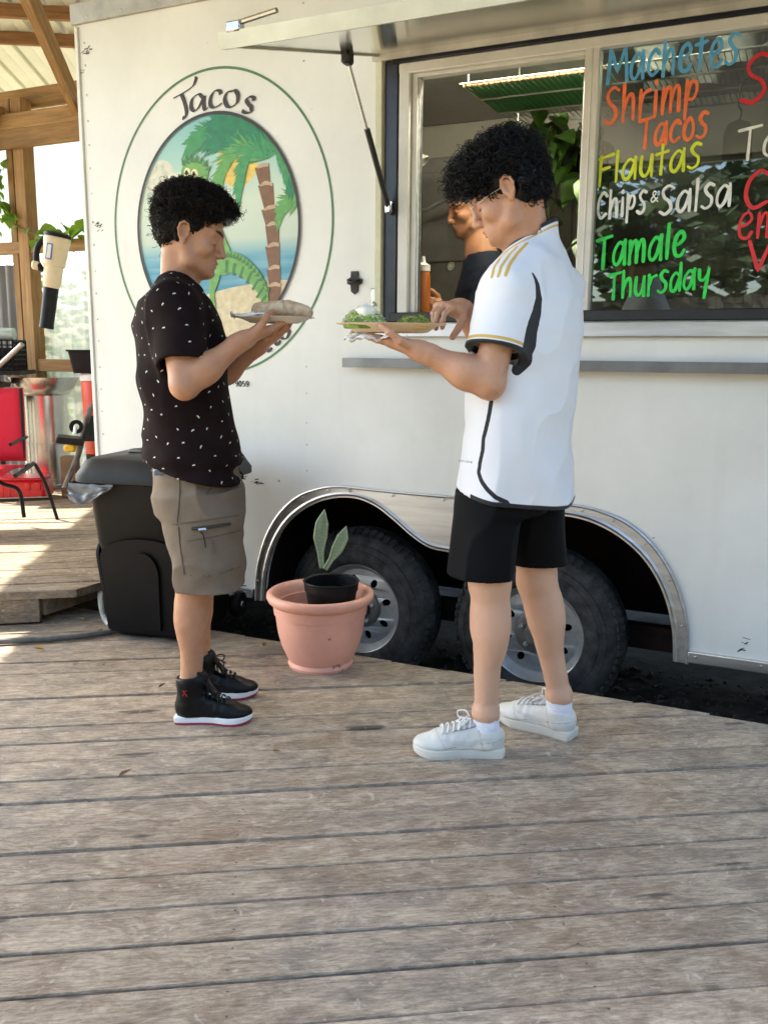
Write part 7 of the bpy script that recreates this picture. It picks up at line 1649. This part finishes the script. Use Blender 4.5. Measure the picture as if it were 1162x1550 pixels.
prs = pre2+[folds(fold2), cut(hem2+np.array([0, 0, 0.002]), unit(np.array([0, 0, -1])+fac2*.20)), Sub(CutCap(S2l+u2*.125-lat2*.008, S2l+u2*.24, .058, .070, .01, .065), .003), Sub(CutCap(S2r+u2r*.12, S2r+u2r*.24, .056, .068, .01, .06), .003), Sub(Cap(at(776, 800, D2), at(780, 720, D2), .13, .11), .01), Sub(Cap(at(803, 382, D2+.015), at(787, 310, D2), .058, .064), .004), cut(at(800, 353, D2), (-.50, .1, .87))]
V, Fq = polygonise(prs, .0042); V = relax(V, Fq, 1)
sleeve_t = (V-(S2l-u2*.01-lat2*.012)) @ u2; rad_l = np.linalg.norm(V-S2l-np.outer((V-S2l) @ u2, u2), axis=1)
cuff = np.where((rad_l < .097) & (((V-S2l) @ lat2) > -.05-.0*V[:, 0]), SL-sleeve_t, 9.0)
cuff_body = np.where(((V-pel2) @ lat2 < .12), 9.0, cuff)
pxr = FPX/2.45
def line_attr(pts, rpx):
    pts = np.array(pts, float); s_ = np.concatenate([[0], np.cumsum(np.hypot(*np.diff(pts, axis=0).T))]); t = np.linspace(0, s_[-1], max(6, int(s_[-1]/3.5)))
    return seg_dist(V, surf_pts(V, np.column_stack([np.interp(t, s_, pts[:, 0]), np.interp(t, s_, pts[:, 1])])), [r/pxr for r in np.interp(t, s_, rpx)])
black = np.minimum.reduce([line_attr([(806, 414), (813, 430), (815, 452), (811, 476), (804, 500), (800, 522), (793, 545), (782, 560)], [2, 4.5, 6, 9, 12, 14, 13, 8]),
                           line_attr([(743, 608), (739, 632), (735, 650), (731, 664), (730, 682), (726, 700), (724, 716), (729, 730), (738, 742), (750, 753), (770, 762)], [3.4]*11),
                           ((V-(hem2+np.array([0, 0, .002]))) @ -unit(np.array([0, 0, -1])+fac2*.20))-.013])
front = ((V-pel2) @ fac2 > .02) & ((V[:, 2]) < hem2[2]+.08)
black = np.where(front, np.maximum(black, .002), black)
dn = -((V-at(800, 353, D2)) @ unit((-.50, .1, .87))); neck_only = V[:, 2] > at(800, 400, D2)[2]
black = np.minimum(black, np.where(neck_only, dn-.011, 9)); 
gold = np.minimum.reduce([line_attr([(744, 419), (748, 404), (757, 390), (769, 378)], [2.6]*4), line_attr([(754, 418), (759, 402), (769, 387), (782, 373)], [2.6]*4), line_attr([(765, 416), (771, 400), (782, 384), (797, 368)], [2.8]*4),
                          np.where(neck_only, np.abs(dn-.020)-.0026, 9), np.abs(cuff_body-.021)-.0042])
black = np.minimum(black, np.where(cuff_body < 9, np.abs(cuff_body-.004)-.009, 9))
M_jersey = mat('white jersey knit', (0.68, 0.68, 0.71), 0.7, var=0.02, vscale=5, bump=0.10, bscale=520, spec=0.3, sheen=0.1)
step_mix(M_jersey, 'gold', 0.0, (0.56, 0.36, 0.08), .0007); step_mix(M_jersey, 'black', 0.0, (0.014, 0.015, 0.018), .0007)
jer = link('jersey', qmesh('jersey', V-base2, Fq, {'black': black, 'gold': gold}), M_jersey, man2, None, True, None)
jm_ = MB()                                                            # tiny print at the front hem
for k_ in range(8):
    q = surf_pts(V, [(694+k_*2.7, 697+k_*0.35)])[0]-base2; q[1] -= .0025; jm_.box(q, (.0026, .0006, .006 if k_ % 3 else .004))
tag(jm_.build('hem_print', mat('pale grey print', (0.36, 0.36, 0.38), 0.6), jer, smooth=False), kind='stuff')
# shorts
M_blkcloth = mat('black sport fabric', (0.0028, 0.0028, 0.0042), 0.65, var=0.2, vscale=6, bump=0.08, bscale=400, spec=0.10)
a1, b1 = at(742, 750, 2.505), at(729, 858, 2.495); a2, b2 = at(808, 750, 2.640), at(812, 860, 2.665)
def lo2(a, b, rx, ry): return Loft([(a, rx, ry), (a+(b-a)*.5, rx*1.0, ry), (b, rx*.99, ry), (b+(b-a)*.25, rx*.99, ry)], lat2, .025)
def fold_s2(P_): return .006-.014*ridge(P_, 8, 44, (1, 1, .4))+.005*vnoise(P_*[1, 1, .5], 12, 41)+.003*np.sin(30*((P_-pel2) @ lat2)+5*P_[:, 2]+2*vnoise(P_, 5, 42))
ps = [lo2(a1, b1, .088, .100), lo2(a2, b2, .086, .096), Loft([(at(772, 765, D2), .165, .125), (at(776, 715, D2), .170, .125), (at(778, 680, D2), .150, .11)], lat2, .04), folds(fold_s2),
      Sub(Cap(b1+unit(b1-a1)*.10, b1-unit(b1-a1)*.03, .072), .004), Sub(Cap(b2+unit(b2-a2)*.10, b2-unit(b2-a2)*.03, .070), .004), cut(at(770, 862, D2), (0, 0, -1)), cut(at(776, 690, D2), (0, 0, 1))]
V, Fq = polygonise(ps, .0045); V = relax(V, Fq, 1); link('sport_shorts', qmesh('sport_shorts', V-base2, Fq), M_blkcloth, man2, None, True, None)
# socks and sneakers
M_sock = mat('white ribbed sock', (0.74, 0.74, 0.80), 0.85, var=0.03, bump=0.3, bscale=250)
for a, tl in ((at(735, 1078, 2.520), .058), (at(846, 1052, 2.665), .052)):
    so_ = [Cap(np.array([a[0], a[1], .05]), a+np.array([0, 0, .022]), .042, .0410, .01), folds(lambda P_: .0014*vnoise(P_, 60, 3)+.0007*np.sin(P_[:, 2]*700)), cut(a+np.array([0, 0, .014]), (0.05, 0, 1))]
    solid('sock', so_, .003, M_sock, man2, base2)
M_wleather = mat('white leather', (0.62, 0.60, 0.555), 0.5, var=0.05, vscale=14, bump=0.12, bscale=160, spec=0.4); scuffs(M_wleather, 0.64, (0.40, 0.36, 0.30), 40)
step_mix(M_wleather, 'seam', 0.0, (0.30, 0.285, 0.26), .0006); step_mix(M_wleather, 'swoosh', 0.0, (0.55, 0.53, 0.50), .0006); M_swo = M_wleather
M_lace2 = mat('white lace', (0.74, 0.73, 0.72), 0.8); M_sole2 = mat('off white rubber', (0.58, 0.555, 0.495), 0.55, var=0.05)
h = onz(762, 1150, 0); shoe(man2, base2, at(735, 1078, 2.520), (-1, -.02), (M_sole2, M_sole2, M_wleather, M_lace2), False, -1, .96)
h = onz(872, 1119, 0); shoe(man2, base2, at(846, 1052, 2.665), (-.80, .60), (M_sole2, M_sole2, M_wleather, M_lace2), False, 1, .96)
# ---- his plate of tacos
M_kraft = mat('cream moulded plate', (0.70, 0.56, 0.38), 0.6, var=0.05)
pl2 = empty('oval_plate', tuple(PL2), rad(4), 'cream oval plate of food held by person in white jersey', 'plate')
me = MB().lathe([(0, -.014), (.085, -.014), (.095, -.012), (.118, .004), (.142, .009), (.1435, .011), (.118, .007), (.096, -.008), (.085, -.011), (0, -.011)], 64).build('plate_disc', M_kraft, pl2, angle=60); me.scale = (1.06, .72, 1)
o = crumple('napkin', (PL2[0]-.055, PL2[1]-.02, PL2[2]-.030), (.13, .12, .045), M_nap, None, 5, .35, .45); tag(o, 'crumpled white napkin held under the oval plate', 'napkin')
o = crumple('napkin', (PL2[0]+.018, PL2[1]-.05, PL2[2]-.040), (.045, .03, .05), M_nap, None, 8, .3, .5); o.rotation_euler = (0, 0, 0); tag(o, 'narrow napkin corner hanging below the oval plate', 'napkin')
M_cab = mat('shredded cabbage', (0.62, 0.66, 0.40), 0.6, var=0.1, rand=0.2); M_cheese = mat('crumbled white cheese', (0.78, 0.76, 0.66), 0.7, bump=0.3, bscale=150); M_lettuce = mat('green shreds', (0.20, 0.30, 0.03), 0.5, var=0.3, vscale=30); M_olive = mat('olive salsa', (0.14, 0.17, 0.025), 0.45, var=0.4, vscale=60)
M_tort2 = mat('corn tortilla', (0.55, 0.40, 0.16), 0.7, var=0.15)
def heap(nm, px_, py_, D_, rx, rz, lab, base_m, shred, n_s, seed, top=None):
    c_ = at(px_, py_, D_); c_[2] = PL2[2]+.004; r_ = np.random.default_rng(seed); hp_ = empty(nm, tuple(c_), 0, lab, 'food', 'food on the oval plate')
    pr = [Ell(c_, (rx, rx*.8, rz)), folds(lambda P_: .004*vnoise(P_, 40, seed)), cut(c_+np.array([0, 0, -.008]), (0, 0, -1))]; solid('filling', pr, .003, base_m, hp_, c_)
    sm_ = MB()
    for _ in range(n_s):
        a = r_.uniform(0, 6.28); e = r_.uniform(0.05, 1.2); p = np.array([rx*math.cos(a)*math.cos(e), rx*.8*math.sin(a)*math.cos(e), rz*math.sin(e)]); d = r_.normal(size=3); d[2] = abs(d[2])*.4; d = unit(d); l_ = r_.uniform(.008, .022)
        sm_.tube(cat([p-d*l_*.5, p+r_.normal(size=3)*.003+np.array([0, 0, .004]), p+d*l_*.5], 3), r_.uniform(.0009, .0018), 4)
    tag(sm_.build('shreds', shred, hp_), kind='stuff'); 
    if top is not None:
        pt = [Ell(c_+np.array(top[0]), top[1]), folds(lambda P_: .005*vnoise(P_, 55, seed+3)), ]; solid('topping', pt, .003, top[2], hp_, c_)
    return hp_
heap('taco', 551, 488, 2.44, .056, .042, 'taco heaped with shredded cabbage and white cheese', M_lettuce, M_cab, 170, 3, ((0.004, -.012, .036), (.030, .026, .020), M_cheese))
heap('taco', 626, 488, 2.44, .045, .026, 'taco topped with green salsa beneath the picking fingers', M_tort2, M_lettuce, 90, 6, ((0, -.01, .010), (.040, .03, .012), M_olive))
# ------------------------------------------------------------ the cook inside, side view
OFF = 0.62
def ci(px_, py_, off): x, z = wl(px_, py_, off); return loc2w(x, off, z)
base3 = ci(700, 560, OFF); base3[2] = 0.615
cook = empty('person', tuple(base3), 0, 'cook in navy shirt holding a sauce bottle inside the trailer', 'person', 'people at the food trailer')
M_skin3 = skin_mat('brown skin', (0.42, 0.205, 0.115), (0.34, 0.155, 0.082), (0.28, 0.09, 0.07), 0.0)
pr = []; hd3 = ci(714, 316, OFF)
tol3, T3, F3 = head(pr, hd3, unit([-math.cos(rad(12)), -.12, -math.sin(rad(12))]), 1.0)
fac3 = unit([-1, -.15, 0]); lat3 = np.array([-fac3[1], fac3[0], 0])
ch3 = ci(738, 420, OFF); pe3 = ci(745, 600, OFF); pr += [Cap(T3((-.03, 0, -.05)), ci(732, 385, OFF), .056, .062, .03), Cap(T3((.0, 0, -.07)), ci(718, 388, OFF), .04, .05, .03)]
torso(pr, pe3, ch3, lat3, (.15, .15, .16), (.12, .12, .11))
Sr = ch3+lat3*.17+np.array([0, 0, -.02]); Er = ci(718, 520, OFF-.25); Wr = ci(668, 470, OFF-.28)
Sl = ch3-lat3*.17+np.array([0, 0, -.02]); El = ci(700, 520, OFF+.2); Wl_ = ci(660, 480, OFF+.12)
arm(pr, Sr, Er, Wr); arm(pr, Sl, El, Wl_)
bot = loc2w(into(640, 430, 0.20)[0], 0.20, 1.41)
hand(pr, Wr, unit(bot-Wr), [-.2, .8, .2], [0, 0, 1], [(.4, .5, .3)]*4, [(.6, .6, .4), (.8, .2, .5), (.8, 0, .6)], .95)
hand(pr, Wl_, unit(bot+np.array([0, .1, 0])-Wl_), [0, -.8, .2], [0, 0, 1], [(.3, .4, .3)]*4, [(.6, .6, .4), (.8, .2, .5), (.8, 0, .6)], .95)
solid('body', pr, .004, M_skin3, cook, base3, face_attrs(tol3, 1))
make_hair(cook, base3, T3, F3, tol3, [((-.014, 0, .046), (.104, .082, .094), .02), ((-.05, 0, .02), (.072, .078, .09), .02), ((-.09, 0, .03), (.05, .05, .05), .02)], ((.085, 0, .075), (-.095, 0, -.092)), M_hair2, 31, dict(n=120, r=(.006, .01), turns=(.4, .8), tr=(.001, .002)), wave=(.003, 60))
M_navy = mat('navy work shirt', (0.010, 0.013, 0.026), 0.75, var=0.15, vscale=6, bump=0.1, bscale=350, spec=0.15)
ls = Loft([(pe3, .20, .17), (ci(742, 500, OFF), .20, .165), (ci(738, 440, OFF), .205, .15), (ci(734, 410, OFF), .16, .11), (ci(730, 385, OFF), .09, .08)], lat3, .03)
ps = [ls, Cap(Sr, Sr+unit(Er-Sr)*.19, .072, .080, .03), Cap(Sl, Sl+unit(El-Sl)*.19, .072, .08, .03), folds(lambda P_: .005*vnoise(P_*[1, 1, .5], 11, 51)+.002*vnoise(P_, 30, 52)), Sub(Cap(ci(722, 386, OFF), ci(706, 340, OFF), .064, .08), .004)]
V, Fq = polygonise(ps, .005); V = relax(V, Fq, 1); ns = link('work_shirt', qmesh('work_shirt', V-base3, Fq), M_navy, cook, None, True, None)
pc = surf_pts(V, [(683, 403)])[0]-base3
lg = MB(); pcn = unit([-.75, -.66, 0.15]); u, w_, d = basis(pcn)
lg.lathe([(.014, 0), (.018, .001), (.020, 0)], 20, pc+pcn*.004, axis=pcn); lg.disc(pc+pcn*.005, .010, pcn, 12); lg.build('chest_badge', mat('pale badge thread', (0.30, 0.32, 0.24), 0.7), ns)
